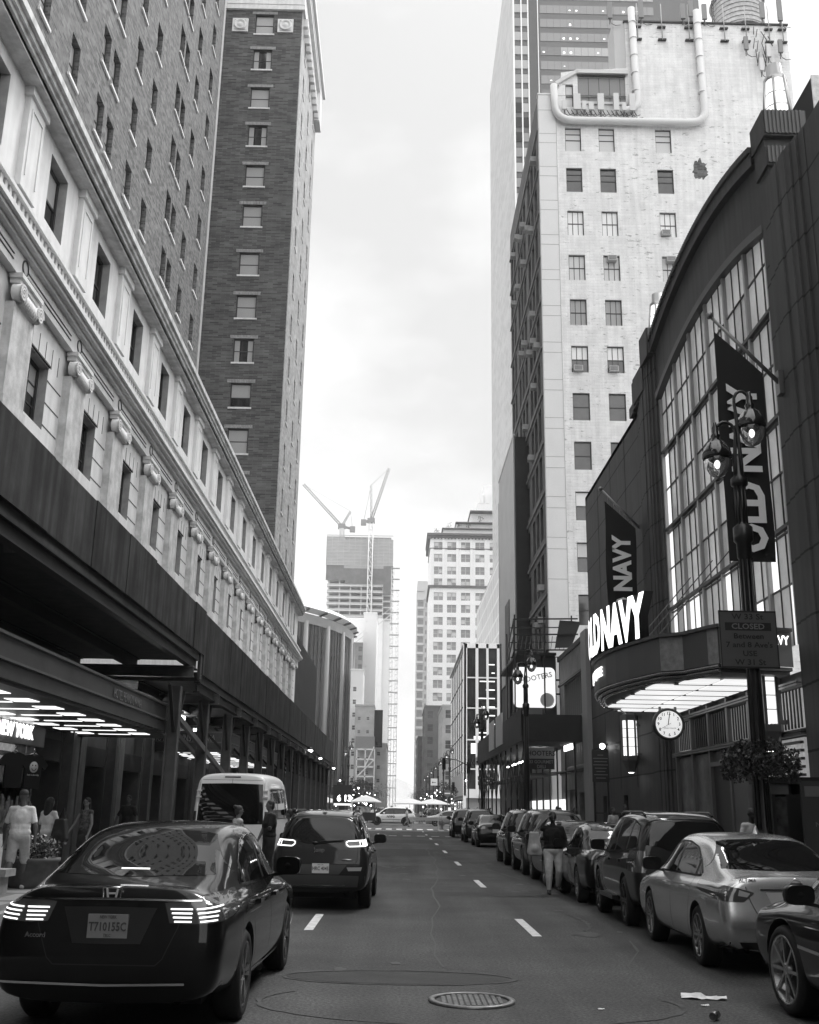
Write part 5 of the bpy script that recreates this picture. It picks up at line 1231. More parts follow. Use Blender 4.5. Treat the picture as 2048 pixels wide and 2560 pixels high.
block('bright_wall', 'long pale street wall past the arena, seen edge on', -30, -12.2, 440, 560, 55, mat('far_white4', .7, .8), mgl, fx=5)
# ================================================================== TREES at the far end of the street
def tree(x, y, h, cw, label, seed, z0=.15, n=420):
    t = thing('street_tree', label, 'tree', (x, y, z0), group='trees along the far pavement')
    q = random.Random(seed); g = MB(); g.tube([(0, 0, 0), (.1, 0, h * .35), (0, .1, h * .6)], [.16, .12, .05], 7)
    for i in range(6): a = i * 1.1; g.tube([(0, 0, h * .35), (cw * .3 * math.cos(a), cw * .3 * math.sin(a), h * .65)], [.07, .03], 5)
    g.build('trunk', mat('bark', .06, .9), t)
    g = MB(); cl = [(q.uniform(-.4, .4) * cw, q.uniform(-.4, .4) * cw, h * q.uniform(.5, .95), q.uniform(.18, .34) * cw) for _ in range(9)]
    for _ in range(n):
        c = q.choice(cl); d = Vector((q.gauss(0, 1), q.gauss(0, 1), q.gauss(0, .8))).normalized() * c[3] * q.uniform(.5, 1.05); p = Vector(c[:3]) + d; s_ = .16
        u = Vector((q.uniform(-1, 1), q.uniform(-1, 1), q.uniform(-1, 1))).normalized() * s_; v = Vector((q.uniform(-1, 1), q.uniform(-1, 1), q.uniform(-1, 1))).normalized() * s_
        g.face([p - u, p + v * .6, p + u, p - v * .6])
    g.build('crown', mat('leaves', .07, .85, var=.3, vs=3), t)
for i, (x, y, h, c) in enumerate(((-6.8, 205, 6.5, 4), (-6.5, 225, 7, 4.5), (-5.9, 250, 6.5, 4.2), (7.0, 150, 5, 3), (7.4, 166, 5.5, 3.4), (-6.9, 172, 6, 3.6), (-6.4, 188, 6, 3.8))):
    tree(x, y, h, c, 'small leafy street tree past the avenue, ' + ['fourth on the left pavement from the avenue', 'third from last on the left pavement', 'farthest on the left pavement', 'nearer of the two on the right pavement', 'farther of the two on the right pavement', 'first on the left pavement from the avenue', 'second on the left pavement from the avenue'][i], i)
for i, (x, y, h, c) in enumerate(((-5.9, 275, 8, 5), (-6.2, 305, 9, 5.5), (-5.8, 340, 9, 5.5), (-5.9, 385, 9, 6), (6.6, 262, 6.5, 4.5), (6.4, 292, 7, 4.5), (6.5, 330, 7, 5), (6.3, 380, 8, 5))):
    tree(x, y, h, c, 'dark leafy tree far down the street near its end, ' + (['nearest', 'second', 'third', 'farthest'][i % 4]) + (' on the arena side' if x < 0 else ' on the glass block side'), 50 + i, n=260)
# ================================================================== TWIN STREET LAMP with sign and flower basket
def twin_lamp(x, y, label, glow=True):
    t = thing('street_lamp', label, 'street lamp', (x, y, .15), group='twin-headed cast iron street lamps')
    g = MB(); g.lathe([(.34, 0), (.34, .12), (.26, .2), (.24, .9), (.17, 1.05), (.15, 1.2), (.115, 1.3), (.1, 5.9), (.13, 5.95), (.13, 6.2), (.17, 6.25), (.17, 6.5), (.11, 6.55), (.09, 6.6), (.09, 7.25), (.15, 7.3), (.15, 7.42), (.07, 7.5), (.06, 7.8), (.0, 7.9)], n=16)
    for i in range(8): a = i * math.pi / 4; g.tube([(.09 * math.cos(a), .09 * math.sin(a), 6.5), (.09 * math.cos(a), .09 * math.sin(a), 7.3)], .025, 5); g.tube([(.115 * math.cos(a), .115 * math.sin(a), 1.3), (.1 * math.cos(a), .1 * math.sin(a), 5.9)], .018, 4)
    g.build('post', blackm, t)
    for s_, dz, ex in ((-1, 0, .38), (1, .62, .30)):
        r = ex / 2; zc = 8.28 + dz
        q = [(s_ * .05, 0, 7.35), (s_ * .06, 0, 7.7), (s_ * .03, 0, zc - .25), (s_ * .01, 0, zc)] + [(s_ * (r - r * math.cos(u)), 0, zc + .24 * math.sin(u)) for u in [math.pi * i / 7 for i in range(1, 7)]] + [(s_ * ex, 0, zc + .0)]
        g = MB(); g.tube(q, [.045, .04, .035] + [.03] * (len(q) - 3), 8); g.build('arm', blackm, t)
        ex *= s_; ez = zc - .12
        g = MB(); g.lathe([(.0, .34), (.035, .32), (.04, .26), (.06, .22), (.06, .1), (.09, .06), (.08, .02), (.07, -.02), (.17, -.09), (.24, -.24), (.265, -.27), (.27, -.37), (.25, -.4)], (ex, 0, ez + .02), 18)
        for a in (0, 1.57, 3.14, 4.71): g.tube([(ex + .08 * math.cos(a + .7), .08 * math.sin(a + .7), ez), (ex + .18 * math.cos(a + .7), .18 * math.sin(a + .7), ez - .09), (ex + .26 * math.cos(a + .7), .26 * math.sin(a + .7), ez - .27)], .012, 4)
        h = g.build('lamp_head', mat('lamp_black', .012, .12, coat=.6), t)
        g = MB(); g.lathe([(.235, -.4), (.21, -.54), (.13, -.68), (0, -.74)], (ex, 0, ez), 18); g.build('glass', mat('lamp_clear', .75, .04, trans=.9), h)
        g = MB(); g.ell((ex, 0, ez - .48), (.08, .08, .1), 10, 8); g.build('bulb', mat('bulb_dim', .9, .3, emit=1.1 if glow else .6), h)
    return t
L1 = twin_lamp(6.12, 18.0, 'large twin-headed black street lamp carrying the road closure sign and flower basket')
# road closure sign
t = thing('road_closure_sign', 'square grey sign about W 33 St closed, strapped to the big lamp post', 'sign', (6.02, 17.82, 4.6))
g = MB(); g.box(-.5, -.012, -.5, .5, .012, .5, 0); g.box(-.5, -.014, -.5, .5, -.011, -.47, 1); g.box(-.5, -.014, .47, .5, -.011, .5, 1); g.box(-.5, -.014, -.5, -.48, -.011, .5, 1); g.box(.48, -.014, -.5, .5, -.011, .5, 1); g.box(-.4, -.0145, .15, .4, -.011, .29, 1)
g.build('plate', [mat('sign_grey', .075, .4), mat('sign_ink', .008, .5)], t)  # dark plate colour holds the shade of a face lit from behind
for s_, z, sz, m_ in (('W 33 St', .39, .14, 'sign_ink'), ('CLOSED', .22, .135, 'sign_grey2'), ('Between', .05, .13, 'sign_ink'), ("7 and 8 Ave's", -.1, .13, 'sign_ink'), ('USE', -.25, .13, 'sign_ink'), ('W 31 St', -.4, .135, 'sign_ink')):
    put_text(s_, sz, frame((0, -.0165, z), (1, 0, 0), (0, 0, 1)), mat(m_, .16, .4), t, ext=.001, sx=1.15, bold=True)
g = MB(); g.box(-.1, .01, .3, .12, .2, .34); g.box(-.1, .01, -.34, .12, .2, -.3); g.build('strap', steel2, t)
# flower basket
t = thing('flower_basket', 'dark wire basket overflowing with leafy flowers round the big lamp post', 'flower basket', (6.12, 18.0, 2.5)); t.scale = (.86, .86, .95)
g = MB(); g.lathe([(.14, -.2), (.38, -.05), (.46, .12), (.44, .14), (.12, .1)], n=18); g.build('basket', blackm, t)
g = MB(); q = random.Random(2)
for _ in range(2600):
    a = q.uniform(0, 6.283); r = .2 + .55 * math.sqrt(q.random()); zz = .12 + .42 * q.random() * (1.1 - r) - (.45 * q.random() if r > .45 else 0); c = Vector((r * math.cos(a), r * math.sin(a), zz)); s_ = q.uniform(.025, .06)
    u = Vector((q.gauss(0, 1), q.gauss(0, 1), q.gauss(0, 1))).normalized() * s_; v = Vector((q.gauss(0, 1), q.gauss(0, 1), q.gauss(0, 1))).normalized() * s_ * .6
    g.face([c - u, c + v, c + u, c - v], 1 if q.random() < .1 else 0)
g.build('foliage', [mat('basket_leaf', .03, .6, var=.5, vs=6), mat('basket_flower', .12, .7)], t)
twin_lamp(6.15, 51, 'second twin-headed street lamp, standing in front of the round-cornered lit sign')
twin_lamp(6.3, 80, 'third twin-headed street lamp, in front of the dark glass corner block')
twin_lamp(-5.9, 128, 'twin-headed street lamp across the avenue near the arena')
for i, y in enumerate((132, 150, 170, 192, 215, 240)): twin_lamp(6.4, y, 'small distant twin-headed lamp across the avenue on the right pavement, ' + ['nearest', 'second', 'third', 'fourth', 'fifth', 'farthest'][i] + ' of its row')
# ------------------------------------------------------------------ phone kiosk at the right edge
t = thing('phone_kiosk', 'dark phone kiosk with a glazed side panel, between lamp post and poster board', 'kiosk', (6.78, 19.5, .15), R(0)); t.scale = (1, 1, .86)
g = MB(); g.box(-.16, -.5, .2, -.1, .5, 2.5, 0); g.box(.55, -.5, .0, .62, .5, 2.5, 0); g.box(-.16, .45, .2, .62, .5, 2.5, 0); g.box(-.2, -.55, 2.42, .7, .55, 2.55, 0); g.box(.1, -.45, .9, .5, .3, 2.2, 0); g.box(-.02, -.2, 0, .1, .2, .4, 0); g.build('frame', mat('kiosk_dark', .02, .35), t)
g = MB(); g.box(-.17, -.505, 2.2, .15, -.495, 2.4, 0); g.box(-.1, -.5, .5, .1, -.46, 2.15, 1); g.build('panel', [mat('kiosk_plate', .12, .4), mat('kiosk_glass', .06, .1, var=.8, vs=4)], t)
t2 = thing('poster_board', 'dark poster board with pale lettering beside the phone kiosk, cut by the right edge', 'poster board', (6.93, 18.3, .15)); t2.scale = (1, 1, .86)
g = MB(); g.box(-.05, -.04, .2, 1.3, .04, 2.45, 0); g.box(.0, -.05, 2.15, 1.2, -.04, 2.35, 1); g.build('board', [mat('poster_grey', .05, .4), mat('kiosk_plate2', .15, .4)], t2)
for s_, z, sz in (('No matter', 1.62, .13), ('I have', 1.44, .12), ('people', 1.26, .12), ('you', 1.08, .12), ('O', .72, .2)): put_text(s_, sz, frame((.42, -.045, z), (1, 0, 0), (0, 0, 1)), grey2, t2, ext=.001)
put_text('1 800', .16, frame((.5, -.056, 2.25), (1, 0, 0), (0, 0, 1)), grey2, t2, ext=.001) if False else None
# ------------------------------------------------------------------ planter
def leafy(t, name, n, rx, rz, zc, m_, seed, s0=.03, s1=.06, flower=None):
    g = MB(); q = random.Random(seed)
    for _ in range(n):
        d = Vector((q.gauss(0, 1), q.gauss(0, 1), q.gauss(0, 1))).normalized() * q.uniform(.35, 1.05); c = Vector((d.x * rx, d.y * rx, zc + d.z * rz)); s_ = q.uniform(s0, s1)
        u = Vector((q.gauss(0, 1), q.gauss(0, 1), q.gauss(0, 1))).normalized() * s_; v = Vector((q.gauss(0, 1), q.gauss(0, 1), q.gauss(0, 1))).normalized() * s_ * .6
        g.face([c - u, c + v, c + u, c - v], 1 if flower and q.random() < .22 else 0)
    g.build(name, [m_, flower] if flower else [m_], t)
t = thing('planter', 'round concrete planter with dark foliage and pale flowers on the left pavement', 'planter', (-6.9, 20.9, .15)); t.scale = (.9, .9, .72)
g = MB(); g.lathe([(.42, 0), (.5, .1), (.52, .62), (.56, .66), (.56, .74), (.48, .74), (.46, .6), (0, .6)], n=24); g.build('pot', mat('planter_stone', .1, .85, var=.3, vs=4), t)
leafy(t, 'foliage', 1500, .55, .38, .95, mat('planter_leaf', .045, .7, var=.4, vs=5), 9, flower=mat('petal', .5, .7))
t = thing('barrier_bench', 'low pale bench-like barrier on the left pavement beside the walking man', 'bench', (-7.6, 19.2, .15))
g = MB(); g.box(-1.2, -.25, .3, .9, .25, .42); g.build('top', mat('bench_stone', .3, .8, var=.3, vs=3), t); g = MB(); g.box(-1.1, -.2, 0, -.8, .2, .3); g.box(.5, -.2, 0, .8, .2, .3); g.build('leg', MATS['bench_stone'], t)
# ------------------------------------------------------------------ traffic lights, signs, hydrant, cone, barricade at the avenue
def tlight(x, y, h, label, arm=None):
    t = thing('traffic_light', label, 'traffic light', (x, y, .15), group='traffic lights at the avenue')
    g = MB(); g.lathe([(.14, 0), (.1, .3), (.07, .6), (.06, h)], n=10)
    if arm: g.tube([(0, 0, h - .3), (arm * .5, 0, h + .2), (arm, 0, h + .3)], .05, 6)
    g.build('post', blackm if arm is None else steel2, t)
    for k, x0 in enumerate([0] + ([arm] if arm else [])):
        g = MB(); zb = h - 1.0 if k == 0 else h - .7
        g.box(x0 - .16, -.3, zb, x0 + .16, -.05, zb + 1.0); 
        for i in range(3): g.lathe([(.12, -.44), (.12, -.3)], (x0, 0, zb + .17 + .33 * i), 10, axis='y')
        g.build('signal_head', mat('signal_dark', .02, .5), t)
    return t
tlight(-5.95, 95, 6.2, 'traffic light on a pale pole at the end of the plywood shed'); tlight(6.3, 95.5, 5.6, 'traffic light with a mast arm at the right corner of the avenue', -2.2)
tlight(6.6, 127.5, 4.6, 'traffic light on the far right corner across the avenue'); tlight(-6.4, 128.5, 4.6, 'traffic light on the far left corner across the avenue')
def sign(x, y, z, w_, h_, lines, label, m_bg, m_tx, sz=.14, pole=True, rot=0, group=None):
    t = thing('street_sign', label, 'sign', (x, y, .15), rot, group)
    g = MB(); g.box(-w_ / 2, -.02, z - h_ / 2, w_ / 2, 0, z + h_ / 2); g.build('plate', m_bg, t)
    if pole: g = MB(); g.tube([(0, .05, 0), (0, .05, z + h_ / 2)], .035, 6); g.build('post', blackm, t)
    for i, s_ in enumerate(lines): put_text(s_, sz, frame((0, -.024, z + (len(lines) - 1) * sz * .55 - i * sz * 1.1), (1, 0, 0), (0, 0, 1)), m_tx, t, ext=.001, bold=True)
    return t
gs = mat('street_green', .04, .4)
sign(6.95, 84, 3.9, 1.35, .3, ['Seventh Av'], 'upper dark street name blade reading Seventh Av at the right corner', gs, white, .24)
sign(6.95, 83.9, 3.52, 1.35, .3, ['Fashion Av'], 'lower dark street name blade reading Fashion Av at the right corner', gs, white, .24, pole=False)
sign(6.25, 82, 5.1, .62, .62, [], 'white arrow sign on the corner lamp post', white, blackm)
sign(4.35, 128, 4.6, .8, .8, [], 'white arrow sign beyond the avenue left of the first', white, blackm)
for x, y, z in ((6.25, 81.95, 5.1), (4.35, 127.95, 4.6)):
    g = MB(); g.box(-.2, -.03, -.03, .2, -.025, .03); g.ext([(-.28, 0), (-.12, .12), (-.12, -.12)], 'y', -.03, -.025)
    o = [q for q in bpy.data.objects if q.name.startswith('street_sign') and abs(q.location.y - y) < .2]
    if o: g.build('arrow', blackm, o[0], (0, 0, z - .05))
t = thing('no_entry_sign', 'round do not enter sign across the avenue', 'sign', (5.9, 127, .15))
g = MB(); g.lathe([(.42, -.02), (0, -.021)], (0, 0, 3.3), 24, axis='y'); g.lathe([(.43, -.01), (.43, .01)], (0, 0, 3.3), 24, axis='y'); g.tube([(0, .03, 0), (0, .03, 3.7)], .035, 6); g.build('disc', mat('sign_red', .12, .5), t)
g = MB(); g.box(-.33, -.03, 3.23, .33, -.024, 3.37); g.build('bar', white, t)
t = thing('time_display', 'lit digital time display reading 6:13 on a kiosk at the left corner', 'display', (-5.3, 104, .15))
g = MB(); g.box(-.9, -.15, 1.9, .9, .15, 3.6, 0); g.box(-.3, -.1, 0, .3, .1, 1.9, 0); g.build('housing', mat('display_dark', .02, .4), t)
put_text('6 13', .8, frame((.2, -.17, 2.35), (1, 0, 0), (0, 0, 1)), mat('display_lit', .9, .4, emit=3), t, bold=True)
g = MB(); g.box(-.8, -.17, 1.7, .9, -.15, 1.9); g.build('strip', litw, t)
t = thing('fire_hydrant', 'small pale-topped hydrant standing at the near edge of the crossing', 'hydrant', (3.75, 90.5, .004))
g = MB(); g.lathe([(.2, 0), (.2, .06), (.13, .1), (.13, .55), (.16, .58), (.12, .72), (.04, .8), (0, .82)], n=12); g.tube([(-.22, 0, .42), (.22, 0, .42)], .07, 8); g.build('body', mat('hydrant_grey', .12, .6), t)
t = thing('barricade', 'white wooden street barricade standing in the crossing', 'barricade', (2.3, 88, .004))
g = MB(); g.box(-1.3, -.04, .75, 1.3, .04, 1.0); g.build('plank', mat('barricade_white', .6, .7), t)
for x in (-1.05, 1.05):
    g = MB(); g.bar((x, -.35, 0), (x, 0, 1.05), .07); g.bar((x, .35, 0), (x, 0, 1.05), .07); g.build('leg', MATS['barricade_white'], t)
# market umbrellas
def umbrella(x, y, w_, label, h=2.35):
    t = thing('market_umbrella', label, 'umbrella', (x, y, .15), group='street vendor umbrellas')
    g = MB(); g.lathe([(w_, h - .35), (w_, h - .25), (w_ * .5, h + .1), (0, h + .35)], n=8, sm=False); g.build('canopy', mat('umbrella_cloth', .6, .8), t)
    g = MB(); g.tube([(0, 0, 0), (0, 0, h + .3)], .03, 6); g.build('pole', steel2, t)
    return t
umbrella(-3.0, 103, 1.5, 'pale vendor umbrella nearest the lit time display'); umbrella(1.5, 128.5, 2.1, 'wide pale umbrella behind the police car, left of two'); umbrella(4.2, 128.8, 2.1, 'wide pale umbrella behind the taxi, right of two'); umbrella(-8.5, 129, 1.8, 'pale umbrella beyond the avenue by the arena side')
t = thing('food_cart', 'dark food cart under the pale umbrella by the time display', 'cart', (-3.0, 103, .004))
g = MB(); g.box(-1.0, -.7, .5, 1.0, .7, 1.25, 0); g.box(-.8, -.72, 1.25, .5, .5, 1.8, 1); g.build('body', [mat('cart_dark', .04, .4), mat('cart_pale', .5, .5, var=.6, vs=6)], t)
for x in (-.7, .7): g = MB(); g.lathe([(.25, -.05), (.25, .05)], (x, -.6, .25), 14, axis='y'); g.build('wheel', rubber, t)
g = MB(); q = random.Random(3)
for i in range(70): yq_ = q.uniform(135, 300); r_ = q.uniform(.05, .14) * yq_ / 180; g.ell((q.uniform(-8.5, -5.7) if i % 2 else q.uniform(6.1, 9), yq_, q.uniform(1.6, 5.2)), (r_, r_, r_), 6, 4)
o = tag(g.build('glowing_lamps', litl), 'scatter of tiny glowing shop and signal lights far down both pavements', 'lamps', kind='stuff')

# awnings and shop signs along the far pavements
for i, (x0, x1, y0, y1, z0, z1, v) in enumerate(((-9.5, -6.6, 136, 146, 3.2, 4.6, .03), (-9.5, -6.9, 152, 160, 3.0, 4.2, .12), (-9.5, -6.3, 168, 180, 3.4, 5.6, .02), (-9.5, -6.8, 200, 215, 3.2, 5.0, .05), (6.9, 9.2, 190, 204, 3.0, 4.4, .04), (7.2, 9.6, 216, 230, 3.2, 5.0, .02))):
    t = thing('shop_awning', ['dark awning nearest the avenue on the arena side', 'mid grey awning, second on the arena side', 'tall black awning, third on the arena side', 'dark awning, farthest on the arena side', 'dark awning just beyond the glass corner block', 'tall black awning below the pale low building'][i], 'awning')
    g = MB(); g.ext([(x0, z1), (x1, z0 + .35), (x1, z0), (x0, z0)] if x0 < 0 else [(x1, z1), (x0, z0 + .35), (x0, z0), (x1, z0)], 'y', y0, y1); g.build('cover', mat('awning_%02d' % int(v * 100), v, .8), t)
    g = MB()
    for y in (y0 + .3, y1 - .3): xx = x1 if x0 < 0 else x0; g.tube([(xx, y, .15), (xx, y, z0)], .05, 5)
    g.build('post', blackm, t)
# ================================================================== CARS
def paint(name, v, metal=0.): return mat(name, v, .3, metal=metal, coat=1., spec=.08, var=.04, vs=2)
trimb = mat('trim_black', .01, .3)
tint = mat('car_glass', .006, .03, spec=.45)
lens = mat('lamp_lens', .06, .08, spec=.8, coat=1)
lensp = mat('lamp_lens_pale', .4, .1, spec=.8, coat=1)
tail_on = mat('tail_lamp_on', .9, .3, emit=1.0)
platem = mat('plate_face', .5, .5); plated = mat('plate_dim', .22, .5)
def interp(tab, y):
    if y <= tab[0][0]: return tab[0][1:]
    for a, b in zip(tab, tab[1:]):
        if y <= b[0]:
            t = (y - a[0]) / (b[0] - a[0]); return tuple(p + (q - p) * t for p, q in zip(a[1:], b[1:]))
    return tab[-1][1:]
def lin(tab, z):
    if z <= tab[0][0]: return tab[0][1]
    for a, b in zip(tab, tab[1:]):
        if z <= b[0]: return a[1] + (b[1] - a[1]) * (z - a[0]) / (b[0] - a[0])
    return tab[-1][1]
def car_body(S, pm):
    """loft of half rings along the car (y forward), subdivided, with wheel wells cut out"""
    st = S['st']; rear = S['rear']; front = S['front']; L0 = st[0][0]; L1 = st[-1][0]
    def ring(y, w, zb, zs, wb, zr, wr, wf=1., prof=None, off=0.):
        w *= wf; wb *= wf; wr *= wf if wf > .9 else wf
        h = zr - zs
        pts = [(0, zb), (w * .84, zb), (w * .965, zb + .09), (w * .998, zb + (zs - zb) * .42), (w, zb + (zs - zb) * .72), (w * .975, zs - .05), (wb, zs), (wb + (wr - wb) * .5 + .012, zs + h * .5), (wr, zs + h * .92), (wr * .80, zr - .008 * (1 if h > .3 else .3)), (0, zr + .01)]
        return [(x, (y if prof is None else lin(prof, z) + off), z) for x, z in pts]
    rings = []
    s0 = st[0]
    for wf, off in ((.74, 0.), (.90, .012), (.965, .06), (.99, .14)): rings.append(ring(0, *s0[1:], wf=wf, prof=rear, off=off))
    for s in st: rings.append(ring(*s))
    s1 = st[-1]
    for wf, off in ((.985, -.12), (.95, -.05), (.86, -.01), (.66, 0.)): rings.append(ring(0, *s1[1:], wf=wf, prof=front, off=off))
    n = len(rings[0]); v = []; f = []
    ids = []
    for r in rings:
        row = []
        for i, (x, y, z) in enumerate(r):
            if i in (0, n - 1): v.append((0, y, z)); row.append((len(v) - 1,) * 2)
            else: v.append((-x, y, z)); v.append((x, y, z)); row.append((len(v) - 2, len(v) - 1))
        ids.append(row)
    for a, b in zip(ids, ids[1:]):
        for i in range(n - 1):
            f.append((a[i][1], b[i][1], b[i + 1][1], a[i + 1][1])); f.append((a[i][0], a[i + 1][0], b[i + 1][0], b[i][0]))
    for row, fl in ((ids[0], 1), (ids[-1], -1)):
        for i in range(n - 1):
            q = [row[i][0], row[i][1], row[i + 1][1], row[i + 1][0]]; q = [a for k, a in enumerate(q) if a not in q[:k]]; f.append(tuple(q[::fl]))
    me = bpy.data.meshes.new('body'); me.from_pydata(v, [], f); bm = bmesh.new(); bm.from_mesh(me); bmesh.ops.recalc_face_normals(bm, faces=bm.faces); bm.to_mesh(me); bm.free()
    me.materials.append(pm); me.materials.append(darkm)
    me = evalmesh(me, [('SUBSURF', dict(levels=2, render_levels=2))])
    cut = MB()
    for ya in S['axles']:
        for s in (-1, 1):
            r = S['rw'] * 1.13; cut.lathe([(r, s * (S['w'] + .2)), (r, s * (S['w'] - .36))], (0, ya, S['rw'] + .01), 28, 1, axis='x', caps=True)
    cm_ = cut.mesh('cutter', [pm, darkm]); bm = bmesh.new(); bm.from_mesh(cm_); bmesh.ops.recalc_face_normals(bm, faces=bm.faces); bm.to_mesh(cm_); bm.free()
    co_ = bpy.data.objects.new('cutter', cm_); COL.objects.link(co_)
    me = evalmesh(me, [('BOOLEAN', dict(operation='DIFFERENCE', object=co_, solver='EXACT', use_self=True))])
    bpy.data.objects.remove(co_)
    for p in me.polygons: p.use_smooth = True
    me.set_sharp_from_angle(angle=R(38))
    bm = bmesh.new(); bm.from_mesh(me); bv = BVHTree.FromBMesh(bm); bm.free()
    return me, bv
def resample(pts, n):
    pts = [Vector(p) for p in pts]; ds = [0]
    for a, b in zip(pts, pts[1:]): ds.append(ds[-1] + (b - a).length)
    out = []
    for i in range(n + 1):
        t = ds[-1] * i / n; k = 0
        while k < len(ds) - 2 and ds[k + 1] < t: k += 1
        u = (t - ds[k]) / max(1e-6, ds[k + 1] - ds[k]); out.append(pts[k].lerp(pts[k + 1], u))
    return out
def hit(bv, mode, p, cy=0.):
    a, b = p
    if mode == 'rear': o, d = Vector((a, -9, b)), Vector((0, 1, 0))
    elif mode == 'front': o, d = Vector((a, 9, b)), Vector((0, -1, 0))
    elif mode == 'left': o, d = Vector((-5, a, b)), Vector((1, 0, 0))
    elif mode == 'right': o, d = Vector((5, a, b)), Vector((-1, 0, 0))
    elif mode == 'top': o, d = Vector((a, b, 6)), Vector((0, 0, -1))
    else:   # cyl: a = angle in degrees from straight back, b = height
        d = Vector((-math.sin(R(a)), math.cos(R(a)), 0)); o = Vector((0, cy, b)) - d * 9
    h, nn, _, _ = bv.ray_cast(o, d)
    if h is None:
        h = o + d * 7; nn = -d
    if nn.dot(d) > 0: nn = -nn
    return h, (nn - d).normalized()
def patch(bv, mode, top, bot, N=14, M=6, off=.006, m=None, cy=0., skirt=True):
    T = resample(top, N); B = resample(bot, N); g = MB(); P = []
    for j in range(M + 1):
        P.append([hit(bv, mode, T[i].lerp(B[i], j / M), cy) for i in range(N + 1)])
    Q = [[h + n_ * off for h, n_ in r] for r in P]
    b = len(g.v); W_ = N + 1
    g.v += [tuple(q) for r in Q for q in r]
    for j in range(M):
        for i in range(N): g.f.append((b + j * W_ + i, b + j * W_ + i + 1, b + (j + 1) * W_ + i + 1, b + (j + 1) * W_ + i)); g.m.append(0); g.s.append(True)
    if skirt:
        edge = [(0, i) for i in range(N)] + [(j, N) for j in range(M)] + [(M, i) for i in range(N, 0, -1)] + [(j, 0) for j in range(M, 0, -1)]
        for k in range(len(edge)):
            a, c = edge[k], edge[(k + 1) % len(edge)]
            g.face([Q[a[0]][a[1]], Q[c[0]][c[1]], P[c[0]][c[1]][0] - P[c[0]][c[1]][1] * .01, P[a[0]][a[1]][0] - P[a[0]][a[1]][1] * .01], 0)
    return g
def line(bv, mode, pts, w_=.007, off=.0025, n=24, cy=0.):
    q = resample(pts, n); P = [hit(bv, mode, a, cy) for a in q]; g = MB(); 
    for (a, na), (b, nb) in zip(P, P[1:]):
        d = (b - a)
        if d.length < 1e-5 or d.length > .6: continue
        s = d.cross(na).normalized() * w_ / 2; g.face([a + na * off - s, b + nb * off - s, b + nb * off + s, a + na * off + s])
    return g
def join(*gs):
    o = MB()
    for g in gs:
        b = len(o.v); o.v += g.v; o.f += [tuple(b + i for i in f) for f in g.f]; o.m += g.m; o.s += g.s
    return o
def mirror(pts): return [(-a, b) for a, b in pts]
WM = {}
def wheel_meshes(r, w_, spokes, key, rimv=.45, rr_=.66):
    k = (round(r, 3), round(w_, 3), spokes, key)
    if k in WM: return WM[k]
    g = MB(); ri = r * rr_ + .015
    g.lathe([(ri, -w_ / 2 + .02), (ri + .02, -w_ / 2), (r * .9, -w_ / 2), (r * .975, -w_ / 2 + .025), (r, -w_ / 2 + .05), (r, w_ / 2 - .05), (r * .975, w_ / 2 - .025), (r * .9, w_ / 2), (ri + .02, w_ / 2), (ri, w_ / 2 - .02)], n=36, axis='x')
    for i in range(-2, 3):
        g.lathe([(r + .002, i * w_ * .16), (r + .004, i * w_ * .16 + .02)], n=36, axis='x')
    ty = g.mesh('wheel', [rubber])
    g = MB(); x = w_ / 2
    for s in (1, -1):
        g.lathe([(ri + .012, s * (x - .012)), (ri - .002, s * (x + .002)), (ri - .018, s * (x - .012)), (ri - .03, s * (x - .1)), (0, s * (x - .11))], n=30, axis='x', m=0)
        g.lathe([(ri - .035, s * (x - .085)), (0, s * (x - .085))], n=24, axis='x', m=1)
        g.lathe([(.075, s * (x - .06)), (.07, s * (x - .018)), (.03, s * (x - .012)), (0, s * (x - .012))], n=16, axis='x', m=0)
        for i in range(spokes):
            a = 2 * math.pi * i / spokes; tw = .16 if spokes < 8 else .05
            for da in ((-tw / 2, tw / 2) if spokes < 8 else (0,)):
                p0 = (s * (x - .03), .05 * math.cos(a + da), .05 * math.sin(a + da)); p1 = (s * (x - .02), (ri - .015) * math.cos(a + da * 1.7), (ri - .015) * math.sin(a + da * 1.7)); g.bar(p0, p1, .035 if spokes < 8 else .028, .03, 0)
    rm = g.mesh('rim', [mat('rim_' + key, rimv, .25, metal=.9), darkm])
    WM[k] = (ty, rm); return WM[k]
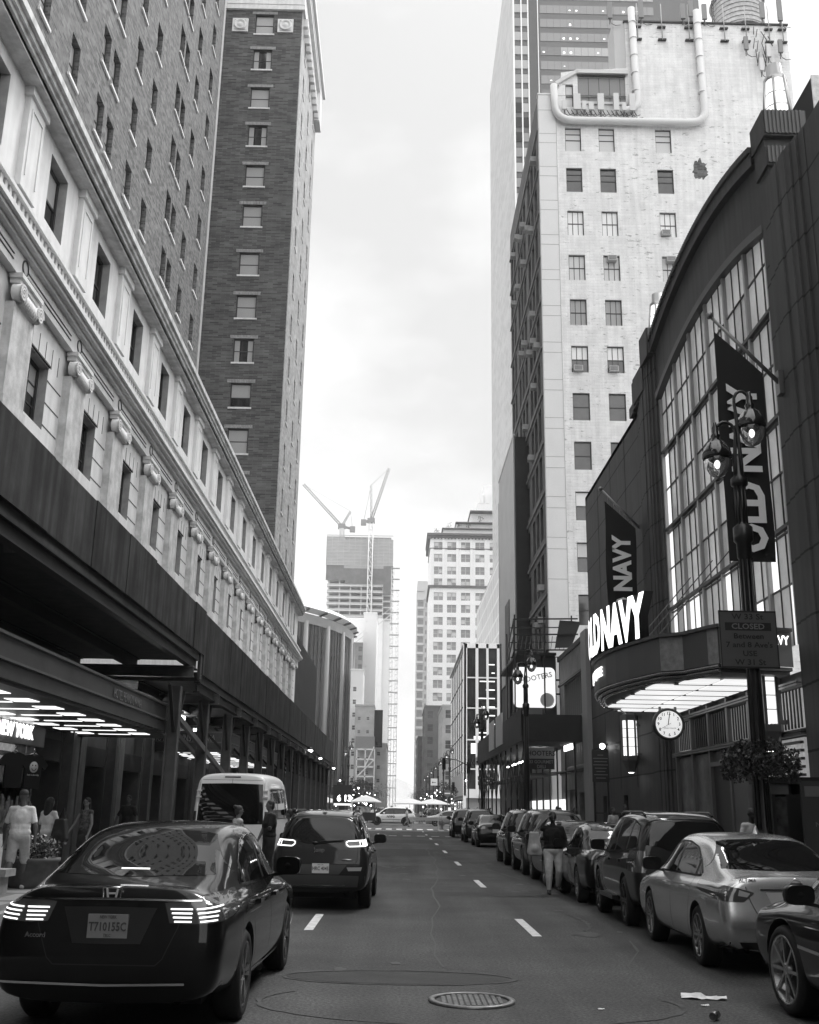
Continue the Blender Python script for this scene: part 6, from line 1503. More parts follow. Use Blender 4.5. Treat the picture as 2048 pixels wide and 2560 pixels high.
def make_car(S, label, loc, rot=0, scale=(1, 1, 1), name='parked_car', cat='car', group='cars parked along the right kerb', z=.0):
    t = thing(name, label, cat, (loc[0], loc[1], z), rot, group); t.scale = scale
    me, bv = car_body(S, S['paint']); link('body', me, t)
    gb = S.get('glass_rear')
    if gb:
        patch(bv, 'rear', *S['glass_rear'], 18, 10, .004, trimb).build('rear_window', tint, t)
    for md, k in (('left', -1), ('right', 1)):
        s_ = S['side_glass']
        g = patch(bv, md, s_[0], s_[1], 26, 6, .003); o = g.build('side_window', tint, t)
        for yb in S['pillars']:
            zt = min(p[1] for p in [lerp_z(s_[0], yb)]) ; zb_ = lerp_z(s_[1], yb)[1]
            line(bv, md, [(yb, zb_), (yb + S.get('pl', .05), zt)], .07, .006, 8).build('pillar', trimb, o)
        fr = join(line(bv, md, s_[0], .022, .008, 30), line(bv, md, s_[1], .022, .008, 30)); fr.build('window_trim', chrome if S.get('chrome') else trimb, o)
    if S.get('windshield'): patch(bv, 'top', *S['windshield'], 16, 8, .004).build('windscreen', tint, t)
    # seams
    ln = []
    for md in ('left', 'right'):
        for q in S.get('seams', []): ln.append(line(bv, md, q))
    for q in S.get('seams_rear', []): ln.append(line(bv, 'rear', q, .008))
    for q in S.get('seams_top', []): ln.append(line(bv, 'top', q))
    if ln: join(*ln).build('panel_gap', darkm, t)
    for md, k in (('left', -1), ('right', 1)):
        for yy, zz in S.get('handles', []):
            p, n_ = hit(bv, md, (yy, zz)); g = MB(); g.box(p.x - .0, yy - .1, zz - .015, p.x + k * .035, yy + .1, zz + .018); g.build('door_handle', S.get('handle_mat', S['paint']), t)
        p, n_ = hit(bv, md, (S['mirror'][0], S['mirror'][1] - .03)); g = MB(); mx_ = p.x + k * .2
        M_ = Matrix.Rotation(k * R(-12), 3, 'Z'); mr = MB(); mr.ext([(.13 * math.copysign(abs(math.cos(u)) ** .55, math.cos(u)), .085 * math.copysign(abs(math.sin(u)) ** .55, math.sin(u))) for u in [2 * math.pi * i / 20 for i in range(20)]], 'y', -.05, .02, 0, True); mr.ell((0, .02, 0), (.128, .075, .083), 16, 10)
        b_ = len(g.v); g.v += [tuple(M_ @ Vector(v_) + Vector((mx_ - k * .02, S['mirror'][0], S['mirror'][1] + .05))) for v_ in mr.v]; g.f += [tuple(b_ + i for i in f_) for f_ in mr.f]; g.m += mr.m; g.s += mr.s; g.bar((p.x - k * .03, S['mirror'][0], S['mirror'][1] - .05), (mx_ - k * .06, S['mirror'][0], S['mirror'][1] - .02), .05, .03)
        g.build('mirror', S.get('mirror_mat', S['paint']), t)
    for ya in S['axles']:
        for s in (-1, 1):
            ty, rm = wheel_meshes(S['rw'], .23, S.get('spokes', 5), S.get('rimkey', 'silver'), S.get('rimv', .45), S.get('rimr', .66)); o = link('wheel', ty, t, (s * (S['w'] - .125), ya, S['rw'])); link('rim', rm, o)
    for i, (mode, top, bot, m_, off, nm) in enumerate(S.get('patches', [])):
        patch(bv, mode, top, bot, 12, 5, off, cy=S.get('cy', -.6)).build(nm, m_, t)
        if mode in ('rear', 'cyl') and nm not in ('plate', 'bumper_trim', 'badge', 'bumper', 'wiper', 'plate_recess', 'chrome_bar'): patch(bv, mode, mirror(top), mirror(bot), 12, 5, off, cy=S.get('cy', -.6)).build(nm, m_, t)
    if S.get('plate'):
        x, zz, tx, m_ = S['plate']; p, _ = hit(bv, 'rear', (x, zz)); g = MB(); g.box(x - .155, p.y - .02, zz - .08, x + .155, p.y + .01, zz + .08); o = g.build('licence_plate', m_, t)
        for s_, dz, sz in tx: put_text(s_, sz, frame((x, p.y - .0225, zz + dz), (1, 0, 0), (0, 0, 1)), mat('plate_ink', .05, .5), o, name='lettering', ext=.001, sx=.82, bold=sz > .05)
    for s_, x, zz, sz, m_ in S.get('badges', []):
        p, _ = hit(bv, 'rear', (x, zz)); put_text(s_, sz, frame((x, p.y - .008, zz), (1, 0, 0), (0, 0, 1)), m_, t, name='badge', ext=.004, bold=True, sx=1.05)
    if S.get('exhaust'):
        for x in S['exhaust']:
            g = MB(); y_ = S['rear'][0][1]; g.lathe([(.05, y_ - .03), (.05, y_ + .3), (.04, y_ + .3), (.04, y_ - .02)], (x, 0, .3), 16, axis='y'); g.build('exhaust', chromed, t)
    if S.get('rails'):
        for s in (-1, 1):
            q = [(s * S['rails'][0], y, S['rails'][1] - (.05 if i in (0, 4) else 0)) for i, y in enumerate((S['rails'][2], S['rails'][2] + .25, -.3, S['rails'][3] - .25, S['rails'][3]))]; g = MB(); g.tube(q, .018, 6); g.build('roof_rail', trimb, t)
    # underside block so no daylight shows below the sills
    g = MB(); g.box(-S['w'] * .72, S['axles'][0] - .6, .2, S['w'] * .72, S['axles'][1] + .6, .42); g.build('underbody', darkm, t)
    if 'after' in S: S['after'](t, bv)
    return t
def lerp_z(pts, y):
    for a, b in zip(pts, pts[1:]):
        if min(a[0], b[0]) <= y <= max(a[0], b[0]) and abs(b[0] - a[0]) > 1e-6:
            u = (y - a[0]) / (b[0] - a[0]); return (y, a[1] + (b[1] - a[1]) * u)
    return (y, pts[0][1] if abs(pts[0][0] - y) < abs(pts[-1][0] - y) else pts[-1][1])
SEDAN_ST = [(-2.12, .895, .26, .93, .80, 1.035, .62), (-1.86, .912, .22, .945, .81, 1.085, .70), (-1.6, .92, .2, .95, .815, 1.16, .69), (-1.25, .925, .19, .95, .825, 1.32, .66), (-.95, .928, .18, .945, .83, 1.425, .64), (-.45, .93, .18, .94, .835, 1.48, .63), (.15, .93, .18, .93, .835, 1.485, .625), (.5, .928, .18, .925, .83, 1.44, .62), (.85, .925, .18, .92, .825, 1.285, .60), (1.2, .92, .18, .92, .81, 1.06, .66), (1.6, .912, .19, .90, .79, .975, .66), (2.0, .90, .21, .84, .75, .90, .60)]
def sedan(**kw):
    S = dict(st=SEDAN_ST, rear=[(.2, -2.34), (.42, -2.45), (.6, -2.455), (.76, -2.40), (.95, -2.37), (1.0, -2.36), (1.06, -2.31)], front=[(.2, 2.36), (.45, 2.44), (.7, 2.38), (.9, 2.2)], axles=(-1.36, 1.42), rw=.335, w=.925,
        glass_rear=([(-.53, 1.385), (-.4, 1.405), (0, 1.42), (.4, 1.405), (.53, 1.385)], [(-.76, 1.10), (0, 1.085), (.76, 1.10)]),
        side_glass=([(-1.30, 1.03), (-1.1, 1.16), (-.75, 1.31), (-.3, 1.365), (.2, 1.365), (.55, 1.29), (1.0, 1.05)], [(-1.28, 1.0), (-1.0, .99), (-.5, .985), (0, .98), (.5, .975), (1.0, .97)]),
        windshield=([(-.55, .42), (0, .46), (.55, .42)], [(-.68, 1.14), (0, 1.22), (.68, 1.14)]), pillars=(-1.05, -.02), pl=-.03,
        seams=[[(-1.05, .99), (-1.02, .7), (-.9, .5), (-.88, .3)], [(-.02, .98), (0, .6), (.0, .25)], [(1.02, .97), (1.05, .7), (1.0, .3)], [(-.9, .27), (0, .26), (1, .27)]], handles=[(-.75, .84), (.28, .83)], mirror=(.82, 1.0),
        seams_rear=[[(-.60, 1.0), (-.55, .8), (-.42, .52), (.42, .52), (.55, .8), (.60, 1.0)]], cy=-.7)
    S.update(kw); return S
SUV_ST = [(-1.98, .90, .30, 1.03, .84, 1.56, .60), (-1.7, .915, .26, 1.03, .85, 1.63, .62), (-1.35, .925, .24, 1.02, .855, 1.665, .63), (-.8, .93, .24, 1.01, .86, 1.68, .63), (-.2, .93, .24, 1.0, .86, 1.685, .63), (.35, .93, .24, .99, .855, 1.66, .63), (.7, .93, .24, .985, .85, 1.56, .65), (1.0, .925, .24, .98, .84, 1.34, .67), (1.25, .92, .25, .98, .83, 1.12, .70), (1.6, .912, .26, .97, .81, 1.05, .70), (1.95, .90, .28, .92, .78, .98, .64)]
def suv(**kw):
    S = dict(st=SUV_ST, rear=[(.3, -2.2), (.5, -2.32), (.7, -2.31), (.9, -2.26), (1.1, -2.22), (1.35, -2.10), (1.5, -2.0), (1.57, -1.95)], front=[(.3, 2.2), (.6, 2.3), (.85, 2.25), (1.0, 2.1)], axles=(-1.33, 1.37), rw=.36, w=.93,
        glass_rear=([(-.55, 1.515), (0, 1.54), (.55, 1.515)], [(-.76, 1.20), (-.45, 1.17), (-.3, 1.10), (.3, 1.10), (.45, 1.17), (.76, 1.20)]),
        side_glass=([(-1.95, 1.2), (-1.75, 1.47), (-1.2, 1.555), (-.4, 1.58), (.3, 1.56), (.65, 1.46), (1.1, 1.1)], [(-1.95, 1.14), (-1.3, 1.09), (-.6, 1.06), (0, 1.05), (.6, 1.04), (1.1, 1.03)]),
        windshield=([(-.58, .62), (0, .66), (.58, .62)], [(-.70, 1.2), (0, 1.28), (.70, 1.2)]), pillars=(-1.28, -.2), pl=-.02,
        seams=[[(-1.28, 1.05), (-1.2, .8), (-.95, .6), (-.92, .35)], [(-.2, 1.03), (-.17, .6), (-.18, .32)], [(.85, 1.0), (.9, .7), (.85, .35)]], handles=[(-.9, .93), (.1, .92)], mirror=(.7, 1.08),
        seams_rear=[[(-.68, 1.14), (-.7, .9), (-.6, .62), (.6, .62), (.7, .9), (.68, 1.14)]], spokes=5, cy=-.7)
    S.update(kw); return S
black_p = paint('black_paint', .006); dark_p = paint('dark_paint', .022); silver_p = mat('silver_paint', .62, .25, metal=.8, coat=.6, var=.04, vs=2); white_p = mat('white_paint_car', .82, .4, coat=.5); grey_p = paint('grey_paint', .14)
# ---- foreground black sedan
def honda_extra(t, bv):
    # emblem: framed letter H
    p, _ = hit(bv, 'rear', (0, 1.0)); y = p.y - .012; g = MB()
    g.tube([(-.065, y, .955), (-.075, y, 1.035), (.075, y, 1.035), (.065, y, .955), (-.065, y, .955)], .008, 6)
    for s in (-1, 1): g.bar((s * .03, y, .962), (s * .042, y, 1.028), .016, .014)
    g.bar((-.035, y, .995), (.035, y, .995), .014, .014); g.build('emblem', chrome, t)
    # five lit bars on each lamp cluster
    for s in (-1, 1):
        for a0, a1, k0, n in ((.47, .64, 0, 4), (.67, .83, 0, 4)):
            for k in range(n):
                z = .895 - .028 * k; pts = [(s * (a0 + .012 * k), z), (s * (a1 + .0), z + (.012 if a0 > .6 else .0))]
                g = line(bv, 'rear', pts, .011, .014, 8); g.build('lamp_bar', tail_on, t)
    g = MB()
    for i in range(6):
        for j in range(3): 
            p, n_ = hit(bv, 'rear', (-.18 + .05 * i, 1.155 + .02 * j))
    # third brake light strip behind the glass
    g = line(bv, 'rear', [(-.12, 1.13), (.12, 1.13)], .014, .008, 8); g.build('brake_light', tail_on, t)
    g = line(bv, 'rear', [(-.85, .40), (0, .385), (.62, .40)], .016, .01, 24); g.build('bumper_trim', chrome, t)
    g = line(bv, 'left', [(-.85, .3), (.9, .28)], .02, .01, 20); g2 = line(bv, 'right', [(-.85, .3), (.9, .28)], .02, .01, 20); join(g, g2).build('sill_trim', chromed, t)
    for x in (-.58, .58):
        p, n_ = hit(bv, 'rear', (x, .5))
    g = MB(); g.lathe([(.0, 0), (.02, .0), (.025, .03)], (.0, 0, 0), 8)
S = sedan(paint=black_p, chrome=True, plate=(0, .775, [('T710155C', -.005, .082), ('NEW YORK', .062, .03), ('T&LC', -.062, .03)], plated), badges=[('Accord', -.55, .71, .05, chromed), ], exhaust=(.55,), spokes=5, rimv=.3, rimkey='machined',
    patches=[('rear', [(.42, .935), (.6, .955), (.78, .985)], [(.47, .80), (.6, .795), (.78, .80)], lens, .006, 'tail_light'),
             ('cyl', [(-24, .985), (-45, 1.0)], [(-24, .80), (-45, .86)], lens, .006, 'tail_light'),
             ('rear', [(-.42, .99), (0, 1.0), (.42, .99)][0:0] or [(-.70, .955), (0, .965), (.70, .955)], [(-.70, .945), (0, .95), (.70, .945)], chrome, .012, 'chrome_bar'),
             ('rear', [(-.36, .90), (0, .905), (.36, .90)], [(-.26, .66), (0, .655), (.26, .66)], trimb, .002, 'plate_recess')], after=honda_extra)
honda = make_car(S, 'black sedan with lit tail lamps nearest the camera, filling the lower left', (-2.11, 10.82), R(-1.2), (.98, 1.0, 1.045), name='moving_car', group=None)
for o in list(honda.children):
    pass
# ---- dark SUV ahead of it
def jeep_extra(t, bv):
    for s in (-1, 1):
        lo = [(s * .50, 1.075), (s * .72, 1.09), (s * .86, 1.10)]; 
        for q in ([(s * .47, 1.12), (s * .50, 1.15), (s * .78, 1.165)], [(s * .47, 1.11), (s * .52, 1.06), (s * .78, 1.07)]): line(bv, 'rear', q, .02, .014, 12).build('lamp_bar', tail_on, t)
        patch(bv, 'cyl', [(s * -26, 1.165), (s * -42, 1.18)], [(s * -26, 1.06), (s * -42, 1.07)], 6, 4, .01, cy=-.7).build('lamp_bar', tail_on, t)
        patch(bv, 'rear', [(s * .50, .72), (s * .78, .725)], [(s * .53, .66), (s * .76, .665)], 8, 3, .006).build('reflector', lensp, t)
    p, _ = hit(bv, 'rear', (0, 1.16)); g = MB(); g.bar((-.1, p.y - .03, 1.12), (.42, p.y - .0, 1.155), .03, .035); g.ell((-.1, p.y - .03, 1.115), (.06, .03, .03)); g.build('wiper', trimb, t)
    g = MB(); g.lathe([(.05, 1.68), (.012, 1.80)], (0, -1.55, 0), 6); g.build('aerial', trimb, t)
    p, _ = hit(bv, 'rear', (.5, .84)); g = MB(); g.ell((.5, p.y - .005, .84), (.1, .01, .018)); g.build('badge', chromed, t)
    g = line(bv, 'rear', [(-.8, .93 - .16), (.8, .77)], .012, .004, 20); g.build('panel_gap', darkm, t)
S = suv(paint=dark_p, plate=(0.02, .70, [('HRC 4045', -.005, .085), ('NEW YORK', .06, .025)], mat('plate_bright', .75, .5)), badges=[('Jeep', -.02, 1.0, .11, chrome)], exhaust=(.5,), rimv=.35, rails=(.56, 1.665, -1.6, .5),
    patches=[('rear', [(.44, 1.16), (.7, 1.18), (.80, 1.185)], [(.47, 1.05), (.7, 1.05), (.80, 1.055)], lens, .006, 'tail_light'),
             ('rear', [(-.5, .76), (0, .765), (.5, .76)], [(-.36, .60), (0, .595), (.36, .60)], mat('bumper_plastic', .06, .5), .003, 'plate_recess'),
             ('rear', [(-.84, .58), (0, .59), (.84, .58)], [(-.84, .40), (0, .38), (.84, .40)], mat('bumper_plastic', .06, .5), .006, 'bumper'),
             ('rear', [(-.5, .43), (0, .43), (.5, .43)], [(-.48, .41), (0, .41), (.48, .41)], chromed, .02, 'bumper_trim')], after=jeep_extra)
make_car(S, 'dark sport utility car with lit brake lights driving ahead of the black sedan', (-1.27, 20.95), R(-1.0), (.93, .95, .985), name='moving_car', group=None)
# ---- silver sedan parked
def alt_extra(t, bv):
    for s in (-1, 1):
        patch(bv, 'rear', [(s * .54, .865), (s * .66, .90)], [(s * .58, .825), (s * .68, .84)], 8, 4, .012).build('lamp_glass', lensp, t)
    g = line(bv, 'rear', [(-.42, .905), (.42, .905)], .022, .014, 14); g.build('chrome_bar', chrome, t)
    g = MB(); p, _ = hit(bv, 'rear', (0, .985)); g.lathe([(.055, p.y - .012), (.06, p.y)], (0, 0, .975), 20, axis='y'); g.bar((-.07, p.y - .014, .975), (.07, p.y - .014, .975), .02, .014); g.build('emblem', chrome, t)
    g = MB(); g.lathe([(.05, 1.48), (.008, 1.58)], (0, -.95, 0), 6); g.build('aerial', silver_p, t)
S = sedan(paint=silver_p, mirror_mat=trimb, badges=[('ALTIMA', -.55, 1.0, .055, chrome)], exhaust=(.6, -.6), plate=(0, .74, [('HGN 2276', -.005, .085)], platem), spokes=10, rimv=.4,
    patches=[('rear', [(.50, .875), (.66, .92), (.79, .935)], [(.50, .86), (.62, .775), (.79, .775)], lens, .008, 'tail_light'), ('cyl', [(-25, .935), (-54, .96)], [(-25, .775), (-54, .87)], lens, .007, 'tail_light'),
             ('rear', [(-.36, .88), (0, .885), (.36, .88)], [(-.24, .62), (0, .615), (.24, .62)], grey4, .001, 'plate_recess'),
             ('rear', [(-.8, .36), (0, .37), (.8, .36)], [(-.78, .25), (0, .24), (.78, .25)], trimb, .006, 'bumper')], after=alt_extra)
make_car(S, 'silver sedan parked at the right kerb behind the black car at the edge', (4.42, 14.15), R(0), (.97, .86, .99))
# ---- dark SUV parked
def sux_extra(t, bv):
    g = MB()
    for s in (-1, 1): g.bar((s * .93, -.6, .36), (s * .93, .75, .36), .12, .06)
    g.build('side_step', trimb, t)
S = suv(paint=paint('grey_dark_paint', .014), mirror_mat=trimb, rails=(.56, 1.67, -1.6, .6), spokes=6, rimv=.12, rimkey='dark', handles=[(-.9, .93), (.1, .92)], plate=(0, .85, [('GWL 5521', -.005, .085)], platem),
    patches=[('rear', [(.70, 1.1), (.79, 1.11)], [(.72, .8), (.79, .8)], lens, .008, 'tail_light'), ('cyl', [(-26, 1.1), (-44, 1.12)], [(-26, .8), (-44, .82)], lens, .007, 'tail_light')], after=sux_extra)
make_car(S, 'dark boxy sport utility car with roof rails parked ahead of the silver sedan', (4.45, 18.35), 0, (.95, .80, 1.02))
# ---- dark sedan with pale roof reflections
S = sedan(paint=paint('black_paint_b', .006), spokes=10, rimv=.35, mirror_mat=trimb, patches=[('rear', [(.5, .95), (.8, .98)], [(.5, .83), (.8, .82)], lens, .008, 'tail_light')], plate=(0, .74, [], platem))
make_car(S, 'black sedan with slim arched side windows parked beside the walking woman', (4.4, 22.5), 0, (.96, .80, 1.0))
k = 0
specs = [(4.35, 26.9, 'sedan', black_p, 'black sedan partly hidden behind the walking woman'), (4.35, 31.3, 'suv', dark_p, 'dark sport utility car with bright roof edge, second beyond the walking woman'), (4.35, 36.3, 'suv', black_p, 'black sport utility car, third beyond the walking woman'),
         (4.6, 52.6, 'sedan', black_p, 'black sedan double parked with pale rear glass, far up the right kerb'), (4.5, 59.5, 'suv', dark_p, 'dark van-like car, second from the far end of the parked row'), (4.3, 69, 'suv', black_p, 'farthest black sport utility car parked close to the crossing')]
for x, y, kind, pm, lb in specs:
    S = (sedan if kind == 'sedan' else suv)(paint=pm, spokes=5, rimv=.3, mirror_mat=trimb, plate=(0, .74 if kind == 'sedan' else .8, [], platem), patches=[('rear', [(.5, .95), (.8, .98)], [(.5, .83), (.8, .82)], lens, .008, 'tail_light')] if kind == 'sedan' else [('rear', [(.66, 1.12), (.8, 1.12)], [(.68, .85), (.8, .85)], lens, .008, 'tail_light')])
    make_car(S, lb, (x, y), 0, (.97, .9, 1.0 if kind == 'sedan' else 1.03))
# ---- black car cut by the right edge
def edge_extra(t, bv):
    for s in (-1, 1): line(bv, 'left' if s < 0 else 'right', [(-1.0, .62), (1.0, .66)], .03, .012, 20).build('side_strip', chrome, t)
S = suv(paint=black_p, spokes=8, rimv=.5, rimkey='bright', rimr=.72, chrome=True, mirror_mat=trimb, rw=.40, plate=None, axles=(-1.33, 1.40), after=edge_extra)
make_car(S, 'glossy black car with bright spoked wheel, cut off by the right edge', (4.42, 8.60), R(1.5), (1.0, 1.0, .93), name='parked_car')
# ---- white van
VAN_ST = [(-2.9, .98, .35, 1.25, .965, 2.40, .88), (-2.6, .99, .3, 1.25, .975, 2.45, .88), (-1.5, .99, .3, 1.25, .975, 2.48, .87), (.5, .99, .3, 1.25, .975, 2.48, .87), (1.2, .99, .3, 1.25, .96, 2.36, .84), (1.7, .98, .3, 1.22, .94, 1.9, .82), (2.1, .97, .3, 1.18, .92, 1.4, .82), (2.6, .94, .32, 1.05, .88, 1.15, .7)]
def van_extra(t, bv):
    g = MB(); p, _ = hit(bv, 'rear', (0, 2.36)); g.box(-.2, p.y - .02, 2.33, .2, p.y, 2.36); g.build('brake_light', lens, t)
    g = MB()
    for s in (-1, 1):
        for z in (2.0, 1.85, .9): p, _ = hit(bv, 'rear', (s * .84, z)); g.box(s * .84 - .05, p.y - .04, z - .02, s * .84 + .08, p.y + .05, z + .02)
    g.build('hinge', offw, t)
S = dict(st=VAN_ST, rear=[(.35, -3.1), (.6, -3.12), (1.2, -3.1), (1.9, -3.04), (2.3, -2.98), (2.42, -2.94)], front=[(.3, 2.8), (.6, 2.85), (1.1, 2.7)], axles=(-1.9, 1.85), rw=.36, w=.99, paint=white_p,
    glass_rear=([(-.78, 2.17), (0, 2.19), (.78, 2.17)], [(-.84, 1.2), (0, 1.18), (.84, 1.2)]), side_glass=([(-2.7, 2.05), (0, 2.1), (1.2, 2.05), (1.9, 1.5)], [(-2.7, 1.32), (0, 1.32), (1.2, 1.32), (1.9, 1.3)]), pillars=(-1.2, .4), mirror=(1.7, 1.45), windshield=([(-.7, 1.25), (.7, 1.25)], [(-.8, 2.1), (.8, 2.1)]),
    seams_rear=[[(0, 2.3), (0, .5)], [(-.82, 2.25), (-.82, .5)], [(.82, 2.25), (.82, .5)], [(-.82, 2.27), (.82, 2.27)]], patches=[('rear', [(.86, 1.5), (.94, 1.5)], [(.86, .9), (.94, .9)], lens, .006, 'tail_light')], mirror_mat=trimb, after=van_extra, spokes=6, rimv=.4, plate=(0, .75, [], platem))
make_car(S, 'white passenger van with large dark rear window stopped on the left beside the shed', (-4.27, 31.2), R(-1), (1.03, 1, 1.03), name='passenger_van', cat='van', group=None)
# ---- police car and taxi on the avenue
def nypd_extra(t, bv):
    for md, xa in (('left', (0, -1, 0)), ('right', (0, 1, 0))):
        p, _ = hit(bv, md, (-.1, .78)); put_text('NYPD', .3, frame((p.x + (-.02 if md == 'left' else .02), .05, .80), xa, (0, 0, 1)), mat('police_blue', .06, .5), t, ext=.003, bold=True)
        line(bv, md, [(-1.0, .55), (1.0, .56)], .04, .006, 16).build('stripe', mat('police_blue', .06, .5), t)
    g = MB(); g.box(-.5, -.1, 1.7, .5, .1, 1.8); g.build('light_bar', MATS['police_blue'], t)
S = suv(paint=white_p, after=nypd_extra, patches=[('rear', [(.66, 1.12), (.8, 1.12)], [(.68, .85), (.8, .85)], lens, .008, 'tail_light')], spokes=6, rimv=.15, rimkey='dark', rw=.38)
make_car(S, 'white police sport utility car crossing the avenue at the end of the street', (-.55, 109.5), R(90), (1.0, 1.06, 1.06), name='police_car', cat='police car', group=None)
def taxi_extra(t, bv):
    g = MB(); g.box(-.3, -.15, 1.47, .3, .1, 1.75); g.build('roof_sign', mat('taxi_sign', .7, .5, emit=.4), t)
    for md in ('left', 'right'): patch(bv, md, [(-.2, .85), (.1, .85)], [(-.2, .6), (.1, .6)], 6, 4, .006).build('door_mark', trimb, t)
S = sedan(paint=mat('taxi_paint', .28, .25, coat=1.), after=taxi_extra, patches=[('rear', [(.5, .95), (.8, .98)], [(.5, .83), (.8, .82)], lens, .008, 'tail_light')])
make_car(S, 'mid grey taxi with a roof sign crossing the avenue behind the police car', (5.3, 109.8), R(90), (1, 1, 1.05), name='taxi', cat='taxi', group=None)
S = sedan(paint=grey_p, patches=[]); make_car(S, 'grey car waiting on the avenue left of the police car', (-6.5, 115), R(90), (1, 1, 1), name='moving_car', group=None)

# traffic waiting and parked beyond the avenue: copies of the kerbside cars
cars_ = [o for o in bpy.data.objects if o.type == 'EMPTY' and o.name.startswith('parked_car')]
for i, (x, y, k, lb) in enumerate(((4.6, 137, 5, 'dark sedan parked first beyond the avenue on the glass block side'), (4.6, 144, 6, 'dark high car parked second beyond the avenue on the glass block side'), (4.6, 152, 7, 'black car parked third beyond the avenue on the glass block side'), (-4.6, 141, 8, 'black car parked first beyond the avenue on the arena side'), (-4.6, 149, 6, 'dark high car parked second beyond the avenue on the arena side'), (-1.6, 160, 5, 'black car driving away in the middle of the far street, nearer of two'), (1.2, 182, 7, 'black car driving away in the middle of the far street, farther of two'), (-4.6, 158, 5, 'black car parked third beyond the avenue on the arena side'), (-2.2, 139, 4, 'dark high car leaving the avenue just past the umbrellas'))):
    c_ = dup(cars_[min(k, len(cars_) - 1)], (x, y, 0), 0, label=lb); c_['group'] = 'cars beyond the avenue'
# ================================================================== PEOPLE
def vox(mb, size, sm=4):
    me = mb.mesh('tmp', [white]); me = evalmesh(me, [('REMESH', dict(mode='VOXEL', voxel_size=size)), ('SMOOTH', dict(factor=.5, iterations=sm))])
    me.materials.clear()
    for p in me.polygons: p.use_smooth = True
    return me
def V3(*a): return Vector(a)
def hand(g, wr, d, side, fwd, curl=.5):
    """palm and five fingers hanging from the wrist along d"""
    d = Vector(d).normalized(); f = Vector(fwd); f = (f - d * f.dot(d)).normalized(); s = d.cross(f)
    pc = wr + d * .045; g.ell(pc, (.02, .02, .02)); 
    for i in range(4):
        o = (i - 1.5) * .019; b = wr + d * .085 + f * o; g.cap(wr + f * o * .6 + d * .01, b, .014, .011)
        L_ = (.066, .078, .074, .058)[i]; m1 = b + d * L_ * .5 + s * side * curl * .012; e = m1 + (d * .8 + s * side * curl).normalized() * L_ * .5; g.cap(b, m1, .0095, .009); g.cap(m1, e, .009, .008)
    th = wr + d * .03 + f * .028; g.cap(th, th + (d * .8 + f * .8).normalized() * .04, .012, .010); g.cap(th + (d * .8 + f * .8).normalized() * .04, th + (d * .8 + f * .8).normalized() * .04 + d * .03, .010, .008)
